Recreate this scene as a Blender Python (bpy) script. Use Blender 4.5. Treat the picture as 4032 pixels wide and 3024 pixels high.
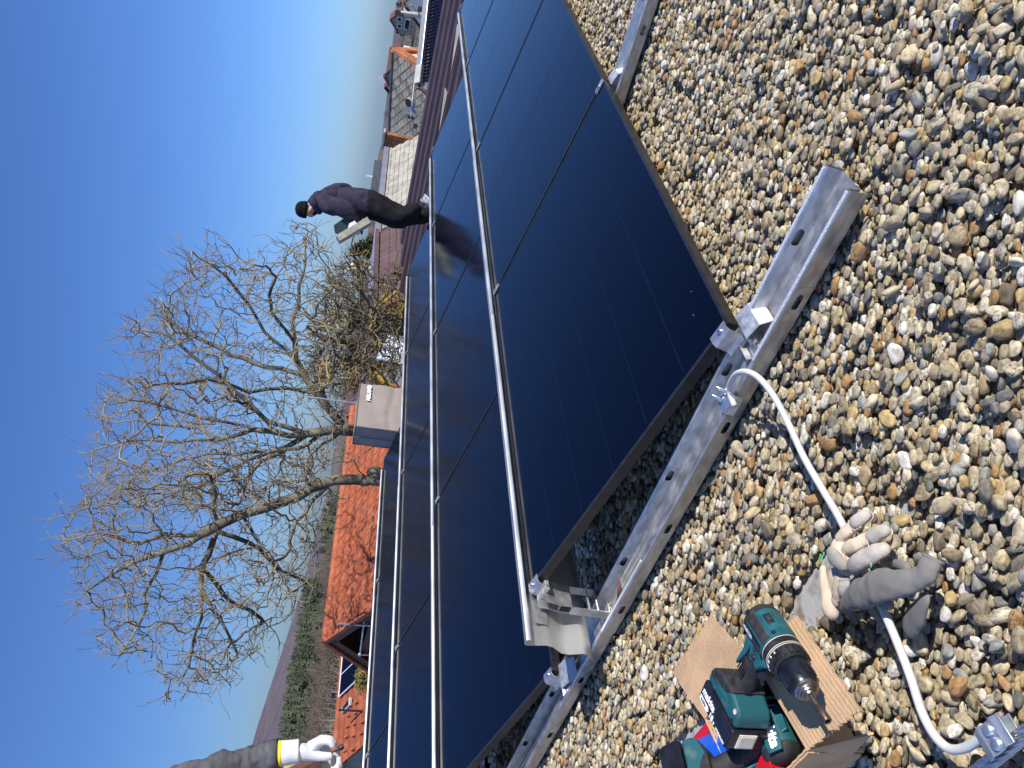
import bpy, bmesh, math, random
import numpy as np
from mathutils import Vector, Matrix, Euler, kdtree, noise as mnoise
random.seed(7); np.random.seed(7)
R = math.radians
for o in list(bpy.data.objects): bpy.data.objects.remove(o)
SC = bpy.context.scene
COL = SC.collection

# ------------------------------------------------------------------ camera
FPX, PITCH, ROLL = 3049.27, R(12.6905), R(8.0588)
CAMZ = 0.975
def cam_axes():
    cp, sp = math.cos(PITCH), math.sin(PITCH)
    fw = Vector((0, cp, -sp)); up = Vector((0, sp, cp)); rt = Vector((1, 0, 0))
    c, s = math.cos(ROLL), math.sin(ROLL)
    return c*rt + s*up, -s*rt + c*up, fw
RT, UP, FW = cam_axes()
CAM = Vector((0, 0, CAMZ))
cd = bpy.data.cameras.new('camera'); cam = bpy.data.objects.new('camera', cd); COL.objects.link(cam)
cd.sensor_fit = 'HORIZONTAL'; cd.sensor_width = 36.0; cd.lens = 36.0*FPX/4032
cd.clip_start = 0.05; cd.clip_end = 12000
# the photographer held the phone on its side: picture left is the way up
mx = Matrix((tuple(-UP), tuple(RT), tuple(-FW))).transposed().to_4x4(); mx.translation = CAM
cam.matrix_world = mx
SC.camera = cam

# ------------------------------------------------------------------ array directions
YAW = R(51.6105)
A = Vector((math.sin(R(90)-YAW) if False else math.cos(YAW), math.sin(YAW), 0)); A = Vector((0.62100378, 0.78380757, 0))
B = Vector((0.78380757, -0.62100378, 0))
ZUP = Vector((0, 0, 1))
P0 = Vector((-0.65980929, 2.40206321, 0))
def W(a, b, z): return P0 + A*a + B*b + Vector((0, 0, z))

# ------------------------------------------------------------------ world, sun, exposure
SUN_EL = R(37.5)
sh = (B + A*0.10).normalized()
SDIR = sh*math.cos(SUN_EL) + ZUP*math.sin(SUN_EL)
wd = bpy.data.worlds.new('World'); SC.world = wd; wd.use_nodes = True
nt = wd.node_tree
sky = nt.nodes.new('ShaderNodeTexSky'); sky.sky_type = 'NISHITA'; sky.sun_disc = False
sky.sun_elevation = SUN_EL; sky.sun_rotation = -math.atan2(sh.x, sh.y)
sky.air_density = 1.0; sky.dust_density = 0.6; sky.ozone_density = 6.0
bg = nt.nodes['Background']; bg.inputs['Strength'].default_value = 0.092
tn = nt.nodes.new('ShaderNodeMix'); tn.data_type = 'RGBA'; tn.blend_type = 'MULTIPLY'; tn.inputs['Factor'].default_value = 1.0
tn.inputs['B'].default_value = (0.66, 0.85, 1.22, 1)      # colour balance of the whole sky
nt.links.new(sky.outputs[0], tn.inputs['A']); nt.links.new(tn.outputs['Result'], bg.inputs['Color'])
sl = bpy.data.lights.new('sun', 'SUN'); sl.energy = 5.0; sl.angle = R(0.53); sl.color = (1.0, 0.955, 0.89)
so = bpy.data.objects.new('sun', sl); COL.objects.link(so); so.rotation_euler = (-SDIR).to_track_quat('-Z', 'Y').to_euler()
so.location = (20, -20, 30)
SC.view_settings.view_transform = 'Standard'; SC.view_settings.look = 'None'
SC.view_settings.gamma = 1.0; SC.view_settings.exposure = 0.35; SC.view_settings.use_curve_mapping = False
SC.render.engine = 'CYCLES'
SC.cycles.max_bounces = 8; SC.cycles.use_denoising = True

# ------------------------------------------------------------------ picture <-> place helpers (positions only)
def ray(ix, iy):
    return (RT*((3024-iy)-1512)/FPX + UP*(2016-ix)/FPX + FW)
def at(ix, iy, Y):
    d = ray(ix, iy); return CAM + d*(Y/d.y)
def onz(ix, iy, z):
    d = ray(ix, iy); return CAM + d*((z-CAMZ)/d.z)
def onplane(ix, iy, P, n):
    d = ray(ix, iy); return CAM + d*((P-CAM).dot(n)/d.dot(n))
def onA(ix, iy, a):   # on the vertical plane across the rows at A = a
    return onplane(ix, iy, W(a, 0, 0), A)
def ab(P):
    w = P-P0; return w.dot(A), w.dot(B)
def pix(P):
    v = P-CAM; d = v.dot(FW); u = 1512+FPX*v.dot(RT)/d; w = 2016-FPX*v.dot(UP)/d
    return w, 3024-u, d

# ------------------------------------------------------------------ materials
MAT = {}
def nodes(m):
    m.use_nodes = True; return m.node_tree, m.node_tree.nodes['Principled BSDF']
def pmat(name, col, rough=0.6, metal=0.0, var=0.15, scale=12.0, bump=0.0, bscale=60.0, col2=None, fac=(0.4, 0.62), spec=0.5, coord='Object', rvar=0.0, stretch=None, detail=5, orand=0.0):
    m = bpy.data.materials.new(name); t, p = nodes(m)
    N = t.nodes.new; L = t.links.new
    tc = N('ShaderNodeTexCoord'); src = tc.outputs[coord]
    if stretch:
        mp = N('ShaderNodeMapping'); mp.inputs['Scale'].default_value = stretch; L(src, mp.inputs[0]); src = mp.outputs[0]
    n1 = N('ShaderNodeTexNoise'); n1.inputs['Scale'].default_value = scale; n1.inputs['Detail'].default_value = detail; L(src, n1.inputs['Vector'])
    rp = N('ShaderNodeValToRGB'); e = rp.color_ramp.elements
    c = Vector(col); lo = c*(1-var); hi = Vector([min(1, k) for k in c*(1+var)])
    if col2 is not None: lo, hi = c, Vector(col2)
    e[0].position, e[1].position = fac
    e[0].color = (*lo, 1); e[1].color = (*hi, 1)
    L(n1.outputs['Fac'], rp.inputs[0]); cs_ = rp.outputs[0]
    if orand:       # each laid piece a little lighter or darker than its neighbours
        oi_ = N('ShaderNodeObjectInfo'); mr_ = N('ShaderNodeMapRange'); mr_.inputs['To Min'].default_value = 1-orand; mr_.inputs['To Max'].default_value = 1+orand
        mx_ = N('ShaderNodeMix'); mx_.data_type = 'RGBA'; mx_.blend_type = 'MULTIPLY'; mx_.inputs['Factor'].default_value = 1.0
        L(oi_.outputs['Random'], mr_.inputs[0]); L(cs_, mx_.inputs['A']); L(mr_.outputs[0], mx_.inputs['B']); cs_ = mx_.outputs['Result']
    L(cs_, p.inputs['Base Color'])
    p.inputs['Roughness'].default_value = rough; p.inputs['Metallic'].default_value = metal
    p.inputs['Specular IOR Level'].default_value = spec
    if rvar:
        mr = N('ShaderNodeMapRange'); mr.inputs['To Min'].default_value = max(0.02, rough-rvar); mr.inputs['To Max'].default_value = rough+rvar
        mr.inputs['From Min'].default_value = 0.3; mr.inputs['From Max'].default_value = 0.7
        L(n1.outputs['Fac'], mr.inputs[0]); L(mr.outputs[0], p.inputs['Roughness'])
    if bump:
        n2 = N('ShaderNodeTexNoise'); n2.inputs['Scale'].default_value = bscale; n2.inputs['Detail'].default_value = 4; L(src, n2.inputs['Vector'])
        b = N('ShaderNodeBump'); b.inputs['Strength'].default_value = bump; b.inputs['Distance'].default_value = 0.01
        L(n2.outputs['Fac'], b.inputs['Height']); L(b.outputs[0], p.inputs['Normal'])
    MAT[name] = m; return m

pmat('aluminium', (0.66, 0.66, 0.66), 0.42, 0.9, 0.10, 30, 0.05, 40, rvar=0.08)
pmat('aluminium_mill', (0.54, 0.53, 0.51), 0.50, 0.85, 0.16, 22, 0.06, 30, rvar=0.10, stretch=(1, 1, 3))
pmat('aluminium_bright', (0.80, 0.80, 0.80), 0.5, 0.9, 0.08, 40, 0.10, 120, rvar=0.1)
pmat('aluminium_sheet', (0.62, 0.62, 0.62), 0.50, 0.9, 0.06, 5, 0.03, 60, rvar=0.06)
pmat('worn_edge', (0.92, 0.92, 0.92), 0.55, 0.75, 0.15, 160, 0.5, 220)
pmat('steel_zinc', (0.62, 0.66, 0.70), 0.42, 0.9, 0.12, 60, 0.05, 90)
pmat('bolt_steel', (0.80, 0.80, 0.78), 0.25, 1.0, 0.05, 60)
pmat('black_frame', (0.016, 0.016, 0.018), 0.38, 0.0, 0.3, 30, 0.02, 200)
pmat('panel_back', (0.02, 0.02, 0.022), 0.6)
pmat('white_cable', (0.58, 0.57, 0.545), 0.42, 0, 0.05, 20)
pmat('wire_steel', (0.55, 0.56, 0.57), 0.38, 1.0, 0.1, 40)
pmat('cardboard', (0.50, 0.335, 0.20), 0.85, 0, 0.10, 14, 0.25, 150, spec=0.2)
pmat('cardboard_in', (0.44, 0.29, 0.17), 0.9, 0, 0.14, 10, 0.2, 90, spec=0.2)
pmat('teal', (0.010, 0.090, 0.110), 0.45, 0, 0.25, 35, 0.03, 80, rvar=0.1)
pmat('teal_dirty', (0.012, 0.085, 0.102), 0.5, 0, 0.25, 35, col2=(0.085, 0.13, 0.125), fac=(0.55, 0.8))
pmat('tool_black', (0.014, 0.014, 0.016), 0.48, 0, 0.4, 50, 0.08, 200, rvar=0.1)
pmat('rubber', (0.02, 0.02, 0.022), 0.72, 0, 0.4, 60, 0.1, 260)
pmat('tool_gloss', (0.010, 0.011, 0.016), 0.28, 0, 0.3, 40)
pmat('tool_metal', (0.24, 0.22, 0.20), 0.36, 1.0, 0.2, 60)
pmat('bit_brown', (0.16, 0.12, 0.10), 0.42, 0.8, 0.25, 90)
pmat('print_white', (0.82, 0.82, 0.82), 0.6, 0, 0.03, 30)
pmat('print_worn', (0.66, 0.68, 0.72), 0.6, 0, 0.2, 60)
pmat('latch_cream', (0.62, 0.58, 0.46), 0.5, 0, 0.1, 40)
pmat('red_plastic', (0.56, 0.008, 0.016), 0.38, 0, 0.06, 10)
pmat('blue_plastic', (0.006, 0.10, 0.64), 0.36, 0, 0.06, 10)
pmat('leather', (0.56, 0.46, 0.35), 0.9, 0, 0.16, 16, 0.14, 160, spec=0.15)
pmat('leather_grey', (0.38, 0.35, 0.31), 0.92, 0, 0.24, 22, 0.16, 190, spec=0.15)
pmat('glove_canvas', (0.62, 0.51, 0.37), 0.92, 0, 0.16, 20, 0.18, 140, spec=0.15)
pmat('knit_grey', (0.175, 0.168, 0.155), 0.9, 0, 0.14, 12, 0.14, 380, spec=0.2)
pmat('green_bits', (0.10, 0.36, 0.16), 0.6)
pmat('glove_white', (0.62, 0.61, 0.63), 0.85, 0, 0.04, 18, 0.15, 120)
pmat('glove_yellow', (0.78, 0.62, 0.02), 0.8, 0, 0.05)
pmat('fleece_grey', (0.085, 0.085, 0.095), 0.95, 0, 0.25, 14, 0.4, 50, spec=0.1)
pmat('cuff_brown', (0.045, 0.038, 0.036), 0.95, 0, 0.2, 30)
pmat('hoodie', (0.036, 0.033, 0.055), 0.95, 0, 0.18, 9, 0.3, 24, spec=0.12)
pmat('trousers', (0.012, 0.012, 0.015), 0.9, 0, 0.3, 9, 0.4, 22, spec=0.15)
pmat('beanie', (0.010, 0.011, 0.014), 0.95, 0, 0.3, 40, 0.4, 120, spec=0.1)
pmat('skin', (0.42, 0.24, 0.17), 0.55, 0, 0.10, 18)
pmat('shoe', (0.42, 0.42, 0.40), 0.7, 0, 0.3, 30, col2=(0.10, 0.10, 0.11), fac=(0.5, 0.56))
pmat('shoe_sole', (0.55, 0.54, 0.5), 0.7)
pmat('carton_dark', (0.012, 0.028, 0.036), 0.6, 0, 0.2, 6)
pmat('carton_beige', (0.40, 0.38, 0.31), 0.85, 0, 0.15, 20)
pmat('paper_white', (0.72, 0.74, 0.80), 0.6, 0, 0.05, 8)
pmat('cover_fabric', (0.260, 0.225, 0.212), 0.8, 0, 0.05, 5, 0.06, 400, spec=0.25)
pmat('cover_piping', (0.12, 0.11, 0.11), 0.7)
pmat('print_cover', (0.80, 0.78, 0.78), 0.6, 0, 0.02)
pmat('roof_membrane', (0.37, 0.37, 0.37), 0.8, 0, 0.10, 26, 0.15, 90, col2=(0.20, 0.165, 0.12), fac=(0.50, 0.68))
pmat('concrete', (0.34, 0.33, 0.31), 0.9, 0, 0.15, 4, 0.2, 30)
pmat('brown_sheet', (0.072, 0.042, 0.040), 0.45, 0, 0.14, 3, spec=0.4)
pmat('brown_tile', (0.105, 0.064, 0.064), 0.5, 0, 0.12, 2.5, spec=0.4)
pmat('brown_wood', (0.12, 0.05, 0.035), 0.7, 0, 0.25, 8, stretch=(1, 1, 6))
pmat('orange_tile', (0.36, 0.098, 0.042), 0.75, 0, 0.16, 6, 0.1, 40, orand=0.12)
pmat('orange_tile_old', (0.29, 0.080, 0.036), 0.8, 0, 0.20, 2.5, 0.1, 40, orand=0.2)
pmat('plaster_cream', (0.62, 0.53, 0.38), 0.9, 0, 0.08, 3)
pmat('plaster_white', (0.70, 0.68, 0.63), 0.9, 0, 0.06, 3)
pmat('plaster_grey', (0.24, 0.24, 0.235), 0.9, 0, 0.08, 3)
pmat('plaster_ochre', (0.42, 0.27, 0.10), 0.9, 0, 0.15, 3)
pmat('plaster_yellow', (0.70, 0.50, 0.10), 0.9, 0, 0.1, 3)
pmat('dark_glass', (0.012, 0.016, 0.02), 0.08, 0, 0.2, 4)
pmat('inside_shade', (0.008, 0.007, 0.006), 0.9)  # near-black colour standing in for the shade inside openings
pmat('red_roof_far', (0.11, 0.042, 0.036), 0.85, 0, 0.15, 1.5)
pmat('dark_roof_far', (0.06, 0.065, 0.075), 0.8, 0, 0.15, 1.5)
pmat('slate_grey', (0.225, 0.205, 0.165), 0.9, 0, 0.35, 9, 0.3, 20, orand=0.35)
pmat('slate_joint', (0.33, 0.31, 0.27), 0.95, 0, 0.2, 3)
pmat('shingle', (0.33, 0.315, 0.275), 0.9, 0, 0.18, 3, 0.3, 20)
pmat('ridge_blue', (0.23, 0.225, 0.30), 0.4, 0.2, 0.1, 3)
pmat('brick', (0.36, 0.135, 0.055), 0.9, 0, 0.30, 2.5, 0.2, 30, orand=0.35)
pmat('mortar', (0.26, 0.20, 0.15), 0.95)
pmat('pole_grey', (0.42, 0.43, 0.40), 0.75, 0, 0.1, 6)
pmat('galvanised', (0.55, 0.57, 0.58), 0.42, 0.85, 0.1, 12)
pmat('collector_box', (0.36, 0.38, 0.42), 0.45, 0.8, 0.06, 3)
pmat('tube_dark', (0.005, 0.008, 0.028), 0.12, 0, 0.2, 4)
pmat('polycarb', (0.50, 0.54, 0.60), 0.35, 0, 0.10, 2)
pmat('bark', (0.085, 0.075, 0.060), 0.95, 0, 0.3, 3, 0.5, 25, col2=(0.20, 0.18, 0.135), fac=(0.40, 0.62), spec=0.1)
pmat('lichen_bark', (0.13, 0.115, 0.09), 0.95, 0, 0.3, 1.6, 0.4, 30, col2=(0.36, 0.25, 0.06), fac=(0.50, 0.66), spec=0.1)
pmat('twig', (0.21, 0.18, 0.14), 0.9, 0, 0.2, 2.2, 0, 30, col2=(0.36, 0.29, 0.15), fac=(0.45, 0.70), spec=0.1)
pmat('twig_far', (0.15, 0.125, 0.10), 0.95, 0, 0.2, 1)
pmat('conifer', (0.030, 0.042, 0.022), 0.9, 0, 0.35, 0.8, col2=(0.075, 0.066, 0.022), fac=(0.42, 0.64))
pmat('conifer_far', (0.046, 0.058, 0.034), 0.95, 0, 0.45, 0.05, col2=(0.078, 0.088, 0.046), fac=(0.4, 0.6))
pmat('wood_far', (0.135, 0.105, 0.085), 0.95, 0, 0.25, 0.03)
pmat('trunk_pale', (0.24, 0.20, 0.16), 0.9)
pmat('meadow', (0.13, 0.115, 0.055), 0.95, 0, 0.2, 0.05, col2=(0.10, 0.105, 0.045), fac=(0.4, 0.6))
pmat('town_ground', (0.13, 0.12, 0.085), 0.95, 0, 0.25, 0.12, col2=(0.10, 0.10, 0.06))
pmat('forest_floor', (0.135, 0.105, 0.080), 0.95, 0, 0.25, 0.02, 0.0, col2=(0.105, 0.085, 0.062))
pmat('far_wood', (0.112, 0.086, 0.098), 0.95, 0, 0.20, 0.02, 0, col2=(0.078, 0.062, 0.072))  # violet of winter woods, also standing in for haze
pmat('bush_leaf', (0.15, 0.13, 0.03), 0.9, 0, 0.4, 2, col2=(0.08, 0.10, 0.03))
pmat('soot', (0.03, 0.028, 0.026), 0.9)

# glass of the panels: nearly black, clear reflection, faint dust
m = bpy.data.materials.new('panel_glass'); t, p = nodes(m); MAT['panel_glass'] = m
tc = t.nodes.new('ShaderNodeTexCoord'); n1 = t.nodes.new('ShaderNodeTexNoise'); n1.inputs['Scale'].default_value = 2.2; n1.inputs['Detail'].default_value = 6
t.links.new(tc.outputs['Object'], n1.inputs['Vector'])
rp = t.nodes.new('ShaderNodeValToRGB'); rp.color_ramp.elements[0].color = (0.0005, 0.0012, 0.0060, 1); rp.color_ramp.elements[1].color = (0.0008, 0.0018, 0.0080, 1)
t.links.new(n1.outputs[0], rp.inputs[0])
vo = t.nodes.new('ShaderNodeTexVoronoi'); vo.inputs['Scale'].default_value = 13; t.links.new(tc.outputs['Object'], vo.inputs['Vector'])
lt = t.nodes.new('ShaderNodeMath'); lt.operation = 'LESS_THAN'; lt.inputs[1].default_value = 0.022; t.links.new(vo.outputs['Distance'], lt.inputs[0])
sepc = t.nodes.new('ShaderNodeSeparateColor'); t.links.new(vo.outputs['Color'], sepc.inputs[0])
g2 = t.nodes.new('ShaderNodeMath'); g2.operation = 'GREATER_THAN'; g2.inputs[1].default_value = 0.72; t.links.new(sepc.outputs[0], g2.inputs[0])
ml = t.nodes.new('ShaderNodeMath'); ml.operation = 'MULTIPLY'; t.links.new(lt.outputs[0], ml.inputs[0]); t.links.new(g2.outputs[0], ml.inputs[1])
mxc = t.nodes.new('ShaderNodeMix'); mxc.data_type = 'RGBA'; mxc.inputs['B'].default_value = (0.30, 0.30, 0.30, 1)
t.links.new(ml.outputs[0], mxc.inputs['Factor']); t.links.new(rp.outputs[0], mxc.inputs['A']); t.links.new(mxc.outputs['Result'], p.inputs['Base Color'])
p.inputs['Roughness'].default_value = 0.11; p.inputs['IOR'].default_value = 1.30
pmat('cell_line', (0.010, 0.020, 0.050), 0.11, 0.0, 0.1); MAT['cell_line'].node_tree.nodes['Principled BSDF'].inputs['IOR'].default_value = 1.30

# pebbles: one colour per stone, veins and dirt inside it
m = bpy.data.materials.new('pebble'); t, p = nodes(m); MAT['pebble'] = m
N = t.nodes.new; L = t.links.new
oi = N('ShaderNodeObjectInfo'); tc = N('ShaderNodeTexCoord')
rp = N('ShaderNodeValToRGB'); cr = rp.color_ramp; cr.interpolation = 'CONSTANT'
pal = [(0.50,0.41,0.26),(0.60,0.52,0.37),(0.36,0.29,0.18),(0.54,0.43,0.25),(0.25,0.215,0.15),(0.67,0.60,0.46),(0.43,0.35,0.22),(0.50,0.36,0.16),(0.38,0.35,0.27),(0.58,0.47,0.29),(0.70,0.65,0.55),(0.21,0.17,0.115),(0.52,0.43,0.28),(0.17,0.165,0.145),(0.40,0.23,0.09),(0.57,0.49,0.34),(0.32,0.315,0.275),(0.64,0.55,0.38),(0.34,0.26,0.15),(0.46,0.39,0.26)]
cr.elements[0].color = (*pal[0], 1); cr.elements[0].position = 0
cr.elements[1].position = 1/len(pal); cr.elements[1].color = (*pal[1], 1)
for k in range(2, len(pal)):
    e = cr.elements.new(k/len(pal)); e.color = (*pal[k], 1)
L(oi.outputs['Random'], rp.inputs[0])
wv = N('ShaderNodeMath'); wv.operation = 'MULTIPLY'; wv.inputs[1].default_value = 97.0; L(oi.outputs['Random'], wv.inputs[0])
n1 = N('ShaderNodeTexNoise'); n1.noise_dimensions = '4D'; n1.inputs['Scale'].default_value = 2.4; n1.inputs['Detail'].default_value = 7; n1.inputs['Roughness'].default_value = 0.65
L(tc.outputs['Generated'], n1.inputs['Vector']); L(wv.outputs[0], n1.inputs['W'])
mr = N('ShaderNodeMapRange'); mr.inputs['From Min'].default_value = 0.36; mr.inputs['From Max'].default_value = 0.62; mr.inputs['To Min'].default_value = 0.50; mr.inputs['To Max'].default_value = 1.12
L(n1.outputs['Fac'], mr.inputs[0])
mm = N('ShaderNodeMix'); mm.data_type = 'RGBA'; mm.blend_type = 'MULTIPLY'; mm.inputs['Factor'].default_value = 1.0
L(rp.outputs[0], mm.inputs['A']); L(mr.outputs[0], mm.inputs['B'])
n2 = N('ShaderNodeTexNoise'); n2.noise_dimensions = '4D'; n2.inputs['Scale'].default_value = 3.6; n2.inputs['Detail'].default_value = 8; n2.inputs['Roughness'].default_value = 0.78
L(tc.outputs['Generated'], n2.inputs['Vector']); L(wv.outputs[0], n2.inputs['W'])
m2 = N('ShaderNodeMapRange'); m2.inputs['From Min'].default_value = 0.50; m2.inputs['From Max'].default_value = 0.60; m2.inputs['To Max'].default_value = 1.25; L(n2.outputs['Fac'], m2.inputs[0])
# only part of the stones carry dark crusts
fr = N('ShaderNodeMath'); fr.operation = 'FRACT'; w2 = N('ShaderNodeMath'); w2.operation = 'MULTIPLY'; w2.inputs[1].default_value = 13.7; L(oi.outputs['Random'], w2.inputs[0]); L(w2.outputs[0], fr.inputs[0])
mu = N('ShaderNodeMath'); mu.operation = 'MULTIPLY'; L(fr.outputs[0], mu.inputs[0]); L(m2.outputs[0], mu.inputs[1])
md = N('ShaderNodeMix'); md.data_type = 'RGBA'; md.inputs['B'].default_value = (0.085, 0.068, 0.042, 1)
L(mu.outputs[0], md.inputs['Factor']); L(mm.outputs['Result'], md.inputs['A']); L(md.outputs['Result'], p.inputs['Base Color'])
p.inputs['Roughness'].default_value = 0.62; p.inputs['Specular IOR Level'].default_value = 0.4
bp = N('ShaderNodeBump'); bp.inputs['Strength'].default_value = 0.35; bp.inputs['Distance'].default_value = 0.004; L(n2.outputs['Fac'], bp.inputs['Height']); L(bp.outputs[0], p.inputs['Normal'])
# gravel seen only from afar or outside the picture
m = bpy.data.materials.new('gravel_far'); t, p = nodes(m); MAT['gravel_far'] = m
tc = t.nodes.new('ShaderNodeTexCoord'); vo = t.nodes.new('ShaderNodeTexVoronoi'); vo.inputs['Scale'].default_value = 38; t.links.new(tc.outputs['Object'], vo.inputs['Vector'])
sp = t.nodes.new('ShaderNodeSeparateColor'); t.links.new(vo.outputs['Color'], sp.inputs[0])
rp = t.nodes.new('ShaderNodeValToRGB'); rp.color_ramp.elements[0].color = (0.26, 0.22, 0.16, 1); rp.color_ramp.elements[1].color = (0.56, 0.50, 0.40, 1); t.links.new(sp.outputs[0], rp.inputs[0]); t.links.new(rp.outputs[0], p.inputs['Base Color'])
bp = t.nodes.new('ShaderNodeBump'); bp.invert = True; bp.inputs['Strength'].default_value = 1; bp.inputs['Distance'].default_value = 0.02; t.links.new(vo.outputs['Distance'], bp.inputs['Height']); t.links.new(bp.outputs[0], p.inputs['Normal']); p.inputs['Roughness'].default_value = 0.8

# ------------------------------------------------------------------ building kit
ROOTM = {}
class MB:
    def __init__(s): s.V = []; s.F = []; s.M = []
    def add(s, vs, fs, mi=0):
        o = len(s.V); s.V += [tuple(v) for v in vs]; s.F += [tuple(i+o for i in f) for f in fs]; s.M += [mi]*len(fs); return s
    def quad(s, a, b, c, d, mi=0): return s.add([a, b, c, d], [(0, 1, 2, 3)], mi)
    def box(s, c, sx, sy, sz, X=Vector((1,0,0)), Y=Vector((0,1,0)), Z=ZUP, mi=0):
        c = Vector(c); vs = [c + X*(sx/2*i) + Y*(sy/2*j) + Z*(sz/2*k) for k in (-1,1) for j in (-1,1) for i in (-1,1)]
        return s.add(vs, [(0,2,3,1),(4,5,7,6),(0,1,5,4),(2,6,7,3),(0,4,6,2),(1,3,7,5)], mi)
    def prism(s, poly, O, X, Y, Z, h0, h1, mi=0, caps=True):
        n = len(poly); O = Vector(O)
        vs = [O + X*u + Y*v + Z*h0 for u, v in poly] + [O + X*u + Y*v + Z*h1 for u, v in poly]
        fs = [(i, (i+1) % n, n+(i+1) % n, n+i) for i in range(n)]
        if caps: fs += [tuple(range(n-1, -1, -1)), tuple(range(n, 2*n))]
        return s.add(vs, fs, mi)
    def sheet(s, prof, th, O, X, Y, Z, h0, h1, mi=0):
        # a bent sheet: open profile thickened to th, then drawn from h0 to h1
        O = Vector(O); pr = [Vector(q) for q in prof]; n = len(pr); off = []
        for i in range(n):
            d = (pr[min(i+1, n-1)] - pr[max(i-1, 0)]); d = d.normalized() if d.length > 1e-9 else Vector((1, 0))
            off.append(pr[i] + Vector((-d.y, d.x))*th)
        vs = []; 
        for h in (h0, h1):
            vs += [O + X*q.x + Y*q.y + Z*h for q in pr] + [O + X*q.x + Y*q.y + Z*h for q in off]
        fs = []
        for i in range(n-1):
            fs += [(i, i+1, 2*n+i+1, 2*n+i), (n+i+1, n+i, 3*n+i, 3*n+i+1), (i, n+i, n+i+1, i+1), (2*n+i, 2*n+i+1, 3*n+i+1, 3*n+i)]
        fs += [(0, 2*n, 3*n, n), (n-1, 2*n-1, 4*n-1, 3*n-1)]
        return s.add(vs, fs, mi)
    def tube(s, pts, r, n=8, mi=0, caps=True, squash=1.0, up=None):
        pts = [Vector(q) for q in pts]; k = len(pts)
        rr = r if isinstance(r, (list, tuple)) else [r]*k
        vs = []; ref = None
        for i in range(k):
            d = (pts[min(i+1, k-1)] - pts[max(i-1, 0)]).normalized()
            if ref is None:
                ref = Vector(up) if up is not None else (Vector((0,0,1)) if abs(d.z) < 0.9 else Vector((1,0,0)))
            x = ref - d*ref.dot(d)
            x = x.normalized() if x.length > 1e-6 else d.orthogonal().normalized()
            ref = x; y = d.cross(x)
            for j in range(n):
                a = 2*math.pi*j/n; vs.append(pts[i] + x*(math.cos(a)*rr[i]*squash) + y*(math.sin(a)*rr[i]))
        fs = [(i*n+j, i*n+(j+1) % n, (i+1)*n+(j+1) % n, (i+1)*n+j) for i in range(k-1) for j in range(n)]
        if caps: fs += [tuple(range(n-1, -1, -1)), tuple(range((k-1)*n, k*n))]
        return s.add(vs, fs, mi)
    def lathe(s, prof, O, axis, n=20, mi=0, sy=1.0, ref=None, caps=True):
        O = Vector(O); ax = Vector(axis).normalized(); x = Vector(ref) if ref is not None else ax.orthogonal()
        x = (x - ax*x.dot(ax)).normalized(); y = ax.cross(x); vs = []
        for t_, r_ in prof:
            for j in range(n):
                a = 2*math.pi*j/n; vs.append(O + ax*t_ + x*(math.cos(a)*r_) + y*(math.sin(a)*r_*sy))
        k = len(prof)
        fs = [(i*n+j, i*n+(j+1) % n, (i+1)*n+(j+1) % n, (i+1)*n+j) for i in range(k-1) for j in range(n)]
        if caps: fs += [tuple(range(n-1, -1, -1)), tuple(range((k-1)*n, k*n))]
        return s.add(vs, fs, mi)
    def ball(s, c, r, n=8, X=Vector((1,0,0)), Y=Vector((0,1,0)), Z=ZUP, sc=(1,1,1), mi=0):
        prof = [(-math.cos(math.pi*i/n), math.sin(math.pi*i/n)) for i in range(n+1)]
        vs = []; m_ = n*2
        for h, q in prof:
            for j in range(m_):
                a = 2*math.pi*j/m_; vs.append(Vector(c) + X*(math.cos(a)*q*r*sc[0]) + Y*(math.sin(a)*q*r*sc[1]) + Z*(h*r*sc[2]))
        fs = [(i*m_+j, i*m_+(j+1) % m_, (i+1)*m_+(j+1) % m_, (i+1)*m_+j) for i in range(n) for j in range(m_)]
        return s.add(vs, fs, mi)
    def mesh(s, name, mats, smooth=None, inv=None):
        me = bpy.data.meshes.new(name)
        V = s.V if inv is None else [tuple(inv @ Vector(v)) for v in s.V]
        me.from_pydata(V, [], s.F)
        mats = mats if isinstance(mats, (list, tuple)) else [mats]
        for q in mats: me.materials.append(MAT[q])
        if len(mats) > 1: me.polygons.foreach_set('material_index', s.M)
        if smooth is not None:
            me.polygons.foreach_set('use_smooth', [True]*len(me.polygons))
            if smooth < 180: me.set_sharp_from_angle(angle=R(smooth))
        me.update(); return me
    def build(s, name, mats, parent=None, smooth=None, world=True, bevel=0.0, bseg=2, solid=0.0):
        inv = ROOTM[parent.name].inverted() if (parent is not None and world) else None
        me = s.mesh(name, mats, smooth, inv)
        o = bpy.data.objects.new(name, me); COL.objects.link(o)
        if parent is not None: o.parent = parent; ROOTM[o.name] = ROOTM[parent.name]
        else: ROOTM[o.name] = Matrix()
        if solid:
            md_ = o.modifiers.new('solid', 'SOLIDIFY'); md_.thickness = solid; md_.offset = 0
        if bevel:
            md_ = o.modifiers.new('bevel', 'BEVEL'); md_.width = bevel; md_.segments = bseg; md_.limit_method = 'ANGLE'; md_.angle_limit = R(35)
        return o
def tag(o, label=None, cat=None, group=None, kind=None):
    if label: o['label'] = label
    if cat: o['category'] = cat
    if group: o['group'] = group
    if kind: o['kind'] = kind
    return o
def thing(name, label, cat, loc=(0,0,0), group=None, M=None):
    o = bpy.data.objects.new(name, None); COL.objects.link(o); o.empty_display_size = 0.1
    m_ = M if M is not None else Matrix.Translation(Vector(loc))
    o.matrix_world = m_; ROOTM[o.name] = m_.copy()
    return tag(o, label, cat, group)
def struct(o): o['kind'] = 'structure'; return o
def frame(O, X, Y, Z):
    m_ = Matrix((tuple(X), tuple(Y), tuple(Z))).transposed().to_4x4(); m_.translation = Vector(O); return m_
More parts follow.
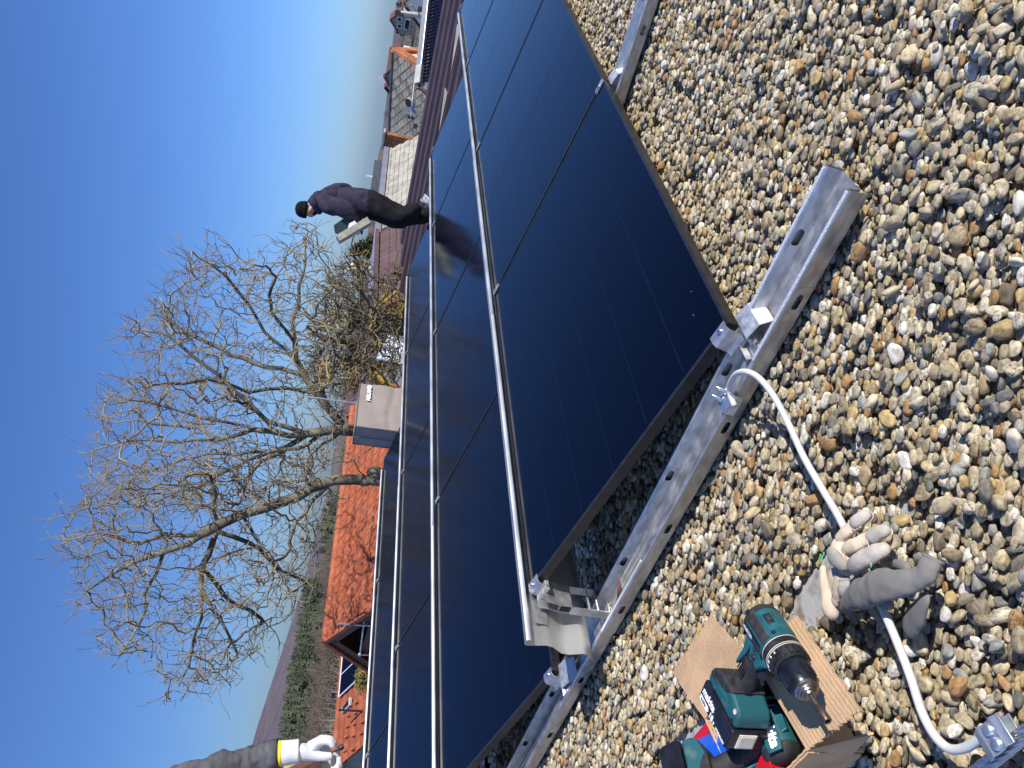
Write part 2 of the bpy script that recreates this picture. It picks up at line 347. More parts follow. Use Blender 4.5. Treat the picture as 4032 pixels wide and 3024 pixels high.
def inst(name, me, parent, M):
    o = bpy.data.objects.new(name, me); COL.objects.link(o); o.parent = parent; o.matrix_local = M; return o
def text_mesh(txt, size, extr=0.0004, shear=0.0, bold=0.0, sx=1.0):
    cu = bpy.data.curves.new('text', 'FONT'); cu.body = txt; cu.size = size; cu.extrude = extr; cu.shear = shear; cu.offset = bold
    cu.align_x = 'CENTER'; cu.align_y = 'CENTER'; cu.resolution_u = 3
    o = bpy.data.objects.new('text', cu); COL.objects.link(o)
    dg = bpy.context.evaluated_depsgraph_get(); me = bpy.data.meshes.new_from_object(o.evaluated_get(dg))
    bpy.data.objects.remove(o)
    if sx != 1.0:
        for v in me.vertices: v.co.x *= sx
    return me
def lettering(name, txt, size, mat, parent, O, X, Y, shear=0.0, bold=0.0, sx=1.0, extr=0.0004):
    X = X.normalized(); Z = X.cross(Y).normalized(); Y = Z.cross(X)
    me = text_mesh(txt, size, extr, shear, bold, sx); me.materials.clear(); me.materials.append(MAT[mat])
    o = bpy.data.objects.new(name, me); COL.objects.link(o); o.parent = parent
    o.matrix_local = ROOTM[parent.name].inverted() @ frame(O, X, Y, Z); return o
def skinned(name, verts, edges, radii, mats, parent, matfn=None, sub=2, root=0, smooth=True, post=None):
    # one continuous surface grown round a skeleton
    me = bpy.data.meshes.new(name); me.from_pydata([tuple(v) for v in verts], edges, [])
    o = bpy.data.objects.new(name, me); COL.objects.link(o)
    sk = o.modifiers.new('skin', 'SKIN'); sk.use_smooth_shade = True; sk.branch_smoothing = 0.6
    if not me.skin_vertices:
        bm = bmesh.new(); bm.from_mesh(me); bm.verts.layers.skin.verify(); bm.to_mesh(me); bm.free()
    for i, r_ in enumerate(radii):
        rr = r_ if isinstance(r_, tuple) else (r_, r_)
        me.skin_vertices[0].data[i].radius = rr
        me.skin_vertices[0].data[i].use_root = (i == root)
    sb = o.modifiers.new('sub', 'SUBSURF'); sb.levels = sub; sb.render_levels = sub
    dg = bpy.context.evaluated_depsgraph_get(); dg.update()
    nm = bpy.data.meshes.new_from_object(o.evaluated_get(dg)); bpy.data.objects.remove(o)
    nm.materials.clear()
    mats = mats if isinstance(mats, (list, tuple)) else [mats]
    for q in mats: nm.materials.append(MAT[q])
    if post: 
        for v in nm.vertices: v.co = post(v.co)
    if matfn:
        for pl in nm.polygons: pl.material_index = matfn(pl.center)
    else:
        for pl in nm.polygons: pl.material_index = 0
    if parent is not None:
        inv = ROOTM[parent.name].inverted()
        for v in nm.vertices: v.co = inv @ v.co
    for pl in nm.polygons: pl.use_smooth = True
    nm.name = name
    o = bpy.data.objects.new(name, nm); COL.objects.link(o)
    if parent is not None: o.parent = parent; ROOTM[o.name] = ROOTM[parent.name]
    return o
ORD = ['first', 'second', 'third', 'fourth', 'fifth', 'sixth', 'seventh', 'eighth']
ROWN = ['nearest row', 'second row', 'third row', 'farthest row']
# ================================================================== SETTING: flat roof with gravel
ZROW0 = -0.69403 + CAMZ; TAU = R(10.25194); WID = 1.13459; PIT = 1.742; DROW = 1.51472; DZ = 0.00895
SROW = [0.0, -0.03619, -0.10446, -1.9132]
roof = tag(thing('flat_roof', None, None, W(0, 0, -0.05)), kind='structure')
mb = MB(); mb.prism([(-13, -6.6), (7.45, -6.6), (7.45, 9), (-13, 9)], W(0, 0, 0), A, B, ZUP, -0.6, -0.046)
o = mb.build('roof_slab', 'roof_membrane', roof); o['kind'] = 'structure'
# gravel layer outside what is built stone by stone
MEMB = [[(-.525, .02), (-.60, .02), (-.625, .35), (-.60, .62), (-.53, .60), (-.545, .30)],
        [(-.555, .70), (-.64, .82), (-.66, .96), (-.60, 1.075), (-.525, 1.055), (-.53, .88)],
        [(-.585, 1.165), (-.625, 1.15), (-.65, 1.20), (-.61, 1.225)]]
def inpoly(x, y, poly):
    c = False; n = len(poly)
    for i in range(n):
        x1, y1 = poly[i]; x2, y2 = poly[(i+1) % n]
        if (y1 > y) != (y2 > y) and x < (x2-x1)*(y-y1)/(y2-y1)+x1: c = not c
    return c
def in_memb(a, b): return any(inpoly(a, b, q) for q in MEMB)
CELL = 0.20
def want_stones(a, b):
    P = W(a, b, 0); d = (P-CAM).dot(FW)
    if d < 0.3: return False
    ix, iy, _ = pix(P)
    if not (-260 < iy < 3290 and ix < 4420): return False
    if a > 1.15 and -0.25 < b < 0.95: return False
    if b < -1.9 or a > 3.9 or b > 2.6: return False
    return True
cells = {(i, j) for i in range(-12, 22) for j in range(-12, 15) if want_stones((i+.5)*CELL, (j+.5)*CELL)}
mb = MB()
amin, amax, bmin, bmax = -13, 7.4, -6.55, 9
ii0, ii1, jj0, jj1 = -12, 22, -12, 15
mb.quad(W(amin, bmin, -.002), W(amax, bmin, -.002), W(amax, jj0*CELL, -.002), W(amin, jj0*CELL, -.002))
mb.quad(W(amin, jj1*CELL, -.002), W(amax, jj1*CELL, -.002), W(amax, bmax, -.002), W(amin, bmax, -.002))
mb.quad(W(amin, jj0*CELL, -.002), W(ii0*CELL, jj0*CELL, -.002), W(ii0*CELL, jj1*CELL, -.002), W(amin, jj1*CELL, -.002))
mb.quad(W(ii1*CELL, jj0*CELL, -.002), W(amax, jj0*CELL, -.002), W(amax, jj1*CELL, -.002), W(ii1*CELL, jj1*CELL, -.002))
for i in range(ii0, ii1):
    for j in range(jj0, jj1):
        if (i, j) not in cells:
            mb.quad(W(i*CELL, j*CELL, -.002), W((i+1)*CELL, j*CELL, -.002), W((i+1)*CELL, (j+1)*CELL, -.002), W(i*CELL, (j+1)*CELL, -.002))
o = mb.build('gravel_sheet', 'gravel_far', roof); o['kind'] = 'structure'

# ---- stone shapes
def stone_mesh(k):
    rs = np.random.RandomState(100+k)
    bm = bmesh.new(); bmesh.ops.create_icosphere(bm, subdivisions=3, radius=1.0)
    el = 1.0; mid = rs.uniform(.50, .86); th = rs.uniform(.34, .60); pw = rs.uniform(1.0, 1.45)
    off = Vector(rs.uniform(-50, 50, 3)); amp = rs.uniform(.10, .30)
    cuts = [(Vector(rs.normal(size=3)).normalized(), rs.uniform(.62, .92)) for _ in range(rs.randint(2, 7))]
    for v in bm.verts:
        c = v.co.copy()
        c = Vector([math.copysign(abs(q)**(1/pw), q) for q in c])
        c *= 1 + amp*mnoise.noise(v.co*1.3 + off) + .035*mnoise.noise(v.co*4 + off)
        for n_, d_ in cuts:
            e = c.dot(n_) - d_
            if e > 0: c -= n_*(e*0.80)
        c.x *= el*(1 + .12*c.y); c.y *= mid; c.z *= th
        v.co = c
    me = bpy.data.meshes.new('pebble'); bm.to_mesh(me); bm.free()
    for pl in me.polygons: pl.use_smooth = True
    me.materials.append(MAT['pebble'])
    return me, mid, th
NST = 44
STONES = [stone_mesh(k) for k in range(NST)]
# ---- let the stones settle one after the other on a height map
G = 0.005
gx0, gy0 = -2.6, -2.6; nx, ny = int(7.2/G), int(5.8/G)
HM = np.full((nx, ny), -0.046, np.float32)
# rails and things lying on the roof keep stones away
def rail_block(a, b): 
    for k in (0, 1):
        if -0.132 < a-(k*PIT+0.001) < 0.016 and b < (1.545 if k == 0 else 1.76): return True
    return False
pts = []
rs = np.random.RandomState(5)
cl = sorted(cells)
for layer, (dens, s0, s1) in enumerate([(2900, .0075, .0120), (3000, .0080, .0135), (2100, .0085, .0152)]):
    for (i, j) in cl:
        n_ = rs.poisson(dens*CELL*CELL)
        for _ in range(n_):
            a, b = (i+rs.rand())*CELL, (j+rs.rand())*CELL
            s = float(np.clip(rs.lognormal(math.log((s0+s1)/2), .26), s0*.7, s1*1.35))
            if rs.rand() < .04: s *= 1.25
            d = math.hypot(a+1.47, b-2.0)
            s *= 1.0 + 0.22*max(0, 1.2-d)
            if in_memb(a, b):
                if layer > 0 or rs.rand() > .22: continue
                s *= rs.uniform(.18, .8)
            pts.append((layer+rs.rand()*1.15, a, b, s))
pts.sort(key=lambda q: q[0])
PTS = []
for _, a, b, s in pts:
    k = rs.randint(NST); yaw = rs.rand()*6.283; mid = STONES[k][1]; th = STONES[k][2]
    best = None
    for trial in range(3):
        aa, bb = a + rs.normal()*s*.8*(trial > 0), b + rs.normal()*s*.8*(trial > 0)
        if trial and (in_memb(aa, bb) != in_memb(a, b) or rail_block(aa, bb) != rail_block(a, b)): continue
        ci, cj = int((aa-gx0)/G), int((bb-gy0)/G); r_ = max(2, int(s*.8/G))
        if ci-r_-2 < 0 or cj-r_-2 < 0 or ci+r_+3 >= nx or cj+r_+3 >= ny: continue
        w = HM[ci-r_:ci+r_+1, cj-r_:cj+r_+1]
        hh = float(np.percentile(w, 72))
        if best is None or hh < best[0]: best = (hh, aa, bb, ci, cj, r_)
    if best is None: continue
    hh, aa, bb, ci, cj, r_ = best
    # slope of the bed tips the stone
    g = max(2, r_)
    sxl = float(HM[ci+g, cj]-HM[ci-g, cj])/(2*g*G); syl = float(HM[ci, cj+g]-HM[ci, cj-g])/(2*g*G)
    tx = float(np.clip(sxl, -.9, .9)); ty = float(np.clip(syl, -.9, .9))
    z = hh + s*th*.80
    if z > .030 or (rail_block(aa, bb) and z + s*.9 > -.002): 
        continue
    PTS.append((aa, bb, z, s, k, yaw, tx*.8+rs.normal()*.22, ty*.8+rs.normal()*.22))
    R2 = int(s*.95/G); ys, xs = np.mgrid[-R2:R2+1, -R2:R2+1]
    if ci-R2 < 0 or cj-R2 < 0 or ci+R2+1 > nx or cj+R2+1 > ny: continue
    ca, sa = math.cos(yaw), math.sin(yaw)
    u = (xs*ca+ys*sa)*G/s; v = (-xs*sa+ys*ca)*G/(s*mid)
    q = 1-u*u-v*v
    top = z + s*th*np.sqrt(np.clip(q, 0, 1))
    sub = HM[ci-R2:ci+R2+1, cj-R2:cj+R2+1]
    np.maximum(sub, np.where(q.T > 0, top.T, -9).astype(np.float32), out=sub)
def bed_height(a, b):
    ci, cj = int((a-gx0)/G), int((b-gy0)/G); w = HM[max(0, ci-3):ci+4, max(0, cj-3):cj+4]
    return float(np.percentile(w, 80)) if w.size else 0.0
print('stones', len(PTS))
def stone_rot(yaw, tx, ty):
    n_ = (ZUP - A*tx - B*ty).normalized()
    x = (A*math.cos(yaw) + B*math.sin(yaw)); x = (x - n_*x.dot(n_)).normalized(); y = n_.cross(x)
    return Matrix((tuple(x), tuple(y), tuple(n_))).transposed()
# the 300 that show largest are objects of their own
score = []
for n_, (a, b, z, s, k, yaw, tx, ty) in enumerate(PTS):
    P = W(a, b, z); ix, iy, d = pix(P)
    free = HM[min(nx-1, int((a-gx0)/G)), min(ny-1, int((b-gy0)/G))] < z + s*STONES[k][2]*1.12
    vis = 20 < iy < 3004 and 1600 < ix < 4010 and free and not (a > 0.02 and -0.3 < b < 1.12)
    score.append(s/d if vis else 0)
big = set(np.argsort(score)[::-1][:300].tolist())
for n_ in sorted(big):
    a, b, z, s, k, yaw, tx, ty = PTS[n_]
    M = stone_rot(yaw, tx, ty).to_4x4() @ Matrix.Scale(s, 4); M.translation = W(a, b, z)
    inst('pebble', STONES[k][0], roof, ROOTM[roof.name].inverted() @ M)
# the rest of the gravel: one object
pc = bpy.data.collections.new('gravel_stones')
for k, q in enumerate(STONES):
    o = bpy.data.objects.new('stone_shape_%02d' % k if False else 'stone_shape', q[0]); pc.objects.link(o); o['kind'] = 'stuff'
onames = [o.name for o in sorted(pc.objects, key=lambda q: q.name)]
idxmap = {bpy.data.objects[n_].data.name: i for i, n_ in enumerate(onames)}
rest = [q for n_, q in enumerate(PTS) if n_ not in big]
inv = ROOTM[roof.name].inverted()
me = bpy.data.meshes.new('gravel'); me.from_pydata([tuple(inv @ W(q[0], q[1], q[2])) for q in rest], [], [])
at_r = me.attributes.new('turn', 'FLOAT_VECTOR', 'POINT'); at_s = me.attributes.new('size', 'FLOAT', 'POINT'); at_i = me.attributes.new('shape', 'INT', 'POINT')
at_r.data.foreach_set('vector', np.array([stone_rot(q[5], q[6], q[7]).to_euler()[:] for q in rest], np.float32).ravel())
at_s.data.foreach_set('value', np.array([q[3] for q in rest], np.float32))
at_i.data.foreach_set('value', np.array([idxmap[STONES[q[4]][0].name] for q in rest], np.int32))
def instancer(name, me, coll, parent, material=None):
    o = bpy.data.objects.new(name, me); COL.objects.link(o)
    if parent is not None: o.parent = parent
    ng = bpy.data.node_groups.new(name, 'GeometryNodeTree')
    ng.interface.new_socket('Geometry', in_out='INPUT', socket_type='NodeSocketGeometry'); ng.interface.new_socket('Geometry', in_out='OUTPUT', socket_type='NodeSocketGeometry')
    gi = ng.nodes.new('NodeGroupInput'); go = ng.nodes.new('NodeGroupOutput')
    ci = ng.nodes.new('GeometryNodeCollectionInfo'); ci.inputs['Collection'].default_value = coll; ci.inputs['Separate Children'].default_value = True; ci.inputs['Reset Children'].default_value = True
    ip = ng.nodes.new('GeometryNodeInstanceOnPoints'); ip.inputs['Pick Instance'].default_value = True
    def attr(n_, ty):
        q = ng.nodes.new('GeometryNodeInputNamedAttribute'); q.data_type = ty; q.inputs['Name'].default_value = n_; return q.outputs['Attribute']
    er = ng.nodes.new('FunctionNodeEulerToRotation')
    L = ng.links.new
    L(attr('turn', 'FLOAT_VECTOR'), er.inputs[0]); L(er.outputs[0], ip.inputs['Rotation'])
    L(attr('size', 'FLOAT'), ip.inputs['Scale']); L(attr('shape', 'INT'), ip.inputs['Instance Index'])
    L(gi.outputs[0], ip.inputs['Points']); L(ci.outputs[0], ip.inputs['Instance']); L(ip.outputs[0], go.inputs[0])
    md_ = o.modifiers.new('scatter', 'NODES'); md_.node_group = ng
    return o
gr = instancer('gravel', me, pc, roof); gr['kind'] = 'stuff'
# ================================================================== SOLAR ARRAY
YS = -(B*math.cos(TAU) - ZUP*math.sin(TAU))     # up the slope of a panel
NRM = A.cross(YS).normalized()
def row_back(row, s): return W(SROW[row]+s, -DROW*row, ZROW0+DZ*row)
def row_front(row, s): return row_back(row, s) - YS*WID
PL, PW = 1.722, WID
def panel_meshes():
    fr = MB(); X, Y, Z = Vector((1,0,0)), Vector((0,1,0)), ZUP
    h = .032; lip = .011
    fr.box((PL/2, lip/2, -h/2), PL, lip, h); fr.box((PL/2, PW-lip/2, -h/2), PL, lip, h)
    fr.box((lip/2, PW/2, -h/2), lip, PW-2*lip, h); fr.box((PL-lip/2, PW/2, -h/2), lip, PW-2*lip, h)
    gl = MB(); gl.box((PL/2, PW/2, -.0032), PL-2*lip+.002, PW-2*lip+.002, .004)
    bk = MB(); bk.box((PL/2, PW/2, -.010), PL-2*lip, PW-2*lip, .003)
    ce = MB(); z = -.0007
    for k in range(1, 6): 
        y = PW*k/6; ce.box((PL/2, y, z), PL-.05, .0013, .0003)
    for k in range(1, 18): 
        if k == 9: ce.box((PL*k/18, PW/2, z+.0004), .0016, PW-.05, .0003)
    return fr.mesh('frame', 'black_frame'), gl.mesh('glass', 'panel_glass'), bk.mesh('back_sheet', 'panel_back'), ce.mesh('cell_seams', 'cell_line')
PM = panel_meshes()
GRP = 'black solar panels in rows on the gravel roof'
PPOS = {0: ['leftmost', 'second from left', 'third from left', 'rightmost']}
for row in range(4):
    first = 0; last = 3 if row < 3 else 3
    cnt = 4
    for i in range(first, last+1):
        O = row_front(row, i*PIT+.010)
        M = frame(O, A, YS, NRM)
        lab = 'glossy black solar panel, %s of the four in the %s' % (PPOS[0][i], ROWN[row])
        t_ = thing('solar_panel', lab, 'solar panel', group=GRP, M=M)
        for nm, me_ in zip(('frame', 'glass', 'back_sheet', 'cell_seams'), PM): inst(nm, me_, t_, Matrix())
# ---- clamps on the high edges
def clamp_meshes():
    pl = MB(); pl.sheet([(-.017, .0032), (-.0085, .0032), (-.0085, -.012), (.0085, -.012), (.0085, .0032), (.017, .0032)], .0022, (0,0,0), Vector((1,0,0)), ZUP, Vector((0,1,0)), -.03, .03)
    bo = MB(); bo.lathe([(0, .0068), (.006, .0068), (.0075, .0052)], (0, 0, -.010), ZUP, 12); bo.lathe([(0, .010), (.0015, .010)], (0, 0, -.0118), ZUP, 14)
    bo.lathe([(0, .0045), (.014, .0045)], (0, 0, -.004), ZUP, 10)
    return pl.mesh('plate', 'aluminium'), bo.mesh('bolt', 'bolt_steel', 40)
CM = clamp_meshes()
def clamp(row, i, back=True):
    s = i*PIT; O = (row_back(row, s) - YS*.032) if back else (row_front(row, s) + YS*.032)
    if i == 4: O = O + A*.004
    nth = 'right end' if i == 4 else '%s seam' % ('leftmost' if i == 1 else 'middle' if i == 2 else 'rightmost')
    lab = 'silver clamp on the %s edge of the %s, %s' % ('high' if back else 'low', ROWN[row], nth)
    t_ = thing('panel_clamp', lab, 'clamp', group='clamps holding the solar panels', M=frame(O, A, YS, NRM))
    inst('plate', CM[0], t_, Matrix()); inst('bolt', CM[1], t_, Matrix())
for row in range(4):
    for i in (1, 2, 3, 4):
        if row == 3 and i == 1: continue
        clamp(row, i)
clamp(0, 1, False)
# ---- wind deflector sheets behind each row
DPROF = [(-.001, .292), (-.001, .300), (-.004, .3055), (-.009, .3065), (-.024, .3065), (-.029, .303), (-.031, .297), (-.025, .237), (-.032, .214), (-.063, .177), (-.067, .15), (-.058, .107), (-.063, .086), (-.098, .060)]
def deflector(row, k, s0, s1, up=0.0, label=None):
    O = W(SROW[row], -DROW*row, DZ*row+up)
    t_ = thing('wind_deflector', label, 'deflector', O + A*s0, 'bright metal wind deflectors behind the panel rows')
    mb = MB(); mb.sheet([(q[0], q[1]) for q in DPROF], .0014, O, B, ZUP, A, s0, s1)
    mb.build('sheet', 'aluminium_sheet', t_, smooth=50)
    for s in ((s0+.09), (s1-.40)):
        bo = MB(); c = O + A*s + B*-.032 + ZUP*.288
        bo.lathe([(0, .011), (.003, .011)], c, -B, 12); bo.lathe([(.003, .0075), (.011, .0075), (.013, .005)], c, -B, 6)
        bo.build('bolt', 'bolt_steel', t_, smooth=40)
DN = ['left end', 'second from left', 'third from left', 'right end']
for row in range(4):
    for k in range(4):
        s0 = -.17 + k*1.742; s1 = s0 + 1.742 + .03
        if k == 3: s1 = 4*PIT-.17
        if row == 0 and k == 3: s1 = 4*PIT-.10
        deflector(row, k, s0, s1, .0016*(k % 2), 'long bent aluminium sheet along the back of the %s, %s' % (ROWN[row], DN[k]))

# ---- base rails
def wall_holes(mb, fn, b0, b1, z0, z1, holes, zc, hw, hh, mi=0):
    # fn(b, z) -> point; a strip of sheet with long holes cut through it
    edges = [b0]
    for c in sorted(holes): edges += [c-hw-.02, c+hw+.02]
    edges += [b1]
    for k in range(0, len(edges), 2):
        p, q = edges[k], edges[k+1]
        if q > p: mb.quad(fn(p, z0), fn(q, z0), fn(q, z1), fn(p, z1), mi)
    for c in holes:
        n = 20; inner = []; outer = []; r_ = hh
        for j in range(n):
            a_ = 2*math.pi*j/n; ca, sa = math.cos(a_), math.sin(a_)
            inner.append((c + (hw-r_)*(1 if ca > 0.01 else -1 if ca < -0.01 else 0) + r_*ca, zc + r_*sa))
        X0, X1 = c-hw-.02, c+hw+.02
        for (u, v) in inner:
            dx, dz = (u-c)/hw, (v-zc)/hh
            tt = min((X1-c)/abs(u-c) if abs(u-c) > 1e-6 else 1e9, ((z1-zc) if v > zc else (zc-z0))/abs(v-zc) if abs(v-zc) > 1e-6 else 1e9)
            outer.append((c+(u-c)*tt, zc+(v-zc)*tt))
        for j in range(n):
            k = (j+1) % n
            mb.quad(fn(*inner[j]), fn(*inner[k]), fn(*outer[k]), fn(*outer[j]), mi)
            # fill the corner of the cell
            (u1, v1), (u2, v2) = outer[j], outer[k]
            e1 = abs(abs(u1-c)-(X1-c)) < 1e-6; e2 = abs(abs(u2-c)-(X1-c)) < 1e-6
            if e1 != e2:
                cx = u1 if e1 else u2; cz = v2 if e1 else v1
                mb.add([fn(u1, v1), fn(u2, v2), fn(cx, cz)], [(0, 1, 2)], mi)
def rail(a0, b0, b1, label, worn, slots):
    t_ = thing('base_rail', label, 'rail', W(a0-.05, b1, 0), 'aluminium base rails lying on the gravel')
    mb = MB(); bs = [b0, b1]
    def line(p, q, mi=0): 
        mb.quad(W(a0+p[0], b0, p[1]), W(a0+p[0], b1, p[1]), W(a0+q[0], b1, q[1]), W(a0+q[0], b0, q[1]), mi)
    # from the near outer wall over both lips to the far outer wall
    # outer near wall and inner far wall carry long slots
    wall_holes(mb, lambda b, z: W(a0-.1125-.0055*(z/.045), b, z), b0, b1, .002, .044, [q-.10 for q in slots if b0+.06 < q-.10 < b1-.06], .024, .020, .0085)
    lip = [(-.118, .044), (-.116, .0475), (-.108, .048), (-.105, .0445)]
    for p, q in zip(lip, lip[1:]): line(p, q)
    flo = [(-.105, .0445), (-.0985, .014), (-.092, .0115), (-.078, .0115), (-.074, .0145), (-.068, .0145), (-.064, .0115), (-.043, .0115), (-.039, .0145), (-.033, .0145), (-.029, .0115), (-.017, .0115), (-.0125, .014)]
    for p, q in zip(flo, flo[1:]): line(p, q)
    wall_holes(mb, lambda b, z: W(a0-.0125+.0085*(z-.014)/.031, b, z), b0, b1, .014, .045, [q for q in slots if b0+.06 < q < b1-.06], .031, .021, .0085)
    lip2 = [(-.004, .045), (-.001, .0485), (.007, .048), (.009, .044), (.0035, .002)]
    for p, q in zip(lip2, lip2[1:]): line(p, q)
    bm = bmesh.new(); me_ = mb.mesh('channel', 'aluminium_mill'); bm.from_mesh(me_)
    bmesh.ops.remove_doubles(bm, verts=bm.verts, dist=.0003); bmesh.ops.recalc_face_normals(bm, faces=bm.faces); bm.to_mesh(me_); bm.free()
    inv = ROOTM[t_.name].inverted(); me_.transform(inv)
    o = bpy.data.objects.new('channel', me_); COL.objects.link(o); o.parent = t_
    md_ = o.modifiers.new('solid', 'SOLIDIFY'); md_.thickness = .0018; md_.offset = 0
    for (p, q, side) in worn:
        wn = MB(); a_ = (a0-.1125) if side == 'near' else (a0+.003)
        n = max(3, int((q-p)/.03)); 
        for k in range(n):
            x0, x1 = p+(q-p)*k/n, p+(q-p)*(k+1)/n
            w0 = .0105
            wn.box(W(a_, (x0+x1)/2, .0492), w0, (x1-x0), .0016, A, B, ZUP)
        wn.build('worn_lip', 'worn_edge', t_)
SL = [1.37, .99, .60, .21, -.18, -.57, -.96]
rail(.001, -.02, 1.535, 'long aluminium channel rail lying on gravel in front of the nearest panel corner', [(.86+.24, 1.53, 'near'), (1.17, 1.53, 'far'), (-.015, .35, 'near')], SL)
rail(.004, -1.7, -.022, 'aluminium channel rail running under the left end of the second row', [(-1.6, -1.0, 'near')], [q-.03 for q in SL])
rail(PIT+.0-.006, .2, 1.75, 'aluminium channel rail reaching out beyond the seam of the nearest row', [], [1.46, 1.06, .66])

# ---- corner hardware: end clamp and foot at the low left corner
def corner_foot(row, label):
    F = row_front(row, 0.010); 
    t_ = thing('corner_clamp', label, 'clamp', F, 'aluminium feet under the low corners')
    X = -A; Yv = YS
    cl_ = MB()
    # clip: lip over the frame, upright face, flange and lower return
    cl_.sheet([(-.016, .0015), (.006, .0015), (.016, -.005), (.019, -.036), (.034, -.043)], .0022, F + YS*.005, X, NRM, Yv, .004, .062)
    cl_.build('clip', 'aluminium', t_)
    fl = MB(); fl.sheet([(.030, -.055), (.006, -.040), (.004, -.036)], .002, F + YS*.004, X, NRM, Yv, .0, .052); fl.build('lower_clip', 'aluminium_bright', t_)
    bo = MB(); c = F - A*-.002 + YS*.03 + A*-.004 + NRM*.0035; bo.lathe([(0, .0075), (.002, .0075), (.0025, .006), (.007, .006), (.008, .004)], c, NRM, 12); bo.build('bolt', 'bolt_steel', t_, smooth=40)
    ec = MB(); ec.box(F + YS*.001 + A*.03 - NRM*.014, .05, .0015, .022, A, YS, NRM); 
    # foot: drawn profile across the rail, sits just outside the low edge
    zt = F.z-.028
    def Q(b, z): return (b, z)
    fb, fa = ab(F)[1], ab(F)[0]
    O = W(fa-.045, fb, 0)
    ft = MB()
    ft.sheet([(.070, zt-.030), (.052, zt-.002), (.020, zt+.008), (.008, zt+.010), (.004, zt-.006), (-.010, zt-.010)], .0026, O, B, ZUP, A, -.030, .058)
    ft.sheet([(.070, zt-.030), (.040, zt-.032), (.000, zt-.032), (-.040, zt-.030), (-.046, zt-.014)], .0024, O, B, ZUP, A, -.034, .054)
    ft.sheet([(.004, zt-.006), (.004, zt-.030)], .0024, O, B, ZUP, A, -.030, .058)
    ft.build('foot_profile', 'aluminium_bright', t_)
    hk = MB()
    arc = [(-.010-.0085*math.sin(a_), zt-.018+.0085*math.cos(a_)) for a_ in [R(20*k) for k in range(0, 10)]]
    hk.sheet([(.0, zt-.0095)] + arc + [(.004, zt-.0265)], .002, W(fa-.050, fb+.014, 0), B, ZUP, A, -.034, .0)
    hk.build('hook', 'aluminium_bright', t_, smooth=50)
corner_foot(0, 'aluminium corner clamp and foot at the low left corner of the nearest panel')
corner_foot(1, 'aluminium corner clamp and foot at the low left corner of the second row')
# foot under the seam of the nearest row
F = row_front(0, PIT); t_ = thing('seam_foot', 'aluminium foot under the low end of the first seam of the nearest row', 'foot', F)
fa, fb = ab(F); zt = F.z-.03; ft = MB(); O = W(fa-.045, fb, 0)
ft.sheet([(.070, zt-.030), (.052, zt-.002), (.020, zt+.010), (.006, zt+.012)], .0026, O, B, ZUP, A, -.02, .055)
ft.sheet([(.070, zt-.030), (.0, zt-.032), (-.04, zt-.030)], .0024, O, B, ZUP, A, -.024, .050); ft.build('foot_profile', 'aluminium_bright', t_)

# ---- back support of the nearest row (the open end of the row)
Fb = row_back(0, 0.010)
t_ = thing('back_support', 'folded aluminium support standing on the rail under the high left corner', 'support', W(-.01, -.03, .02))
def PA(x, y, a): return onA(2050+x/3.687, 2250+y/3.687, a)
cl_ = MB(); X = -A
cl_.sheet([(-.016, .0015), (.005, .0015), (.016, -.006), (.020, -.034), (.030, -.038)], .0022, Fb - YS*.008, X, NRM, -YS, .0, .062); cl_.build('clip', 'aluminium', t_)
cb = MB(); cb.box(Fb - YS*.040 - A*.012 - NRM*.030, .044, .060, .014, A, YS, NRM); cb.build('block', 'aluminium_bright', t_, bevel=.002)
bo = MB(); bo.lathe([(0, .0075), (.002, .0075), (.0025, .006), (.007, .006), (.008, .004)], Fb - YS*.035 - A*.003 + NRM*.0035, NRM, 12); bo.build('bolt', 'bolt_steel', t_, smooth=40)
# bent plate and two cheeks, read as (b, z) in planes A = const
def bz(x, y, a): 
    P = PA(x, y, a); return ab(P)[1], P.z
an, af = -.055, .028
prof = [bz(330, 430, an), bz(575, 500, an), bz(745, 522, an)]
dpl = MB(); dpl.sheet(prof, .0026, W(0, 0, 0), B, ZUP, A, an, af); dpl.build('bent_plate', 'aluminium', t_)
prof2 = [bz(255, 528, an), bz(385, 545, an), bz(525, 585, an), bz(700, 605, an)]
dpl = MB(); dpl.sheet(prof2, .0026, W(0, 0, 0), B, ZUP, A, an, af); dpl.sheet([bz(575, 500, an), bz(525, 585, an)], .0026, W(0, 0, 0), B, ZUP, A, an, af); dpl.sheet([bz(745, 522, an), bz(700, 605, an)], .0026, W(0, 0, 0), B, ZUP, A, an, af)
dpl.build('rear_plate', 'aluminium', t_)
chk = [bz(745, 525, an), bz(1385, 606, an), bz(1330, 700, an), bz(1250, 690, an), bz(705, 622, an)]
for a_ in (an, af-.003):
    ck = MB(); ck.prism(chk, W(0, 0, 0), B, ZUP, A, a_, a_+.003); ck.build('cheek', 'aluminium', t_)
for (x0, y0, x1, y1) in ((1290, 596, 1250, 690), (985, 552, 1010, 560), (1120, 572, 1160, 676)):
    ck = MB(); p, q = bz(x0, y0, an), bz(x1, y1, an); ck.sheet([p, q], .003, W(0, 0, 0), B, ZUP, A, an+.003, af-.003); ck.build('rung', 'aluminium_bright', t_)
gs = MB(); g0 = bz(120, 500, -.07); 
gs.sheet([(-.012, .27), (-.020, .225)], .0015, W(0, 0, 0), B, ZUP, A, -.10, .02); gs.build('gusset', 'aluminium', t_)
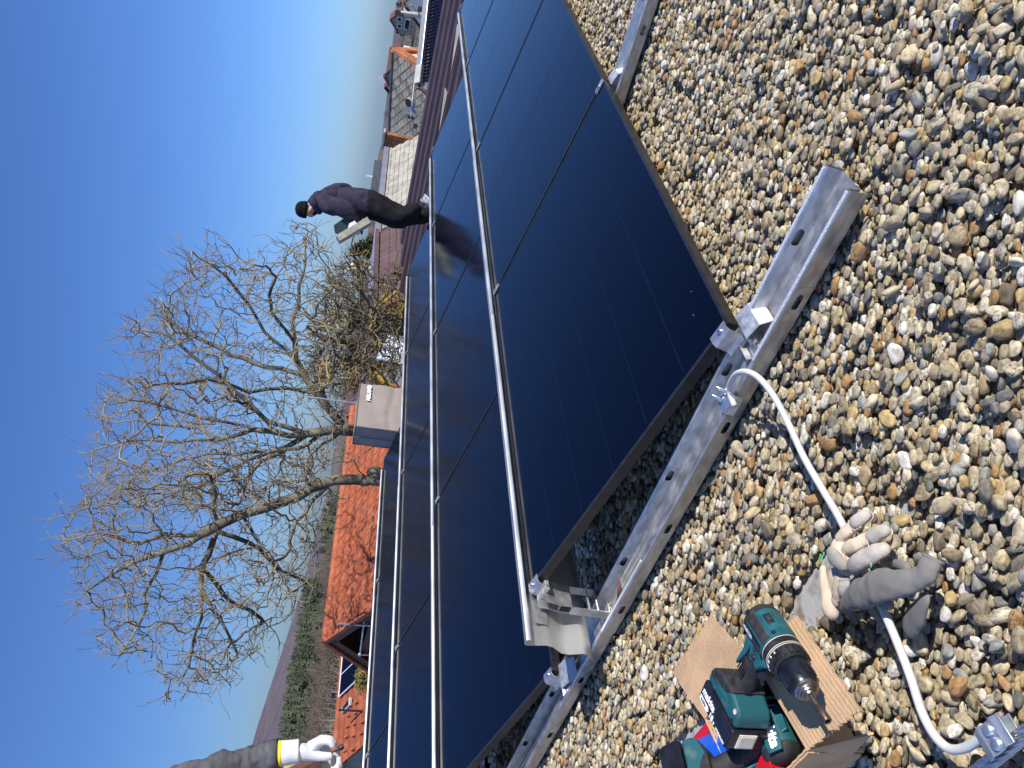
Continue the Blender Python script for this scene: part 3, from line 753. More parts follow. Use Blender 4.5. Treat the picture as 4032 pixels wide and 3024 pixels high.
# ================================================================== GROUND, HILLS
GZ = -5.2
mb = MB(); n_ = 48
xs = [-6000, -3000, -1500, -700, -350, -200] + [(-140 + 280*k/40) for k in range(41)] + [200, 350, 700, 1500, 3000, 6000]
ys = [-3000, -800, -200, -60, -20] + [(-5 + 7*k) for k in range(1, 34)] + [260, 320, 420, 600, 900, 1600, 3000, 6000]
def gz(x, y):
    z = GZ + .4*mnoise.noise(Vector((x*.02, y*.02, 1)))
    # the land rises on the right towards the hillside houses
    t_ = min(1, max(0, (y-45)/110)); s_ = min(1, max(0, (x+8)/45)); s_ = s_*s_*(3-2*s_)
    z += 5.4*t_*s_
    l_ = min(1, max(0, (25-x)/60)); z -= 9.5*min(1, max(0, (y-42)/120))*l_
    z -= 2.6*t_*s_ + 55*min(1, max(0, (y-150)/450))*s_ + 60*min(1, max(0, (y-700)/900))
    return z
vs = [(x, y, gz(x, y)) for y in ys for x in xs]; w_ = len(xs)
fs = [(j*w_+i, j*w_+i+1, (j+1)*w_+i+1, (j+1)*w_+i) for j in range(len(ys)-1) for i in range(w_-1)]
mb.add(vs, fs); gnd = struct(mb.build('ground', 'town_ground', smooth=180))
def hill(name, mat, crest, Yc, Yfoot, zfoot, kind_amp, seg=90, nrow=14, back=1.6, drop=0):
    # crest: picture points of the skyline, taken to distance Yc
    P = [at(ix+drop, iy, Yc) for ix, iy in crest]; P.sort(key=lambda q: q.x)
    xs_ = [q.x for q in P]; zs_ = [q.z for q in P]
    mb = MB(); rows = []
    X = np.linspace(xs_[0], xs_[-1], seg)
    for r_ in range(nrow+5):
        for k, x in enumerate(X):
            zc = float(np.interp(x, xs_, zs_)) + kind_amp*.12*mnoise.noise(Vector((x*.02, 3, 0)))
            if r_ <= nrow:
                t_ = r_/nrow; y = Yfoot+(Yc-Yfoot)*t_; z = zfoot+(zc-zfoot)*(t_**1.15)
                xx = x*(y/Yc)
                z += kind_amp*mnoise.noise(Vector((xx*.006, y*.006, 0)))*math.sin(math.pi*t_)
            else:
                t_ = (r_-nrow)/5; y = Yc*(1+back*t_); z = zc - (zc-zfoot)*t_*1.1; xx = x
            mb.V.append((xx, y, z))
    for r_ in range(nrow+4):
        for k in range(seg-1):
            mb.F.append((r_*seg+k, r_*seg+k+1, (r_+1)*seg+k+1, (r_+1)*seg+k)); mb.M.append(0)
    o = struct(mb.build(name, mat, smooth=180)); return o, (X, xs_, zs_)
FH = [(930, 3800), (900, 3400), (945, 3150), (991, 2938), (1029, 2807), (1088, 2653), (1133, 2549), (1162, 2481), (1172, 2400), (1189, 2327), (1209, 2230), (1247, 2110), (1286, 1989), (1315, 1763), (1345, 1600), (1375, 1400), (1420, 1100), (1490, 800), (1530, 500), (1570, 100), (1610, -400)]
hill('distant_hill', 'far_wood', FH, 2600, 1100, -95, 16)
MH = [(1140, 3700), (1128, 3350), (1118, 3050), (1122, 2915), (1140, 2780), (1155, 2653), (1185, 2508), (1200, 2423), (1216, 2327), (1232, 2245), (1262, 2192), (1286, 2115), (1300, 2037), (1334, 1796), (1352, 1700), (1372, 1500), (1400, 1250), (1470, 950), (1530, 700), (1580, 400), (1620, 0), (1660, -400)]
mh, mprof = hill('wooded_hill', 'forest_floor', MH, 620, 170, -15.5, 5, drop=62)
# ---- the wood on that hill: conifers above, bare trees below
def far_conifer(k):
    rs = np.random.RandomState(300+k); mb = MB(); lean = rs.normal()*.02
    bot = rs.uniform(.26, .45)
    for L_ in range(15):
        t_ = L_/14; z0 = bot+(1-bot)*t_; r_ = .17*(1-t_)**.7*(1 if t_ > .18 else .7) + .012
        for j in range(5):
            a_ = rs.rand()*6.28; rr = r_*rs.uniform(.25, .95); c = Vector((math.cos(a_)*rr+lean*z0, math.sin(a_)*rr, z0+rs.normal()*.02)); s_ = rs.uniform(.035, .070)*(1.15-.5*t_)
            mb.add([c+Vector((s_, 0, -.3*s_)), c+Vector((-.5*s_, .87*s_, -.3*s_)), c+Vector((-.5*s_, -.87*s_, -.3*s_)), c+Vector((rs.normal()*.01, 0, s_*1.1))], [(0, 1, 3), (1, 2, 3), (2, 0, 3), (0, 2, 1)])
    mb.tube([(0, 0, 0), (0, 0, .92)], [.016, .004], 5, 1)
    return mb.mesh('fir_shape', ['conifer_far', 'trunk_pale'])
def far_bare(k, trunk=True):
    rs = np.random.RandomState(500+k); mb = MB()
    def grow(p, d, l, r_, lev):
        q = p + d*l; mb.tube([p, q], [r_, r_*.7], 3, 1 if lev == 0 else 0, caps=False)
        if lev >= 4: return
        for _ in range(3 if lev < 3 else 4):
            nd = (d + Vector(rs.normal(size=3))*.46); nd.z += .10; nd.normalize(); grow(p + d*l*rs.uniform(.55, 1), nd, l*rs.uniform(.58, .80), r_*.62, lev+1)
    grow(Vector((0, 0, 0)), Vector((rs.normal()*.05, rs.normal()*.05, 1)).normalized(), .40, .014, 0)
    return mb.mesh('bare_shape', ['wood_far', 'trunk_pale'])
fc = bpy.data.collections.new('wood_shapes'); shp = []
for k in range(4):
    o = bpy.data.objects.new('fir_shape', far_conifer(k)); o['kind'] = 'stuff'; fc.objects.link(o); shp.append(o)
for k in range(4):
    o = bpy.data.objects.new('bare_shape', far_bare(k)); o['kind'] = 'stuff'; fc.objects.link(o); shp.append(o)
order = {o.name: i for i, o in enumerate(sorted(fc.objects, key=lambda q: q.name))}
rs = np.random.RandomState(9); wp, wt, ws, wi = [], [], [], []
def hill_z(x, y):
    X, xs_, zs_ = mprof; t_ = (y-170)/450; xc = x*620/y
    zc = float(np.interp(xc, xs_, zs_)); z = -15.5+(zc+15.5)*(t_**1.15)
    return z + 5*mnoise.noise(Vector((x*.006, y*.006, 0)))*math.sin(math.pi*t_)
for _ in range(11000):
    t_ = rs.uniform(.10, 1.0); y = 170+450*t_; u = rs.uniform(-.95, .75); x = y*u
    z = hill_z(x, y); P = Vector((x, y, z)); ix, iy, d = pix(P)
    if not (-200 < iy < 3300): continue
    # conifers fill a band high on the left part of the hill, with patches further right
    f = 0.0
    band = mnoise.noise(Vector((x*.012, y*.008, 7)))
    if iy > 2300: f = .95 if (t_ > .33+.16*band and t_ < .93+.1*band) else (.12 if t_ > .2 else 0)
    elif iy > 1950: f = .75 if (band > .15 and t_ > .45) else 0.03
    else: f = .015
    if rs.rand() < f*.86: k = rs.randint(4); s = rs.uniform(11, 17)
    else:
        k = 4+rs.randint(4); s = rs.uniform(9, 14)
        if t_ < .22 and rs.rand() < .5: continue
    wp.append((x, y, z-.3)); wt.append((rs.normal()*.04, rs.normal()*.04, rs.rand()*6.28)); ws.append(s); wi.append(order[shp[k].name])
me = bpy.data.meshes.new('wood'); me.from_pydata(wp, [], [])
for n2, ty, arr, key in (('turn', 'FLOAT_VECTOR', np.array(wt, np.float32).ravel(), 'vector'), ('size', 'FLOAT', np.array(ws, np.float32), 'value'), ('shape', 'INT', np.array(wi, np.int32), 'value')):
    q = me.attributes.new(n2, ty, 'POINT'); q.data.foreach_set(key, arr)
wo = instancer('wood', me, fc, None); wo['kind'] = 'stuff'; wo['label'] = 'mixed wood of dark firs and bare brown trees covering the far hillside'

# ================================================================== BUILDINGS
def ridge_frame(pa, Ya, pb):
    """ridge from picture point pa (at distance Ya), level, through picture point pb"""
    P = at(*pa, Ya); Q = onz(*pb, P.z); d = (Q-P).normalized(); n_ = Vector((-d.y, d.x, 0))
    if n_.dot(CAM-P) < 0: n_ = -n_
    return P, Q, d, n_
def rake_angle(P, d, n_, px_):
    H = onplane(*px_, P, d); v = H-P; return math.atan2(-v.z, v.dot(n_)), v.length
def pantile(tw, tl, wave, lift, mat, seg=8):
    mb = MB(); top, bot = [], []
    for k in range(seg+1):
        x = tw*1.04*k/seg; z = wave*(math.sin(2*math.pi*k/seg))
        top.append((x, 0, z)); bot.append((x, tl*1.06, z+lift))
    v = top+bot+[(x, y, z-.022) for x, y, z in bot]; s1_ = seg+1
    fs = [(k, k+1, s1_+k+1, s1_+k) for k in range(seg)] + [(s1_+k, s1_+k+1, 2*s1_+k+1, 2*s1_+k) for k in range(seg)]
    mb.add(v, fs); return mb.mesh('tile', mat, 60)
def tile_face(parent, O, U, V, nu, nv, tw, tl, me, lo, hi, jitter=.006, limit=300, stag=0.0, skip=None, name='tile'):
    """tiles laid from O along U (eave wise) and V (down the slope)"""
    Nn = U.cross(V).normalized(); sgn = 1 if Nn.z > 0 else -1; Nn = Nn*sgn
    rs = np.random.RandomState(int(abs(O.x*1000)) % 9999); seen, rest = [], []
    for j in range(nv):
        for i in range(nu):
            off = stag*(j % 2)
            P = O + U*((i+off)*tw) + V*(j*tl); c = P + U*(tw/2) + V*(tl/2)
            if skip and skip(c): continue
            ix, iy, d = pix(c)
            M = frame(P + Nn*rs.normal()*jitter*.4, (U + V*rs.normal()*jitter).normalized(), (V + Nn*rs.normal()*jitter).normalized(), Nn)
            (seen if (lo <= ix <= hi and -60 < iy < 3080) else rest).append(M)
    rest += seen[limit:]; seen = seen[:limit]
    inv = ROOTM[parent.name].inverted()
    for M in seen: inst(name, me, parent, inv @ M)
    if rest:
        V0 = [v.co.copy() for v in me.vertices]; F0 = [tuple(p_.vertices) for p_ in me.polygons]; mb = MB()
        for M in rest: mb.add([M @ v for v in V0], F0)
        o = mb.build(name + 's', [m_.name for m_ in me.materials], parent); o['kind'] = 'stuff'
# ---- house with the new orange tiles
R0, R1, d1, n1 = ridge_frame((1278, 2530), 18.6, (1371, 1750))
th_r, len_r = rake_angle(R0, d1, n1, (1462, 2405)); th_l, _ = rake_angle(R0, d1, -n1, (1445, 2640))
print('house1 pitch', math.degrees(th_r), math.degrees(th_l), 'ridge', (R1-R0).length, R0, R1)
def slope(n_, th): return n_*math.cos(th) - ZUP*math.sin(th)
LH = (R1-R0).length + 1.5; SL1 = 4.6
h1 = thing('orange_roofed_house', 'house with a bright orange pantile roof standing behind the big bare trees', 'house', R0 + Vector((0, 0, GZ-R0.z)))
V1 = slope(n1, th_r); V1b = slope(-n1, th_l)
PT = pantile(.27, .34, .022, .030, 'orange_tile')
tile_face(h1, R0 + V1*.10, d1, V1, int(LH/.27), int(SL1/.34), .27, .34, PT, 1200, 1520)
tile_face(h1, R0 + V1b*.10, d1, V1b, int(LH/.27), int(SL1/.34), .27, .34, PT, 0, 0)
mb = MB()
for k in range(int(LH/.38)):
    mb.lathe([(0, .105), (.40, .095)], R0 + d1*(k*.38) - ZUP*.015, d1, 12)
mb.build('ridge_tiles', 'orange_tile', h1, smooth=60)
mb = MB()
for V_, n_ in ((V1, n1), (V1b, -n1)):
    for k in range(int(SL1/.34)): mb.box(R0 + V_*(.2+k*.34) - d1*.0 + ZUP*.0, .06, .36, .10, d1, V_, d1.cross(V_).normalized())
mb.build('verge_tiles', 'orange_tile', h1)
mb = MB()
for V_ in (V1, V1b): mb.box(R0 + V_*(SL1/2) - ZUP*.17 + d1*.06, .05, SL1, .24, d1, V_, d1.cross(V_).normalized())
mb.build('bargeboard', 'brown_wood', h1)
mb = MB(); eL = R0 + V1*SL1 - ZUP*.12; eR = R0 + V1b*SL1 - ZUP*.12; ap = R0 - ZUP*.12
for q in (0,):
    a0_, b0_, c0_ = ap + d1*.12, eL + d1*.12, eR + d1*.12; a1_, b1_, c1_ = ap + d1*LH, eL + d1*LH, eR + d1*LH
    mb.add([a0_, b0_, c0_, a1_, b1_, c1_], [(0, 1, 4, 3), (0, 3, 5, 2)])
mb.build('roof_deck', 'brown_wood', h1)
mb = MB(); zb = GZ - .3
gw = 1.2
wl = R0 + n1*(SL1*.92*math.cos(th_r)) ; wr = R0 - n1*(SL1*.92*math.cos(th_l))
zl, zr = R0.z - SL1*.92*math.sin(th_r) - .15, R0.z - SL1*.92*math.sin(th_l) - .15
pl = [(wl.dot(n1), zl), (R0.dot(n1), R0.z-.15), (wr.dot(n1), zr), (wr.dot(n1), zb), (wl.dot(n1), zb)]
O_ = d1*R0.dot(d1); mb.prism(pl, O_, n1, ZUP, d1, gw, LH-.3); mb.build('wall', 'inside_shade', h1)  # blackened wall: shade of the interior put into its colour
# open timber gable: tie beam, posts, glazed dark infill
mb = MB(); tb = R0 - ZUP*1.02 + d1*.25; mb.box(tb, 2.7, .12, .16, n1, d1, ZUP); mb.box(R0 - ZUP*1.6 + d1*.25, 3.9, .12, .14, n1, d1, ZUP); mb.build('tie_beam', 'brown_wood', h1)
gl = MB(); gl.add([R0 - ZUP*.45 + d1*.6, R0 - ZUP*1.0 + n1*.75 + d1*.6, R0 - ZUP*1.0 - n1*.75 + d1*.6], [(0, 1, 2)])
gl.add([R0 - ZUP*1.06 + n1*1.2 + d1*.6, R0 - ZUP*1.06 - n1*1.2 + d1*.6, R0 - ZUP*1.6 - n1*1.5 + d1*.6, R0 - ZUP*1.6 + n1*1.5 + d1*.6], [(0, 1, 2, 3)]); gl.build('gable_glazing', 'dark_glass', h1)
for q in (R0 - ZUP*.75 + d1*.55, R0 - ZUP*1.30 + d1*.55 + n1*.4):
    mb = MB(); mb.box(q, .05, .05, .6, n1, d1, ZUP); mb.build('mullion', 'pole_grey', h1)
# scaffold tubes in front of the gable
sc = thing('scaffold', 'grey scaffold tubes standing in front of the dark gable of the orange roof', 'scaffold', at(1460, 2455, 17.8) - ZUP*3)
YSC = 17.8
def pxpole(name, p, q, r_, Y0=YSC, Y1=None, mat='galvanised', par=sc):
    mb = MB(); mb.tube([at(*p, Y0), at(*q, Y1 or Y0)], r_, 8); return mb.build(name, mat, par, smooth=60)
pxpole('upright', (1331, 2455), (1530, 2468), .024); pxpole('upright', (1414, 2578), (1530, 2580), .022); pxpole('ledger', (1434, 2447), (1417, 2582), .024, 17.75)
cp = MB(); 
for q in ((1435, 2461), (1417, 2577)): cp.ball(at(*q, 17.75), .05, 5)
cp.build('coupler', 'galvanised', sc)
# ---- second orange roof with panels, on the left
S0, S1, d2, n2 = ridge_frame((1352, 2588), 27.0, (1312, 3038))
th2, _ = rake_angle(onplane(1331, 2749, S0, n2), d2, n2, (1412, 2673))
print('house2', math.degrees(th2), d2, S0, S1)
h2 = thing('old_orange_house', 'house with a weathered orange roof, skylight and roof panels at the left', 'house', S0 + Vector((0, 0, GZ-S0.z)))
V2 = slope(n2, th2); V2b = slope(-n2, th2); L2 = (S1-S0).length; O2 = S0 - d2*3.0; LT = L2+3.0; SL2 = 5.6
PT2 = pantile(.30, .36, .014, .020, 'orange_tile_old')
tile_face(h2, O2 + V2*.08, d2, V2, int(LT/.30), int(SL2/.36), .30, .36, PT2, 1300, 1470)
mb = MB(); N2 = d2.cross(V2).normalized(); N2 = N2 if N2.z > 0 else -N2
for k in range(int(LT/.40)): mb.lathe([(0, .11), (.42, .10)], O2 + d2*(k*.40), d2, 10)
mb.build('ridge_tiles', 'orange_tile_old', h2, smooth=60)
mb = MB(); e = [O2, O2 + d2*LT]
mb.add([e[0]-ZUP*.05, e[1]-ZUP*.05, e[1]+V2*SL2-ZUP*.05, e[0]+V2*SL2-ZUP*.05, e[1]+V2b*SL2-ZUP*.05, e[0]+V2b*SL2-ZUP*.05], [(0, 1, 2, 3), (0, 1, 4, 5)]); mb.build('roof_deck', 'orange_tile_old', h2)
mb = MB(); w2 = SL2*.93*math.cos(th2); zz_ = S0.z - SL2*.93*math.sin(th2) - .12
mb.prism([(w2, zz_), (0, S0.z-.12), (-w2, zz_), (-w2, GZ-.3), (w2, GZ-.3)], O2, n2, Vector((0, 0, 1)), d2, .35, LT-.35)
mb.V = [(v[0], v[1], v[2]-O2.z) for v in mb.V]; mb.build('wall', 'plaster_grey', h2)
def on2(ix, iy, up=0.0): return onplane(ix, iy, S0 + N2*up, N2)
def plate(name, pts, th, mat, par, Nn, bev=0):
    mb = MB(); p_ = [Vector(q) for q in pts]; n = len(p_)
    mb.add([q for q in p_] + [q + Nn*th for q in p_], [tuple(range(n-1, -1, -1)), tuple(range(n, 2*n))] + [(i, (i+1) % n, n+(i+1) % n, n+i) for i in range(n)]); return mb.build(name, mat, par, bevel=bev)
sp_ = thing('roof_panel_array', 'dark solar panels in white frames on the weathered orange roof at the left', 'solar panel', on2(1380, 2690))
PA0 = on2(1338, 2744, .10); V2u = V2
du, dv = -d2, V2
cw, chh = .78, 1.55
for i in range(5):
    for j in range(2):
        o_ = PA0 + du*(i*cw) + dv*(j*chh)
        plate('panel', [o_ + du*.015, o_ + du*(cw-.015), o_ + du*(cw-.015) + dv*(chh-.03), o_ + du*.015 + dv*(chh-.03)], .03, 'panel_glass', sp_, N2)
fr = MB()
for i in range(6): fr.box(PA0 + du*(i*cw) + dv*chh + N2*.02, .022, 2*chh, .04, du, dv, N2)
for j in range(3): fr.box(PA0 + du*(2.5*cw) + dv*(j*chh - .012) + N2*.022, 5*cw, .035, .045, du, dv, N2)
fr.box(PA0 + du*(3.1*cw) + dv*chh + N2*.05, .05, 2*chh, .02, du, dv, N2)
fr.build('frame', 'print_white', sp_)
sk = [on2(1351, 2811, .05), on2(1354, 2788, .05), on2(1386, 2746, .05), on2(1384, 2778, .05)]
wn = tag(plate('skylight', sk, .07, 'pole_grey', h2, N2), None)
cen = sum(sk, Vector())/4; plate('pane', [cen + (q-cen)*.72 + N2*.075 for q in sk], .01, 'dark_glass', wn, N2)
mb = MB()
for (x, y) in ((1910, 522), (1900, 656), (1810, 688), (1888, 792), (1800, 820), (1985, 765), (1878, 935), (1787, 950), (1972, 905), (1865, 1105), (1770, 1127), (2010, 362)):
    c = on2(800+x/3.16, 2600+y/3.16, .05); mb.box(c, .07, .14, .09, d2, V2, N2)
mb.build('snow_hooks', 'orange_tile', h2)
vp = MB(); c = on2(1430, 2800, 0); vp.tube([c, c + ZUP*.75], .035, 8); vp.build('vent_pipe', 'tool_black', h2)
# climbing bush at the corner of that roof
bs = thing('bush', 'yellow green bush growing at the edge of the weathered orange roof', 'bush', at(1440, 2690, 23.5) - ZUP*3.2)
rs = np.random.RandomState(4); lf = MB(); stm = MB()
for _ in range(420):
    c = at(1425 + rs.normal()*16, 2680 + rs.normal()*24, 23.5 + rs.normal()*.25); s = rs.uniform(.03, .06)
    x = Vector(rs.normal(size=3)).normalized(); y = x.orthogonal().normalized(); lf.quad(c - x*s, c - y*s*.6, c + x*s, c + y*s*.6)
lf.build('leaves', 'bush_leaf', bs)['kind'] = 'stuff'
for k in range(6): stm.tube([at(1450+k*3, 2690, 23.5) - ZUP*3.0, at(1440 - 4*k, 2670+8*k, 23.5)], [.03, .01], 5)
stm.build('stem', 'bark', bs)
# ---- cream house at the left rim
def gable_house(name, label, apex, yaw, L_, half, pitch, hwall, wall, roofm, wins=(), group=None, over=.25, chim=None, base=None):
    d = Vector((math.cos(yaw), math.sin(yaw), 0)); n_ = Vector((-d.y, d.x, 0)); apex = Vector(apex)
    zb_ = base if base is not None else apex.z-half*math.tan(pitch)-hwall
    t_ = thing(name, label, 'house', Vector((apex.x, apex.y, zb_)), group)
    ze = apex.z - half*math.tan(pitch)
    mb = MB(); mb.prism([(half, ze-.05), (0, apex.z-.08), (-half, ze-.05), (-half, zb_-.5), (half, zb_-.5)], Vector((apex.x, apex.y, 0)), n_, ZUP, d, 0, L_); mb.build('wall', wall, t_)
    rf = MB(); sl_ = half/math.cos(pitch)+over
    for s_ in (1, -1):
        V_ = slope(n_*s_, pitch); N_ = d.cross(V_); N_ = N_ if N_.z > 0 else -N_
        p0 = apex - d*over; rf.add([p0, p0 + d*(L_+2*over), p0 + d*(L_+2*over) + V_*sl_, p0 + V_*sl_] + [q + N_*.10 for q in (p0, p0 + d*(L_+2*over), p0 + d*(L_+2*over) + V_*sl_, p0 + V_*sl_)], [(0, 1, 2, 3), (4, 5, 6, 7), (0, 1, 5, 4), (1, 2, 6, 5), (2, 3, 7, 6), (3, 0, 4, 7)])
    ro = rf.build('roof', roofm, t_)
    for (side, u, v, w_, h_) in wins:   # side: 'g' gable at apex end, 'h' far gable, 'l'/'r' long walls
        if side == 'g': c = apex + n_*u - ZUP*v - d*.03; X = n_
        elif side == 'h': c = apex + d*(L_+.03) + n_*u - ZUP*v; X = n_
        else:
            s_ = 1 if side == 'l' else -1; c = Vector((apex.x, apex.y, ze)) + n_*s_*(half+.03) + d*u - ZUP*v; X = d
        Yn = X.cross(ZUP)
        f_ = MB(); f_.box(c, w_, .08, h_, X, Yn, ZUP); fo = f_.build('window', 'print_white', t_)
        g_ = MB(); g_.box(c, w_-.16, .12, h_-.16, X, Yn, ZUP); g_.build('pane', 'dark_glass', fo)
    if chim:
        u, v, w_, h_, mt = chim; c = apex + d*u + n_*v; cm = MB(); cm.box(c, w_, w_, h_, d, n_, ZUP); cm.build('chimney', mt, ro)
    return t_
ch = thing('cream_house', 'cream gabled house with a brown bargeboard at the left edge behind the gloved hand', 'house', at(1300, 3060, 33) + Vector((0, 0, GZ)) - ZUP*at(1300, 3060, 33).z)
YC = 33.0
cr4 = [(1165, 3040), (1255, 2992), (1420, 2992), (1420, 3300), (1165, 3300)]
wl = MB(); wl.add([at(x, y, YC) for x, y in cr4] + [at(x, y, YC+4) for x, y in cr4], [(4, 3, 2, 1, 0), (5, 6, 7, 8, 9), (0, 1, 6, 5), (1, 2, 7, 6), (2, 3, 8, 7), (3, 4, 9, 8), (4, 0, 5, 9)]); wl.build('wall', 'plaster_cream', ch)
uw = [(1116, 3004), (1186, 3001), (1200, 3300), (1116, 3300)]
wl = MB(); wl.add([at(x, y, YC+5) for x, y in uw] + [at(x, y, YC+8) for x, y in uw], [(3, 2, 1, 0), (4, 5, 6, 7), (0, 1, 5, 4), (1, 2, 6, 5), (2, 3, 7, 6), (3, 0, 4, 7)]); wl.build('upper_wall', 'plaster_yellow', ch)
bb = MB(); p, q = at(1060, 3090, YC-.4), at(1262, 2985, YC-.4); v_ = (q-p).normalized(); bb.box((p+q)/2, (q-p).length, .6, .26, v_, Vector((0, 1, 0)), v_.cross(Vector((0, 1, 0)))); bb.build('bargeboard', 'brown_wood', ch)
lp = MB(); lp.ball(at(1256, 3022, YC-.3), .2, 6); lp.build('wall_lamp', 'galvanised', ch)

# ---- brown ribbed sheet roof edge on the right side of the gravel roof
br = thing('ribbed_roof_edge', 'dark brown trapezoidal metal sheets along the right edge of the gravel roof', 'roof edge', W(7.6, -2, -.3))
def rib_sheet(a0, a1, b0, b1, z0, z1, nr):
    mb = MB(); prof = []; w_ = (a1-a0)/nr; rise = (z1-z0)/nr
    for k in range(nr):
        a_, z_ = a0+k*w_, z0+k*rise
        prof += [(a_, z_), (a_+w_*.46, z_+rise*.46), (a_+w_*.54, z_+rise*.54+.052), (a_+w_*.92, z_+rise*.92+.052)]
    prof.append((a1, z1))
    mb.sheet(prof, -.002, W(0, 0, 0), A, ZUP, B, b0, b1); return mb
def bend(a_, z_, iy):      # where a rib must stop along B to be seen ending at picture row iy
    best = None
    for k in range(400):
        b_ = 2 - k*.03; q = pix(W(a_, b_, z_)); e = abs(q[1]-iy)
        if best is None or e < best[0]: best = (e, b_)
    return best[1]
RZ = lambda a_: .02 + (a_-7.5)*.135
RW = .31
for k, iy in enumerate((1250, 1200, 1140, 1130, 1032, 944)):
    a_ = 7.5+k*RW; rib_sheet(a_, a_+RW, bend(a_+RW, RZ(a_+RW), iy), 5.5, RZ(a_), RZ(a_+RW), 1).build('sheet', 'brown_sheet', br)
mb = MB(); mb.prism([(7.46, -.6), (7.46, .0), (9.30, .22), (9.30, -.6)], W(0, 0, 0), A, ZUP, B, -1.0, 5.4); mb.build('core', 'brown_sheet', br)
lp = MB()
for k, b_ in enumerate((-1.3, -.55, .25, .95, 1.75)):
    lp.add([W(8.06, b_-.42, RZ(8.06)+.06), W(8.20, b_+.1, RZ(8.2)+.065), W(8.02, b_+.1, RZ(8.02)+.06)], [(0, 1, 2)])
lp.build('lap_corner', 'shingle', br, solid=.004)  # pale colour stands for sunlight on the brown sheet laps
# ================================================================== RIGHT BACKGROUND
# ---- house with the grey diamond slates, brick gable to the right
def ridge_on(pa, Ya, pb, axis):
    # level ridge drawn in the vertical plane through pa that contains the horizontal direction axis
    P = at(*pa, Ya); nrm_ = Vector((-axis.y, axis.x, 0)); Q = onplane(*pb, P, nrm_); d = (Q-P).normalized()
    n_ = nrm_ if nrm_.dot(CAM-P) > 0 else -nrm_
    return P, Q, d, n_.normalized()
D0, D1, d3, n3 = ridge_on((1545, 200), 30.0, (1530, 520), B)
th3, _ = rake_angle(D0, d3, n3, (1646, 252)); th3b, _ = rake_angle(D0, d3, -n3, (1652, 186))
print('slate', math.degrees(th3), math.degrees(th3b), d3, D0, D1)
L3 = (D1-D0).length + .8; V3 = slope(n3, th3); V3b = slope(-n3, th3b); N3 = d3.cross(V3); N3 = N3 if N3.z > 0 else -N3
h3 = thing('slate_house', 'house with a grey diamond slate roof and an orange brick gable edge', 'house', D0 + Vector((0, 0, GZ-D0.z)))
SL3 = 4.4
mb = MB(); mb.add([D0, D0+d3*L3, D0+d3*L3+V3*SL3, D0+V3*SL3, D0+d3*L3+V3b*SL3, D0+V3b*SL3], [(0, 1, 2, 3), (0, 1, 4, 5)]); mb.build('roof_deck', 'slate_joint', h3)
dm = MB(); q_ = .185; dm.add([(0, -q_*1.0, 0.012), (q_*.94, 0, .022), (0, q_*1.0, .034), (-q_*.94, 0, .022), (0, -q_, -.006), (q_*.94, 0, 0), (0, q_, .010), (-q_*.94, 0, 0)], [(0, 1, 2, 3), (0, 1, 5, 4), (1, 2, 6, 5), (2, 3, 7, 6), (3, 0, 4, 7)])
dme = dm.mesh('slate', 'slate_grey'); cnt = []
inv = ROOTM[h3.name].inverted(); rs = np.random.RandomState(3); restm = []
for j in range(int(SL3/.19)):
    for i in range(int(L3/.37)+1):
        c = D0 + d3*(i*.37 + (.185 if j % 2 else 0) + .1) + V3*(j*.19+.20); ix, iy, _ = pix(c)
        M = frame(c + N3*(.004+rs.normal()*.003), (d3 + V3*rs.normal()*.03).normalized(), (V3 + N3*rs.normal()*.03).normalized(), N3)
        (cnt if ix < 1668 else restm).append(M)
restm += cnt[300:]
for M in cnt[:300]: inst('slate', dme, h3, inv @ M)
mb = MB(); v0 = [v.co.copy() for v in dme.vertices]; f0 = [tuple(p_.vertices) for p_ in dme.polygons]
for M in restm: mb.add([M @ v for v in v0], f0)
o = mb.build('slates', 'slate_grey', h3); o['kind'] = 'stuff'
mb = MB(); mb.box(D0 + d3*(L3/2) + ZUP*.02, L3, .22, .05, d3, n3, ZUP); mb.build('ridge_cap', 'slate_joint', h3)
mb = MB(); zz_ = GZ-.4
for V_, n_ in ((V3, n3), (V3b, -n3)):
    pass
a_, b_ = SL3*.96*math.cos(th3), SL3*.96*math.cos(th3b)
mb.prism([(a_, D0.z-SL3*.96*math.sin(th3)-.05), (0, D0.z-.06), (-b_, D0.z-SL3*.96*math.sin(th3b)-.05), (-b_, zz_), (a_, zz_)], Vector((D0.x, D0.y, 0)), n3, ZUP, d3, .02, L3-.05); mb.build('wall', 'plaster_white', h3)
# brick courses up both edges of the gable
bk = MB(); rs = np.random.RandomState(2)
for V_ in (V3, V3b):
    Nn_ = d3.cross(V_).normalized(); Nn_ = Nn_ if Nn_.z > 0 else -Nn_
    for k in range(int(SL3/.13)):
        for r_ in range(3):
            bk.box(D0 + V_*(.07+k*.13+.03*(r_ % 2)) - Nn_*(.03+r_*.13) - d3*(.03+rs.rand()*.012), .14, .118, .118, d3, V_, Nn_)
bk.build('verge_bricks', 'brick', h3)
pl = MB(); 
pl.add([D0 - d3*.012 - ZUP*.55, D0 - d3*.012 + V3*2.2 - ZUP*.55, D0 - d3*.012 + V3b*2.2 - ZUP*.55], [(0, 1, 2)]); pl.build('gable_render', 'plaster_cream', h3)
# roof opening; a black disc stands in for the shade in it
hc = onplane(1617, 405, D0, N3); wn = MB(); wn.lathe([(0, .25), (.06, .25), (.10, .225)], hc, N3, 16, sy=.75); wo_ = wn.build('roof_hatch', 'slate_grey', h3)
hl = MB(); hl.lathe([(.07, .20), (.108, .20)], hc, N3, 16, sy=.8); hl.build('opening', 'inside_shade', wo_)
ht = MB(); ht.box(hc - V3*.05 - d3*-.28 + N3*.10, .07, .40, .05, d3, V3, N3); ht.build('flap', 'plaster_cream', wo_)
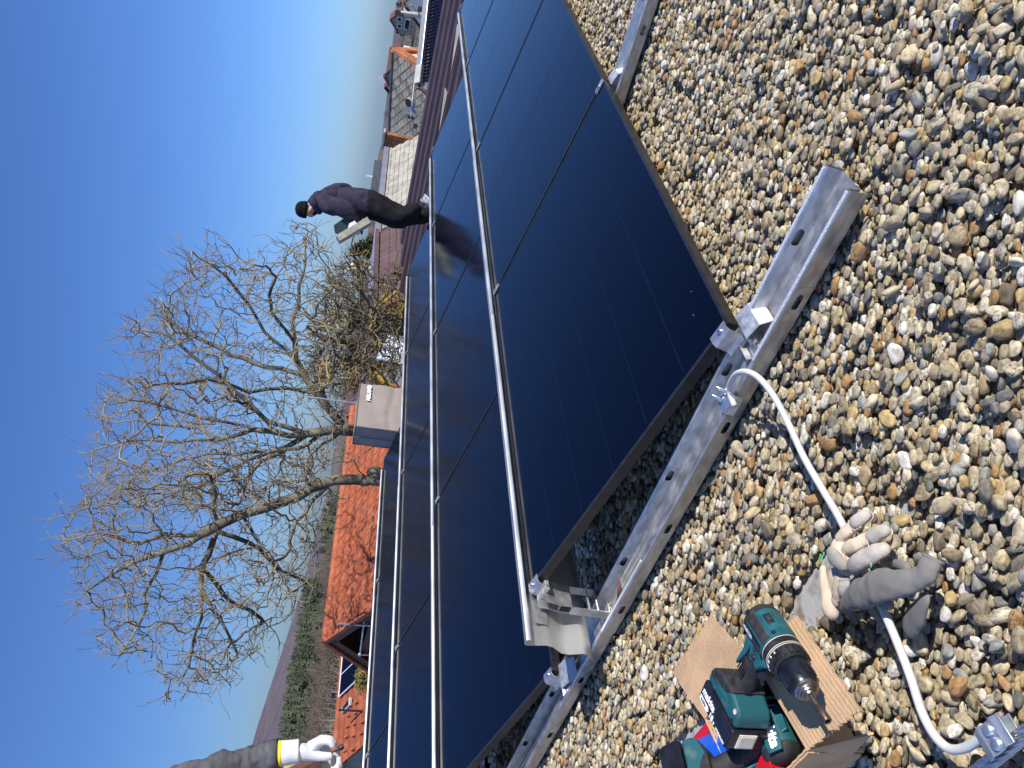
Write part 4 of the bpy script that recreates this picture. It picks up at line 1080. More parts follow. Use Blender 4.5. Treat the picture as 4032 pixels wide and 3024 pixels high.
# ---- brick chimney standing between the two grey roofs, every brick laid
YCH = 29.0
c0 = at(1508, 546, YCH); cB = at(1645, 552, YCH); hC = c0.z-cB.z
cy = thing('brick_chimney', 'orange brick chimney with a flat grey cap between the two grey roofs', 'chimney', Vector((c0.x, c0.y, cB.z-.5)))
cX = Vector((.86, -.5, 0)).normalized(); cYv = Vector((.5, .86, 0)).normalized()
wA, wB = .47, .40
core = MB(); core.box((c0.x, c0.y, (c0.z+cB.z)/2-.4), wA-.03, wB-.03, hC+.8, cX, cYv, ZUP); core.build('mortar_core', 'mortar', cy)
bm_ = MB(); bm_.box((0, 0, 0), .150, .035, .062); bme = bm_.mesh('brick', 'brick'); inv = ROOTM[cy.name].inverted(); rs = np.random.RandomState(8)
nc = int((hC+.35)/.076)
for k in range(nc):
    z = c0.z - .09 - k*.076
    for (X_, Y_, w_, o_) in ((cX, cYv, wA, wB), (cYv, cX, wB, wA)):
        for s_ in ((-1,) if X_ is cX else (1, )):
            nb = 3; off = .5 if k % 2 else 0
            for i in range(nb):
                u = -w_/2 + (i+.5)*w_/nb
                M = frame(Vector((c0.x, c0.y, z)) + X_*u + Y_*(s_*(o_/2-.012+rs.normal()*.004)), X_, Y_, ZUP) @ Matrix.Diagonal((w_/nb/.160, 1, 1, 1))
                inst('brick', bme, cy, inv @ M)
cp = MB(); cp.box(c0 - ZUP*.02, wA+.16, wB+.16, .07, cX, cYv, ZUP); cp.build('cap', 'concrete', cy)
ct = MB(); ct.box(c0 - ZUP*.075, wA+.05, wB+.05, .05, cX, cYv, ZUP); ct.build('top_course', 'brick', cy)
# ---- shingle roof left of the chimney
T0, T1, d4, n4 = ridge_on((1527, 590), 26.0, (1491, 935), A)
th4, _ = rake_angle(T0, d4, n4, (1640, 538)); L4 = (T1-T0).length + 3; SL4 = 4.5; V4 = slope(n4, th4); N4 = d4.cross(V4); N4 = N4 if N4.z > 0 else -N4
print('shingle', math.degrees(th4), d4, T0, T1)
h4 = thing('shingled_house', 'house with a pale grey shingle roof and a violet ridge flashing behind the standing worker', 'house', T0 + Vector((0, 0, GZ-T0.z)))
mb = MB(); rs = np.random.RandomState(6)
for j in range(int(SL4/.16)):
    for i in range(int(L4/.16)):
        c = T0 + d4*(i*.16 + (.08 if j % 2 else 0)) + V4*(j*.16) + N4*(rs.rand()*.006)
        mb.quad(c, c + d4*.155, c + d4*.15 + V4*.17 + N4*(.016+rs.rand()*.008), c + d4*.005 + V4*.17 + N4*(.016+rs.rand()*.008))
o = mb.build('shingles', 'shingle', h4); o['kind'] = 'stuff'
mb = MB(); mb.add([T0-N4*.02, T0+d4*L4-N4*.02, T0+d4*L4+V4*SL4-N4*.02, T0+V4*SL4-N4*.02, T0+slope(-n4, th4)*SL4, T0+d4*L4+slope(-n4, th4)*SL4], [(0, 1, 2, 3), (0, 1, 5, 4)]); mb.build('roof_deck', 'slate_joint', h4)
mb = MB(); mb.box(T0 + d4*(L4/2) + ZUP*.05, L4, .20, .16, d4, n4, ZUP); mb.build('ridge_flashing', 'ridge_blue', h4)
mb = MB(); a_ = SL4*.95*math.cos(th4); zc_ = T0.z-SL4*.95*math.sin(th4); mb.prism([(a_, zc_-.1), (0, T0.z-.1), (-a_, zc_-.1), (-a_, GZ-.4), (a_, GZ-.4)], Vector((T0.x, T0.y, 0)), n4, ZUP, d4, .2, L4-.2); mb.build('wall', 'plaster_white', h4)
fl = MB(); p, q = onplane(1546, 627, T0 + N4*.05, N4), onplane(1598, 588, T0 + N4*.05, N4); 
# ---- brown tile roof left of the man
B0, B1, d5, n5 = ridge_on((1480, 1225), 18.0, (1489, 940), A)
th5, _ = rake_angle(B0, d5, n5, (1600, 1165)); th5b, _ = rake_angle(B0, d5, -n5, (1591, 1373))
print('brown', math.degrees(th5), math.degrees(th5b), d5, B0, B1)
L5 = (B1-B0).length + .35; SL5 = 4.2; V5 = slope(n5, th5); V5b = slope(-n5, th5b); N5 = d5.cross(V5); N5 = N5 if N5.z > 0 else -N5
h5 = thing('brown_roofed_house', 'house with a dark brown metal tile roof and ochre gable left of the standing worker', 'house', B0 + Vector((0, 0, GZ-B0.z)))
def step_roof(O, d, V, N_, L_, S_, step, amp, seg):
    mb = MB(); rows = int(S_/step); cols = int(L_/seg)
    for j in range(rows):
        top = []; bot = []
        for i in range(cols+1):
            w_ = amp*math.sin(math.pi*2*i/4)
            top.append(O + d*(i*seg) + V*(j*step) + N_*(w_+.003)); bot.append(O + d*(i*seg) + V*((j+1)*step) + N_*(w_+.024))
        n_ = cols+1
        v = top+bot+[q - N_*.021 for q in bot]
        mb.add(v, [(i, i+1, n_+i+1, n_+i) for i in range(cols)] + [(n_+i, n_+i+1, 2*n_+i+1, 2*n_+i) for i in range(cols)])
    return mb
step_roof(B0, d5, V5, N5, L5, SL5, .35, .012, .06).build('metal_tiles', 'brown_tile', h5, smooth=40)
mb = MB(); mb.add([B0, B0+d5*L5, B0+d5*L5+V5b*SL5, B0+V5b*SL5], [(0, 1, 2, 3)]); mb.build('rear_slope', 'brown_tile', h5, solid=.05)
mb = MB(); mb.box(B0 + d5*(L5/2) + ZUP*.03, L5, .20, .09, d5, n5, ZUP); mb.build('ridge_cap', 'brown_tile', h5)
mb = MB()
for V_ in (V5, V5b): mb.box(B0 + V_*(SL5/2) - ZUP*.12 - d5*.03, .05, SL5, .22, d5, V_, d5.cross(V_).normalized())
mb.box(B0 + d5*L5 + V5*(SL5/2) - ZUP*.10, .05, SL5, .18, d5, V5, N5)
mb.build('bargeboard', 'brown_wood', h5)
mb = MB(); a_, b_ = SL5*.95*math.cos(th5), SL5*.95*math.cos(th5b)
mb.prism([(a_, B0.z-SL5*.95*math.sin(th5)-.08), (0, B0.z-.10), (-b_, B0.z-SL5*.95*math.sin(th5b)-.08), (-b_, GZ-.4), (a_, GZ-.4)], Vector((B0.x, B0.y, 0)), n5, ZUP, d5, .45, L5-.2); mb.build('wall', 'plaster_ochre', h5)
# ---- pale canopy seen through the twigs
cn = thing('canopy', 'pale blue translucent sheet canopy below the dark brown roof behind the twigs', 'canopy', at(1600, 1400, 17) - ZUP*3.5)
q4 = [at(1530, 1320, 17.5), at(1484, 1416, 16.2), at(1600, 1440, 15.2), at(1620, 1370, 16.0)]
nn = (q4[1]-q4[0]).cross(q4[3]-q4[0]).normalized(); nn = nn if nn.z > 0 else -nn
plate('sheet', q4, .03, 'polycarb', cn, nn)
mb = MB()
for k in range(5):
    t_ = k/4; mb.box((q4[0].lerp(q4[3], t_)+q4[1].lerp(q4[2], t_))/2 - nn*.05, .05, (q4[1].lerp(q4[2], t_)-q4[0].lerp(q4[3], t_)).length, .06, (q4[3]-q4[0]).normalized(), (q4[1]-q4[0]).normalized(), nn)
mb.build('rafters', 'pole_grey', cn)
mb = MB()
for q in q4: mb.tube([q - nn*.05, Vector((q.x, q.y, GZ))], .06, 6)
mb.build('posts', 'pole_grey', cn)
mb = MB(); mb.add([q4[1] - ZUP*.06, q4[2] - ZUP*.06, at(1600, 1520, 15.4), at(1490, 1500, 16.4)], [(0, 1, 2, 3)]); mb.build('side_sheet', 'plaster_grey', cn, solid=.03)
# ---- evacuated tube collector and its stand
YT = 12.0
ca_, cb_ = at(1655, 332, YT), at(1697, 0, YT); ca2 = at(1661, 420, YT)
tc_ = thing('tube_collector', 'solar tube collector with a silver header and dark glass tubes at the roof edge', 'solar collector', at(1740, 200, YT) - ZUP*.2)
hd = (cb_-ca_).normalized(); hd = Vector((hd.x, hd.y, 0)).normalized()
Q0 = at(1651, 336, YT); LEN = 1.55 ; 
Q1 = onplane(1690, 0, Q0, Vector((0, 0, 1))) if False else at(1688, -10, YT+.2)
hd = (Q1-Q0).normalized(); LEN = (Q1-Q0).length + .7
dn_ = (Vector((.30, -.45, 0)) ); dn_ = (dn_ - hd*dn_.dot(hd)).normalized()*math.cos(R(42)) - ZUP*math.sin(R(42)); dn_ = (dn_ - hd*dn_.dot(hd)).normalized()
nn_ = hd.cross(dn_).normalized(); nn_ = nn_ if nn_.z > 0 else -nn_
hb = MB(); hb.box(Q0 + hd*(LEN/2) , LEN, .115, .13, hd, dn_, nn_); hb.build('header', 'collector_box', tc_, bevel=.012)
ec = MB(); ec.box(Q0 + hd*.16 + nn_*.004, .30, .119, .128, hd, dn_, nn_); ec.build('header_cover', 'pole_grey', tc_, bevel=.012)
tm = MB(); tm.lathe([(0, .020), (.45, .020), (.475, .012), (.48, .003)], (0, 0, 0), Vector((0, 1, 0)), 10); tme = tm.mesh('glass_tube', 'tube_dark', 50)
rm = MB(); rm.box((0, .23, -.045), .030, .42, .004); rme = rm.mesh('reflector', 'collector_box')
inv = ROOTM[tc_.name].inverted(); nt_ = int(LEN/.058)
for k in range(nt_):
    M = inv @ frame(Q0 + hd*(.05+k*.058) + dn_*.055 - nn_*.01, hd, dn_, nn_)
    inst('glass_tube', tme, tc_, M); inst('reflector', rme, tc_, M)
st = MB(); st.box(Q0 + hd*(LEN/2) + dn_*.53 - nn_*.03, LEN, .05, .05, hd, dn_, nn_)
for k in (.12, LEN*.5, LEN-.1):
    p = Q0 + hd*k - nn_*.09; st.tube([p, Vector((p.x, p.y, -.5))], .02, 6); q = Q0 + hd*k + dn_*.53 - nn_*.05; st.tube([q, Vector((q.x, q.y, -.5))], .02, 6); st.tube([p, q], .018, 6)
st.build('stand', 'galvanised', tc_)
pp = MB(); pp.tube([Q0 + hd*.02, Q0 - hd*.05, Q0 - hd*.07 + dn_*.05 - nn_*.02, Q0 - hd*.16 + dn_*.14 - nn_*.04, Q0 - hd*.18 + dn_*.4 - nn_*.3], .024, 8); pp.build('pipe', 'rubber', tc_)
# ---- TV aerial
YA = 13.0
an_ = thing('tv_aerial', 'thin metal television aerial with a grid reflector in front of the slate roof', 'aerial', at(1700, 500, YA) - ZUP*.6)
def apole(name, pts, r_, mat='galvanised', n=6):
    mb = MB(); mb.tube([at(x, y, YA) for x, y in pts], r_, n); return mb.build(name, mat, an_, smooth=60)
apole('boom', [(1634, 305), (1625, 390), (1621, 424), (1617, 470)], .016)
apole('arm', [(1621, 424), (1636, 480), (1640, 500)], .014); apole('mast', [(1650, 494), (1640, 497), (1634, 500)], .018); apole('mast_post', [(1648, 494), (1720, 502)], .02)
dr = MB()
for x, y in ((1634, 308), (1632, 325), (1630, 343), (1628, 360), (1627, 378), (1625, 396)): dr.tube([at(x-9, y-1, YA), at(x+9, y+1, YA)], .007, 4)
dr.build('directors', 'galvanised', an_)
gd = MB()
for k in range(10): 
    dy = k*2.9; gd.tube([at(1588, 421+dy, YA), at(1655, 431+dy, YA)], .007, 4)
gd.tube([at(1588, 419, YA), at(1588, 451, YA)], .006, 5); gd.tube([at(1655, 430, YA), at(1655, 460, YA)], .006, 5); gd.tube([at(1620, 421, YA), at(1620, 458, YA)], .006, 5)
gd.build('reflector_grid', 'galvanised', an_)
bx = MB(); bx.box(at(1622, 424, YA-.03), .035, .03, .035); bx.build('junction_box', 'blue_plastic', an_)
bx = MB(); bx.box(at(1619, 464, YA), .03, .03, .12); bx.box(at(1635, 497, YA), .06, .05, .06); bx.build('bracket', 'tool_black', an_)
# ---- utility pole
up = thing('utility_pole', 'pale concrete utility pole standing behind the tube collector', 'pole', at(1900, 80, 34))
mb = MB(); mb.tube([at(1900, 88, 34), at(1664, 62, 34), at(1561, 49, 34)], [.15, .12, .085], 10); mb.build('shaft', 'pole_grey', up, smooth=60)
mb = MB(); mb.tube([at(1576, 52, 34), at(1556, 46, 34)], .11, 8); mb.box(at(1572, 55, 33.9), .1, .1, .35); mb.build('fitting', 'tool_black', up)
mb = MB(); mb.tube([at(1664, 66, 34), at(1618, 18, 33.6)], .03, 6); mb.build('brace', 'pole_grey', up)
# ---- houses on the far slope
def hx(ix, iy, Y): return at(ix, iy, Y)
gable_house('grey_house', 'small grey gabled house with dark windows on the slope behind the utility pole', hx(1536, 78, 120), R(60), 7, 1.5, R(44), 2.4, 'plaster_grey', 'red_roof_far', [('g', -.35, 1.35, .6, .7), ('g', .55, 1.5, .6, .7), ('g', .1, 2.6, 1.5, .8)])
gable_house('white_house', 'white walled house with a red roof at the top right behind the collector', hx(1588, 8, 75), R(28), 8, 2.3, R(42), 3.4, 'plaster_white', 'red_roof_far', [('r', 2, 1.2, .8, .9), ('g', .3, 1.8, .8, .9)])
gable_house('red_roofed_house', 'small house with a dark red roof just above the slate ridge', hx(1512, 300, 72), R(70), 6, 1.6, R(40), 2.4, 'plaster_grey', 'red_roof_far', [('g', -.5, 1.3, .45, .7), ('g', .5, 1.3, .45, .7)], chim=(1.2, .3, .5, 1.0, 'plaster_white'))
gable_house('low_red_house', 'low red roofed house beside the small gabled one above the slate ridge', hx(1516, 338, 76), R(15), 4, 1.2, R(36), 2.0, 'plaster_white', 'red_roof_far')
gable_house('dark_roofed_house', 'house with a dark roof and white walls showing left of the brick chimney cap', hx(1477, 640, 85), R(170), 6.5, 2.2, R(34), 2.6, 'plaster_white', 'dark_roof_far', [('r', 2, 1, .7, .8)], chim=(1.5, 0, .22, 1.5, 'plaster_white'))
gable_house('long_brown_house', 'long low house with a brown roof behind the violet ridge flashing', hx(1494, 740, 95), R(175), 7, 2.0, R(30), 2.4, 'plaster_white', 'red_roof_far', [('r', 2, 1, .8, .7), ('r', 4.5, 1, .8, .7)], chim=(2.5, 0, .5, .9, 'plaster_white'))
gable_house('plum_roofed_house', 'house with a plum brown roof glimpsed through the twigs left of the canopy', hx(1392, 1372, 58), R(200), 5, 2.2, R(40), 3.0, 'plaster_white', 'brown_tile', [('r', 2, .9, .6, .7), ('r', 3.4, .9, .6, .7)], chim=(1.2, .6, .6, 1.8, 'red_roof_far'))
# ---- church
YK = 260.0
kt = thing('church_tower', 'distant cream church tower with a slender dark spire beside the fir', 'church', at(1500, 1062, YK) - ZUP*6)
mb = MB(); c = at(1400, 1060, YK); X_, Y_ = Vector((.9, -.43, 0)).normalized(), Vector((.43, .9, 0)).normalized()
wT = 3.0; mb.box(Vector((c.x, c.y, c.z-6)), wT, wT, 13, X_, Y_, ZUP); mb.build('shaft', 'plaster_cream', kt)
mb = MB(); mb.lathe([(-.6, 2.0), (0, 2.1), (1.2, 1.7), (2.4, .7), (3.2, .35)], Vector((c.x, c.y, c.z+.4)), ZUP, 8); mb.build('cupola', 'plaster_cream', kt)
mb = MB(); mb.lathe([(3.0, .95), (3.3, .55), (8.2, .04)], Vector((c.x, c.y, c.z+.4)), ZUP, 8); mb.build('spire', 'dark_roof_far', kt)
mb = MB(); mb.box(Vector((c.x+4.5, c.y+2, c.z-5.5)), 7, 5, 6, X_, Y_, ZUP); mb.build('nave', 'plaster_white', kt)
mb = MB(); mb.box(Vector((c.x, c.y, c.z-2.2)) - Y_*wT*.5, .8, .2, 1.6, X_, Y_, ZUP); mb.build('belfry_window', 'inside_shade', kt)
# ---- the fir right of the church
ft = thing('fir_tree', 'dark olive fir tree rising behind the brown roof next to the man', 'tree', at(1560, 960, 36) - ZUP*5)
tip = at(1384, 985, 36); base = at(1600, 950, 36); rs = np.random.RandomState(12)
mb = MB(); mb.tube([base - ZUP*4.5, base, tip], [.22, .16, .03], 8); mb.build('trunk', 'bark', ft)
fl = MB(); axis = (tip-base)
for k in range(52):
    t_ = (k+.5)/52; p = base + axis*t_; ln = (1.75*(1-t_)**.75 + .12)
    for j in range(6):
        a_ = rs.rand()*6.283; d_ = Vector((math.cos(a_), math.sin(a_), .05-.22*rs.rand())); l_ = ln*rs.uniform(.55, 1.08)
        if d_.x < 0 and t_ > .5: l_ *= .8
        for m_ in range(16):
            f = (m_+.5)/16*rs.uniform(.9, 1.1); q = p + d_*(l_*f) + Vector((0, 0, -.10*f*f)) + Vector(rs.normal(size=3))*.05; s = rs.uniform(.05, .11)*(1.2-.5*f)
            x = (d_ + Vector(rs.normal(size=3))*.6).normalized(); y = x.cross(Vector(rs.normal(size=3))).normalized()
            fl.add([q - x*s, q + y*s*.45, q + x*s*1.3, q - y*s*.45], [(0, 1, 2, 3)])
fl.build('crown', 'conifer', ft)
# ================================================================== TREES
def zp(x, y, s, ox, oy): return (ox+x/s, oy+y/s)
def ZA(*pts): return [zp(x, y, 1.3825, 200, 800) for x, y in pts]
def ZB(*pts): return [zp(x, y, 1.6592, 200, 1800) for x, y in pts]
def colonize(seed, limbs, outline, Yt, depth, n_attr, step, kill, reach, tipr, expo, keepout=None, low=None, fuzz=.20):
    """limbs: list of (points, depth offset at start, at end); grows twigs into the crown volume"""
    rs = np.random.RandomState(seed)
    nodes_, par = [], []
    def addn(p, q): nodes_.append(p); par.append(q); return len(nodes_)-1
    idx = {}
    for pts_, y0, y1 in limbs:
        L_ = [at(x, y, Yt + y0 + (y1-y0)*k/(len(pts_)-1)) for k, (x, y) in enumerate(pts_)]
        # start from the nearest node already there
        start = -1
        if nodes_:
            dd = [(nd-L_[0]).length for nd in nodes_]; k = int(np.argmin(dd)); start = k
            if dd[k] > .12: start = k
        prev = start
        if start == -1: prev = addn(L_[0], -1)
        P_ = nodes_[prev]
        for q in L_[(1 if start == -1 else 0):]:
            seg = q - P_
            m_ = max(1, int(seg.length/(step*1.3)))
            for j in range(1, m_+1):
                t_ = j/m_; w = P_ + seg*t_ + Vector(rs.normal(size=3))*step*.12*(1 if j < m_ else .3)
                prev = addn(w, prev)
            P_ = nodes_[prev]
    att = []
    ox0, ox1 = min(p[0] for p in outline), max(p[0] for p in outline); oy0, oy1 = min(p[1] for p in outline), max(p[1] for p in outline)
    kd0 = kdtree.KDTree(len(nodes_)); [kd0.insert(v, i) for i, v in enumerate(nodes_)]; kd0.balance()
    tries = 0
    while len(att) < n_attr and tries < n_attr*12:
        tries += 1
        x, y = rs.uniform(ox0, ox1), rs.uniform(oy0, oy1)
        if not inpoly(x, y, outline): continue
        p = at(x, y, Yt + rs.normal()*depth*.5)
        if keepout and keepout(p): continue
        att.append(p)
    alive = [True]*len(att); grown_from = {}
    for it in range(70):
        kd = kdtree.KDTree(len(nodes_)); [kd.insert(v, i) for i, v in enumerate(nodes_)]; kd.balance()
        acc = {}
        for k, p in enumerate(att):
            if not alive[k]: continue
            co, i, dist = kd.find(p)
            if dist < kill: alive[k] = False; continue
            if dist > reach: continue
            acc.setdefault(i, []).append((p-co).normalized())
        if not acc: break
        new = 0
        for i, ds in acc.items():
            d = sum(ds, Vector()); 
            if d.length < 1e-3: continue
            d = (d.normalized() + Vector(rs.normal(size=3))*.36 + (nodes_[i]-nodes_[0]).normalized()*.34).normalized()
            w = nodes_[i] + d*step
            if grown_from.get(i, 0) > 2: continue
            grown_from[i] = grown_from.get(i, 0)+1
            addn(w, i); new += 1
        if not new: break
    n0 = len(nodes_); kids = [0]*n0
    for q in par:
        if q >= 0: kids[q] += 1
    twig_from = n0
    # fine crooked end twigs, as a walnut carries them: they fan outwards and turn up at the tip
    def spray(i, d0, nseg, spread, side):
        d = (d0 + Vector(rs.normal(size=3))*spread + Vector((0, 0, .12))).normalized(); p, q = nodes_[i], i
        for s_ in range(nseg):
            d = (d + Vector(rs.normal(size=3))*.26 + Vector((0, 0, .07))).normalized(); p = p + d*step*rs.uniform(.55, .95); q = addn(p, q)
            if side and rs.rand() < .55: spray(q, d, rs.randint(1, 3), .80, False)
    root_ = nodes_[0]
    for i in range(n0):
        if par[i] < 0: continue
        d0 = (nodes_[i]-nodes_[par[i]]).normalized(); out_ = (nodes_[i]-root_).normalized()
        if kids[i] == 0:
            for _ in range(rs.randint(1, 4)): spray(i, (d0 + out_*.4).normalized(), rs.randint(2, 4), .50, True)
        elif kids[i] == 1 and rs.rand() < fuzz and i > 4:
            spray(i, (d0*.5 + out_*.5).normalized(), rs.randint(1, 4), .85, rs.rand() < .5)
    n1 = len(nodes_); acc_ = [0.0]*n1
    ch_ = [[] for _ in range(n1)]
    for i, q in enumerate(par):
        if q >= 0: ch_[q].append(i)
    rad = [0.0]*n1
    for i in range(n1-1, -1, -1):
        if not ch_[i]: rad[i] = tipr
        else: rad[i] = sum(rad[c]**expo for c in ch_[i])**(1/expo)
    return nodes_, par, ch_, rad
def tree_meshes(name, label, base, nodes_, par, ch_, rad, rmax, thick, mats, group=None, smooth_pass=1, mats_twig='twig'):
    t_ = thing(name, label, 'tree', base, group)
    k = 1.0
    big_, tw = MB(), MB()
    rr = [min(r_, rmax) for r_ in rad]
    # walk chains so that limbs are smooth tubes
    roots = [i for i, q in enumerate(par) if q < 0]; stack = [(r_, None) for r_ in roots]
    while stack:
        i, p = stack.pop(); chain = [p, i] if p is not None else [i]
        while ch_[i]:
            c = sorted(ch_[i], key=lambda q: -rr[q]); 
            for q in c[1:]: stack.append((q, i))
            i = c[0]; chain.append(i)
        if len(chain) < 2: continue
        # split the chain by thickness
        rs_ = [rr[c] for c in chain]; rs_[0] = min(rs_[0], rs_[1]*1.15)
        pts_ = [nodes_[c] for c in chain]
        cut = next((j for j, r_ in enumerate(rs_) if r_ < thick), len(chain))
        if cut >= 2: big_.tube(pts_[:min(cut+1, len(pts_))], rs_[:min(cut+1, len(pts_))], 7, caps=False)
        if cut < len(chain)-1 or cut <= 1:
            s_ = max(0, cut-0 if cut < 2 else cut); s_ = max(0, s_-0)
            if len(pts_)-s_ >= 2: tw.tube(pts_[s_:], rs_[s_:], 4, caps=False)
    big_.build('trunk', mats, t_, smooth=180)
    tw.build('crown', mats_twig, t_, smooth=180)
    return t_
YT1 = 14.4
T1L = [
 (ZA((1760,1240),(1659,1240),(1590,1232),(1500,1240),(1390,1255),(1280,1220),(1180,1190),(1120,1130),(1000,1020),(900,930),(800,850),(700,770),(640,720),(560,700),(480,690)), 0, -.6),
 (ZA((1390,1255),(1300,1268),(1200,1240),(1100,1235),(1020,1262),(900,1290),(780,1290),(640,1300),(450,1290),(320,1320),(230,1345)), 0, .5),
 (ZA((1060,1215),(900,1180),(760,1150),(640,1110),(520,1080),(420,1070),(345,1040)), .2, -.5),
 (ZA((1390,1258),(1330,1300),(1200,1350),(1060,1400),(900,1490),(780,1560),(640,1600),(480,1650)), 0, .9),
 (ZA((1500,1242),(1400,1310),(1280,1340),(1150,1400),(1060,1500),(1050,1570),(1020,1640)), 0, -.9),
 (ZA((1590,1240),(1480,1310),(1400,1380),(1400,1460),(1440,1530)), 0, -.8),
 (ZA((1600,1232),(1530,1140),(1440,1030),(1380,940),(1330,850),(1330,760),(1310,640),(1350,560),(1350,450),(1380,330),(1380,220),(1400,150)), 0, .8),
 (ZA((1440,1030),(1300,1010),(1180,1010),(1080,1030),(980,990),(860,960),(720,980),(560,990)), .3, -.7),
 (ZA((1330,850),(1260,780),(1160,700),(1080,560),(1020,480),(960,400),(880,340),(810,300),(770,265)), .4, -.4),
 (ZA((1380,940),(1250,900),(1100,870),(980,830),(880,770),(780,720),(660,650),(600,560)), .4, 1.0),
 (ZA((1530,1140),(1450,960),(1420,880),(1480,800),(1550,740),(1600,690)), .1, -.9),
 (ZA((1330,760),(1200,600),(1190,500),(1220,420)), .4, -.8),
 (ZA((1180,1190),(1050,1100),(930,1000),(900,930)), .1, 1.0),
 (ZA((900,1290),(800,1220),(700,1210),(560,1200),(480,1180)), .3, 1.1),
 (ZA((1200,1350),(1000,1370),(860,1360),(720,1400),(560,1450),(400,1480),(300,1460)), .4, 1.0),
]
OUT1 = ZA((1650,1180),(1600,1330),(1560,1480),(1440,1600),(1250,1640),(1050,1690),(850,1700),(650,1700),(420,1660),(260,1640),(180,1560),(230,1440),(330,1300),(230,1140),(330,1030),(340,910),(520,860),(430,740),(430,660),(560,600),(560,480),(680,500),(760,370),(650,290),(880,230),(950,270),(1010,260),(1060,340),(1190,320),(1280,180),(1350,110),(1420,130),(1500,160),(1560,280),(1600,420),(1640,560),(1660,800),(1640,1000))
nd = colonize(21, T1L, OUT1, YT1, 3.0, 2300, .150, .25, 1.0, .0043, 2.45)
base1 = at(1490, 1697, YT1); base1.z = GZ
nodes1 = nd
tree_meshes('walnut_tree', 'large bare walnut tree with crooked spreading limbs rising behind the covered box', base1, *nd, .115, .020, 'bark')
tr = bpy.data.objects['walnut_tree']
mb = MB(); tp = at(1473, 1697, YT1); mb.tube([Vector((tp.x+.3, tp.y, GZ)), Vector((tp.x+.15, tp.y, GZ+2.5)), tp], [.24, .17, .12], 10); mb.build('lower_trunk', 'bark', tr, smooth=180)
T2L = [
 (ZB((2180,160),(2080,150),(1991,145),(1850,150),(1700,200),(1550,280),(1400,330),(1250,370),(1100,440),(1000,500),(880,510),(740,510),(640,540),(560,570),(420,520),(300,490),(130,540),(70,520)), 0, -.5),
 (ZB((1000,500),(900,560),(800,600),(680,640),(560,680),(470,720),(340,800),(230,880)), .0, .7),
 (ZB((1090,470),(1050,570),(1030,640),(990,720),(980,850),(985,960),(980,1060),(940,1160),(920,1260),(900,1350),(870,1420),(830,1500)), 0, -.8),
 (ZB((1100,440),(1060,350),(1080,250),(1070,200)), 0, -.5),
 (ZB((1130,500),(1200,520),(1300,560),(1370,600),(1440,680),(1560,760),(1650,810)), 0, .7),
 (ZB((1240,370),(1300,450),(1360,560),(1480,700)), 0, -.9),
 (ZB((740,620),(690,760),(640,830),(610,900),(620,1000),(570,1100),(480,1250)), .4, -.5),
 (ZB((1000,740),(1060,800),(1130,900),(1200,960),(1300,1000),(1380,1060)), -.3, .6),
 (ZB((1000,900),(1060,1000),(1120,1080),(1170,1180),(1220,1290)), -.5, -1.1),
 (ZB((1440,680),(1520,820),(1600,930),(1580,1010)), .4, -.2),
 (ZB((1400,330),(1280,230),(1220,150),(1200,80)), 0, .8),
 (ZB((1850,150),(1700,290),(1600,420),(1560,560)), 0, -.8),
 (ZB((1800,190),(1860,240),(1930,270),(2050,330),(2130,390)), 0, -.5),
 (ZB((2090,160),(2010,90),(1980,20),(2070,-40)), 0, -.4),
]
OUT2 = ZB((1820,60),(1880,240),(1860,420),(1790,620),(1740,760),(1640,860),(1620,1000),(1490,1090),(1460,1230),(1330,1330),(1240,1440),(1100,1490),(860,1560),(800,1500),(720,1400),(640,1260),(400,1330),(360,1200),(430,1020),(200,990),(160,880),(250,780),(140,640),(60,520),(140,400),(260,280),(220,200),(420,90),(700,20),(1000,-60),(1400,-80),(1700,0))
nd2 = colonize(33, T2L, OUT2, YT1-.8, 2.6, 1700, .150, .25, 1.0, .0043, 2.45)
base2 = at(1515, 1880, YT1-.8); base2.z = GZ
tree_meshes('walnut_tree', 'bare spreading tree with a knotted trunk standing in front of the orange roof', base2, *nd2, .105, .020, 'bark')
tr2 = bpy.data.objects['walnut_tree.001']
mb = MB(); tp = at(1514, 1896, YT1-.8); mb.tube([Vector((tp.x+.1, tp.y, GZ)), Vector((tp.x+.05, tp.y, GZ+2.5)), tp], [.22, .15, .115], 10); mb.ball(at(1478, 1862, YT1-.85), .12, 6, sc=(1, .8, 1.3)); mb.ball(at(1434, 1896, YT1-.85), .11, 6, sc=(.8, 1, 1.2)); mb.build('lower_trunk', 'bark', tr2, smooth=180)
# ---- tangle of the lichen covered tree right of the box
YT3 = 13.2
T3L = [
 ([(1600, 1560), (1530, 1530), (1470, 1470), (1407, 1409), (1376, 1357), (1366, 1310), (1392, 1270), (1430, 1240)], 0, .4),
 ([(1407, 1409), (1340, 1420), (1290, 1450), (1250, 1500)], 0, .6),
 ([(1438, 1437), (1438, 1370), (1470, 1340), (1515, 1265)], 0, -.3),
 ([(1376, 1357), (1320, 1340), (1270, 1330), (1210, 1290)], 0, -.6),
 ([(1430, 1240), (1438, 1258), (1500, 1200), (1560, 1150), (1600, 1110)], .2, -.3),
 ([(1392, 1270), (1400, 1200), (1424, 1180), (1410, 1085), (1395, 1010), (1386, 960), (1400, 910), (1440, 860)], .2, 0),
 ([(1424, 1180), (1425, 1080), (1426, 1020)], .2, .4),
 ([(1430, 1240), (1480, 1250), (1540, 1240), (1590, 1270)], .2, -.5),
 ([(1366, 1310), (1378, 1200), (1370, 1130), (1340, 1085)], .2, .6),
 ([(1438, 1258), (1520, 1160), (1552, 1080), (1565, 1000), (1563, 930), (1558, 890)], .1, .1),
]
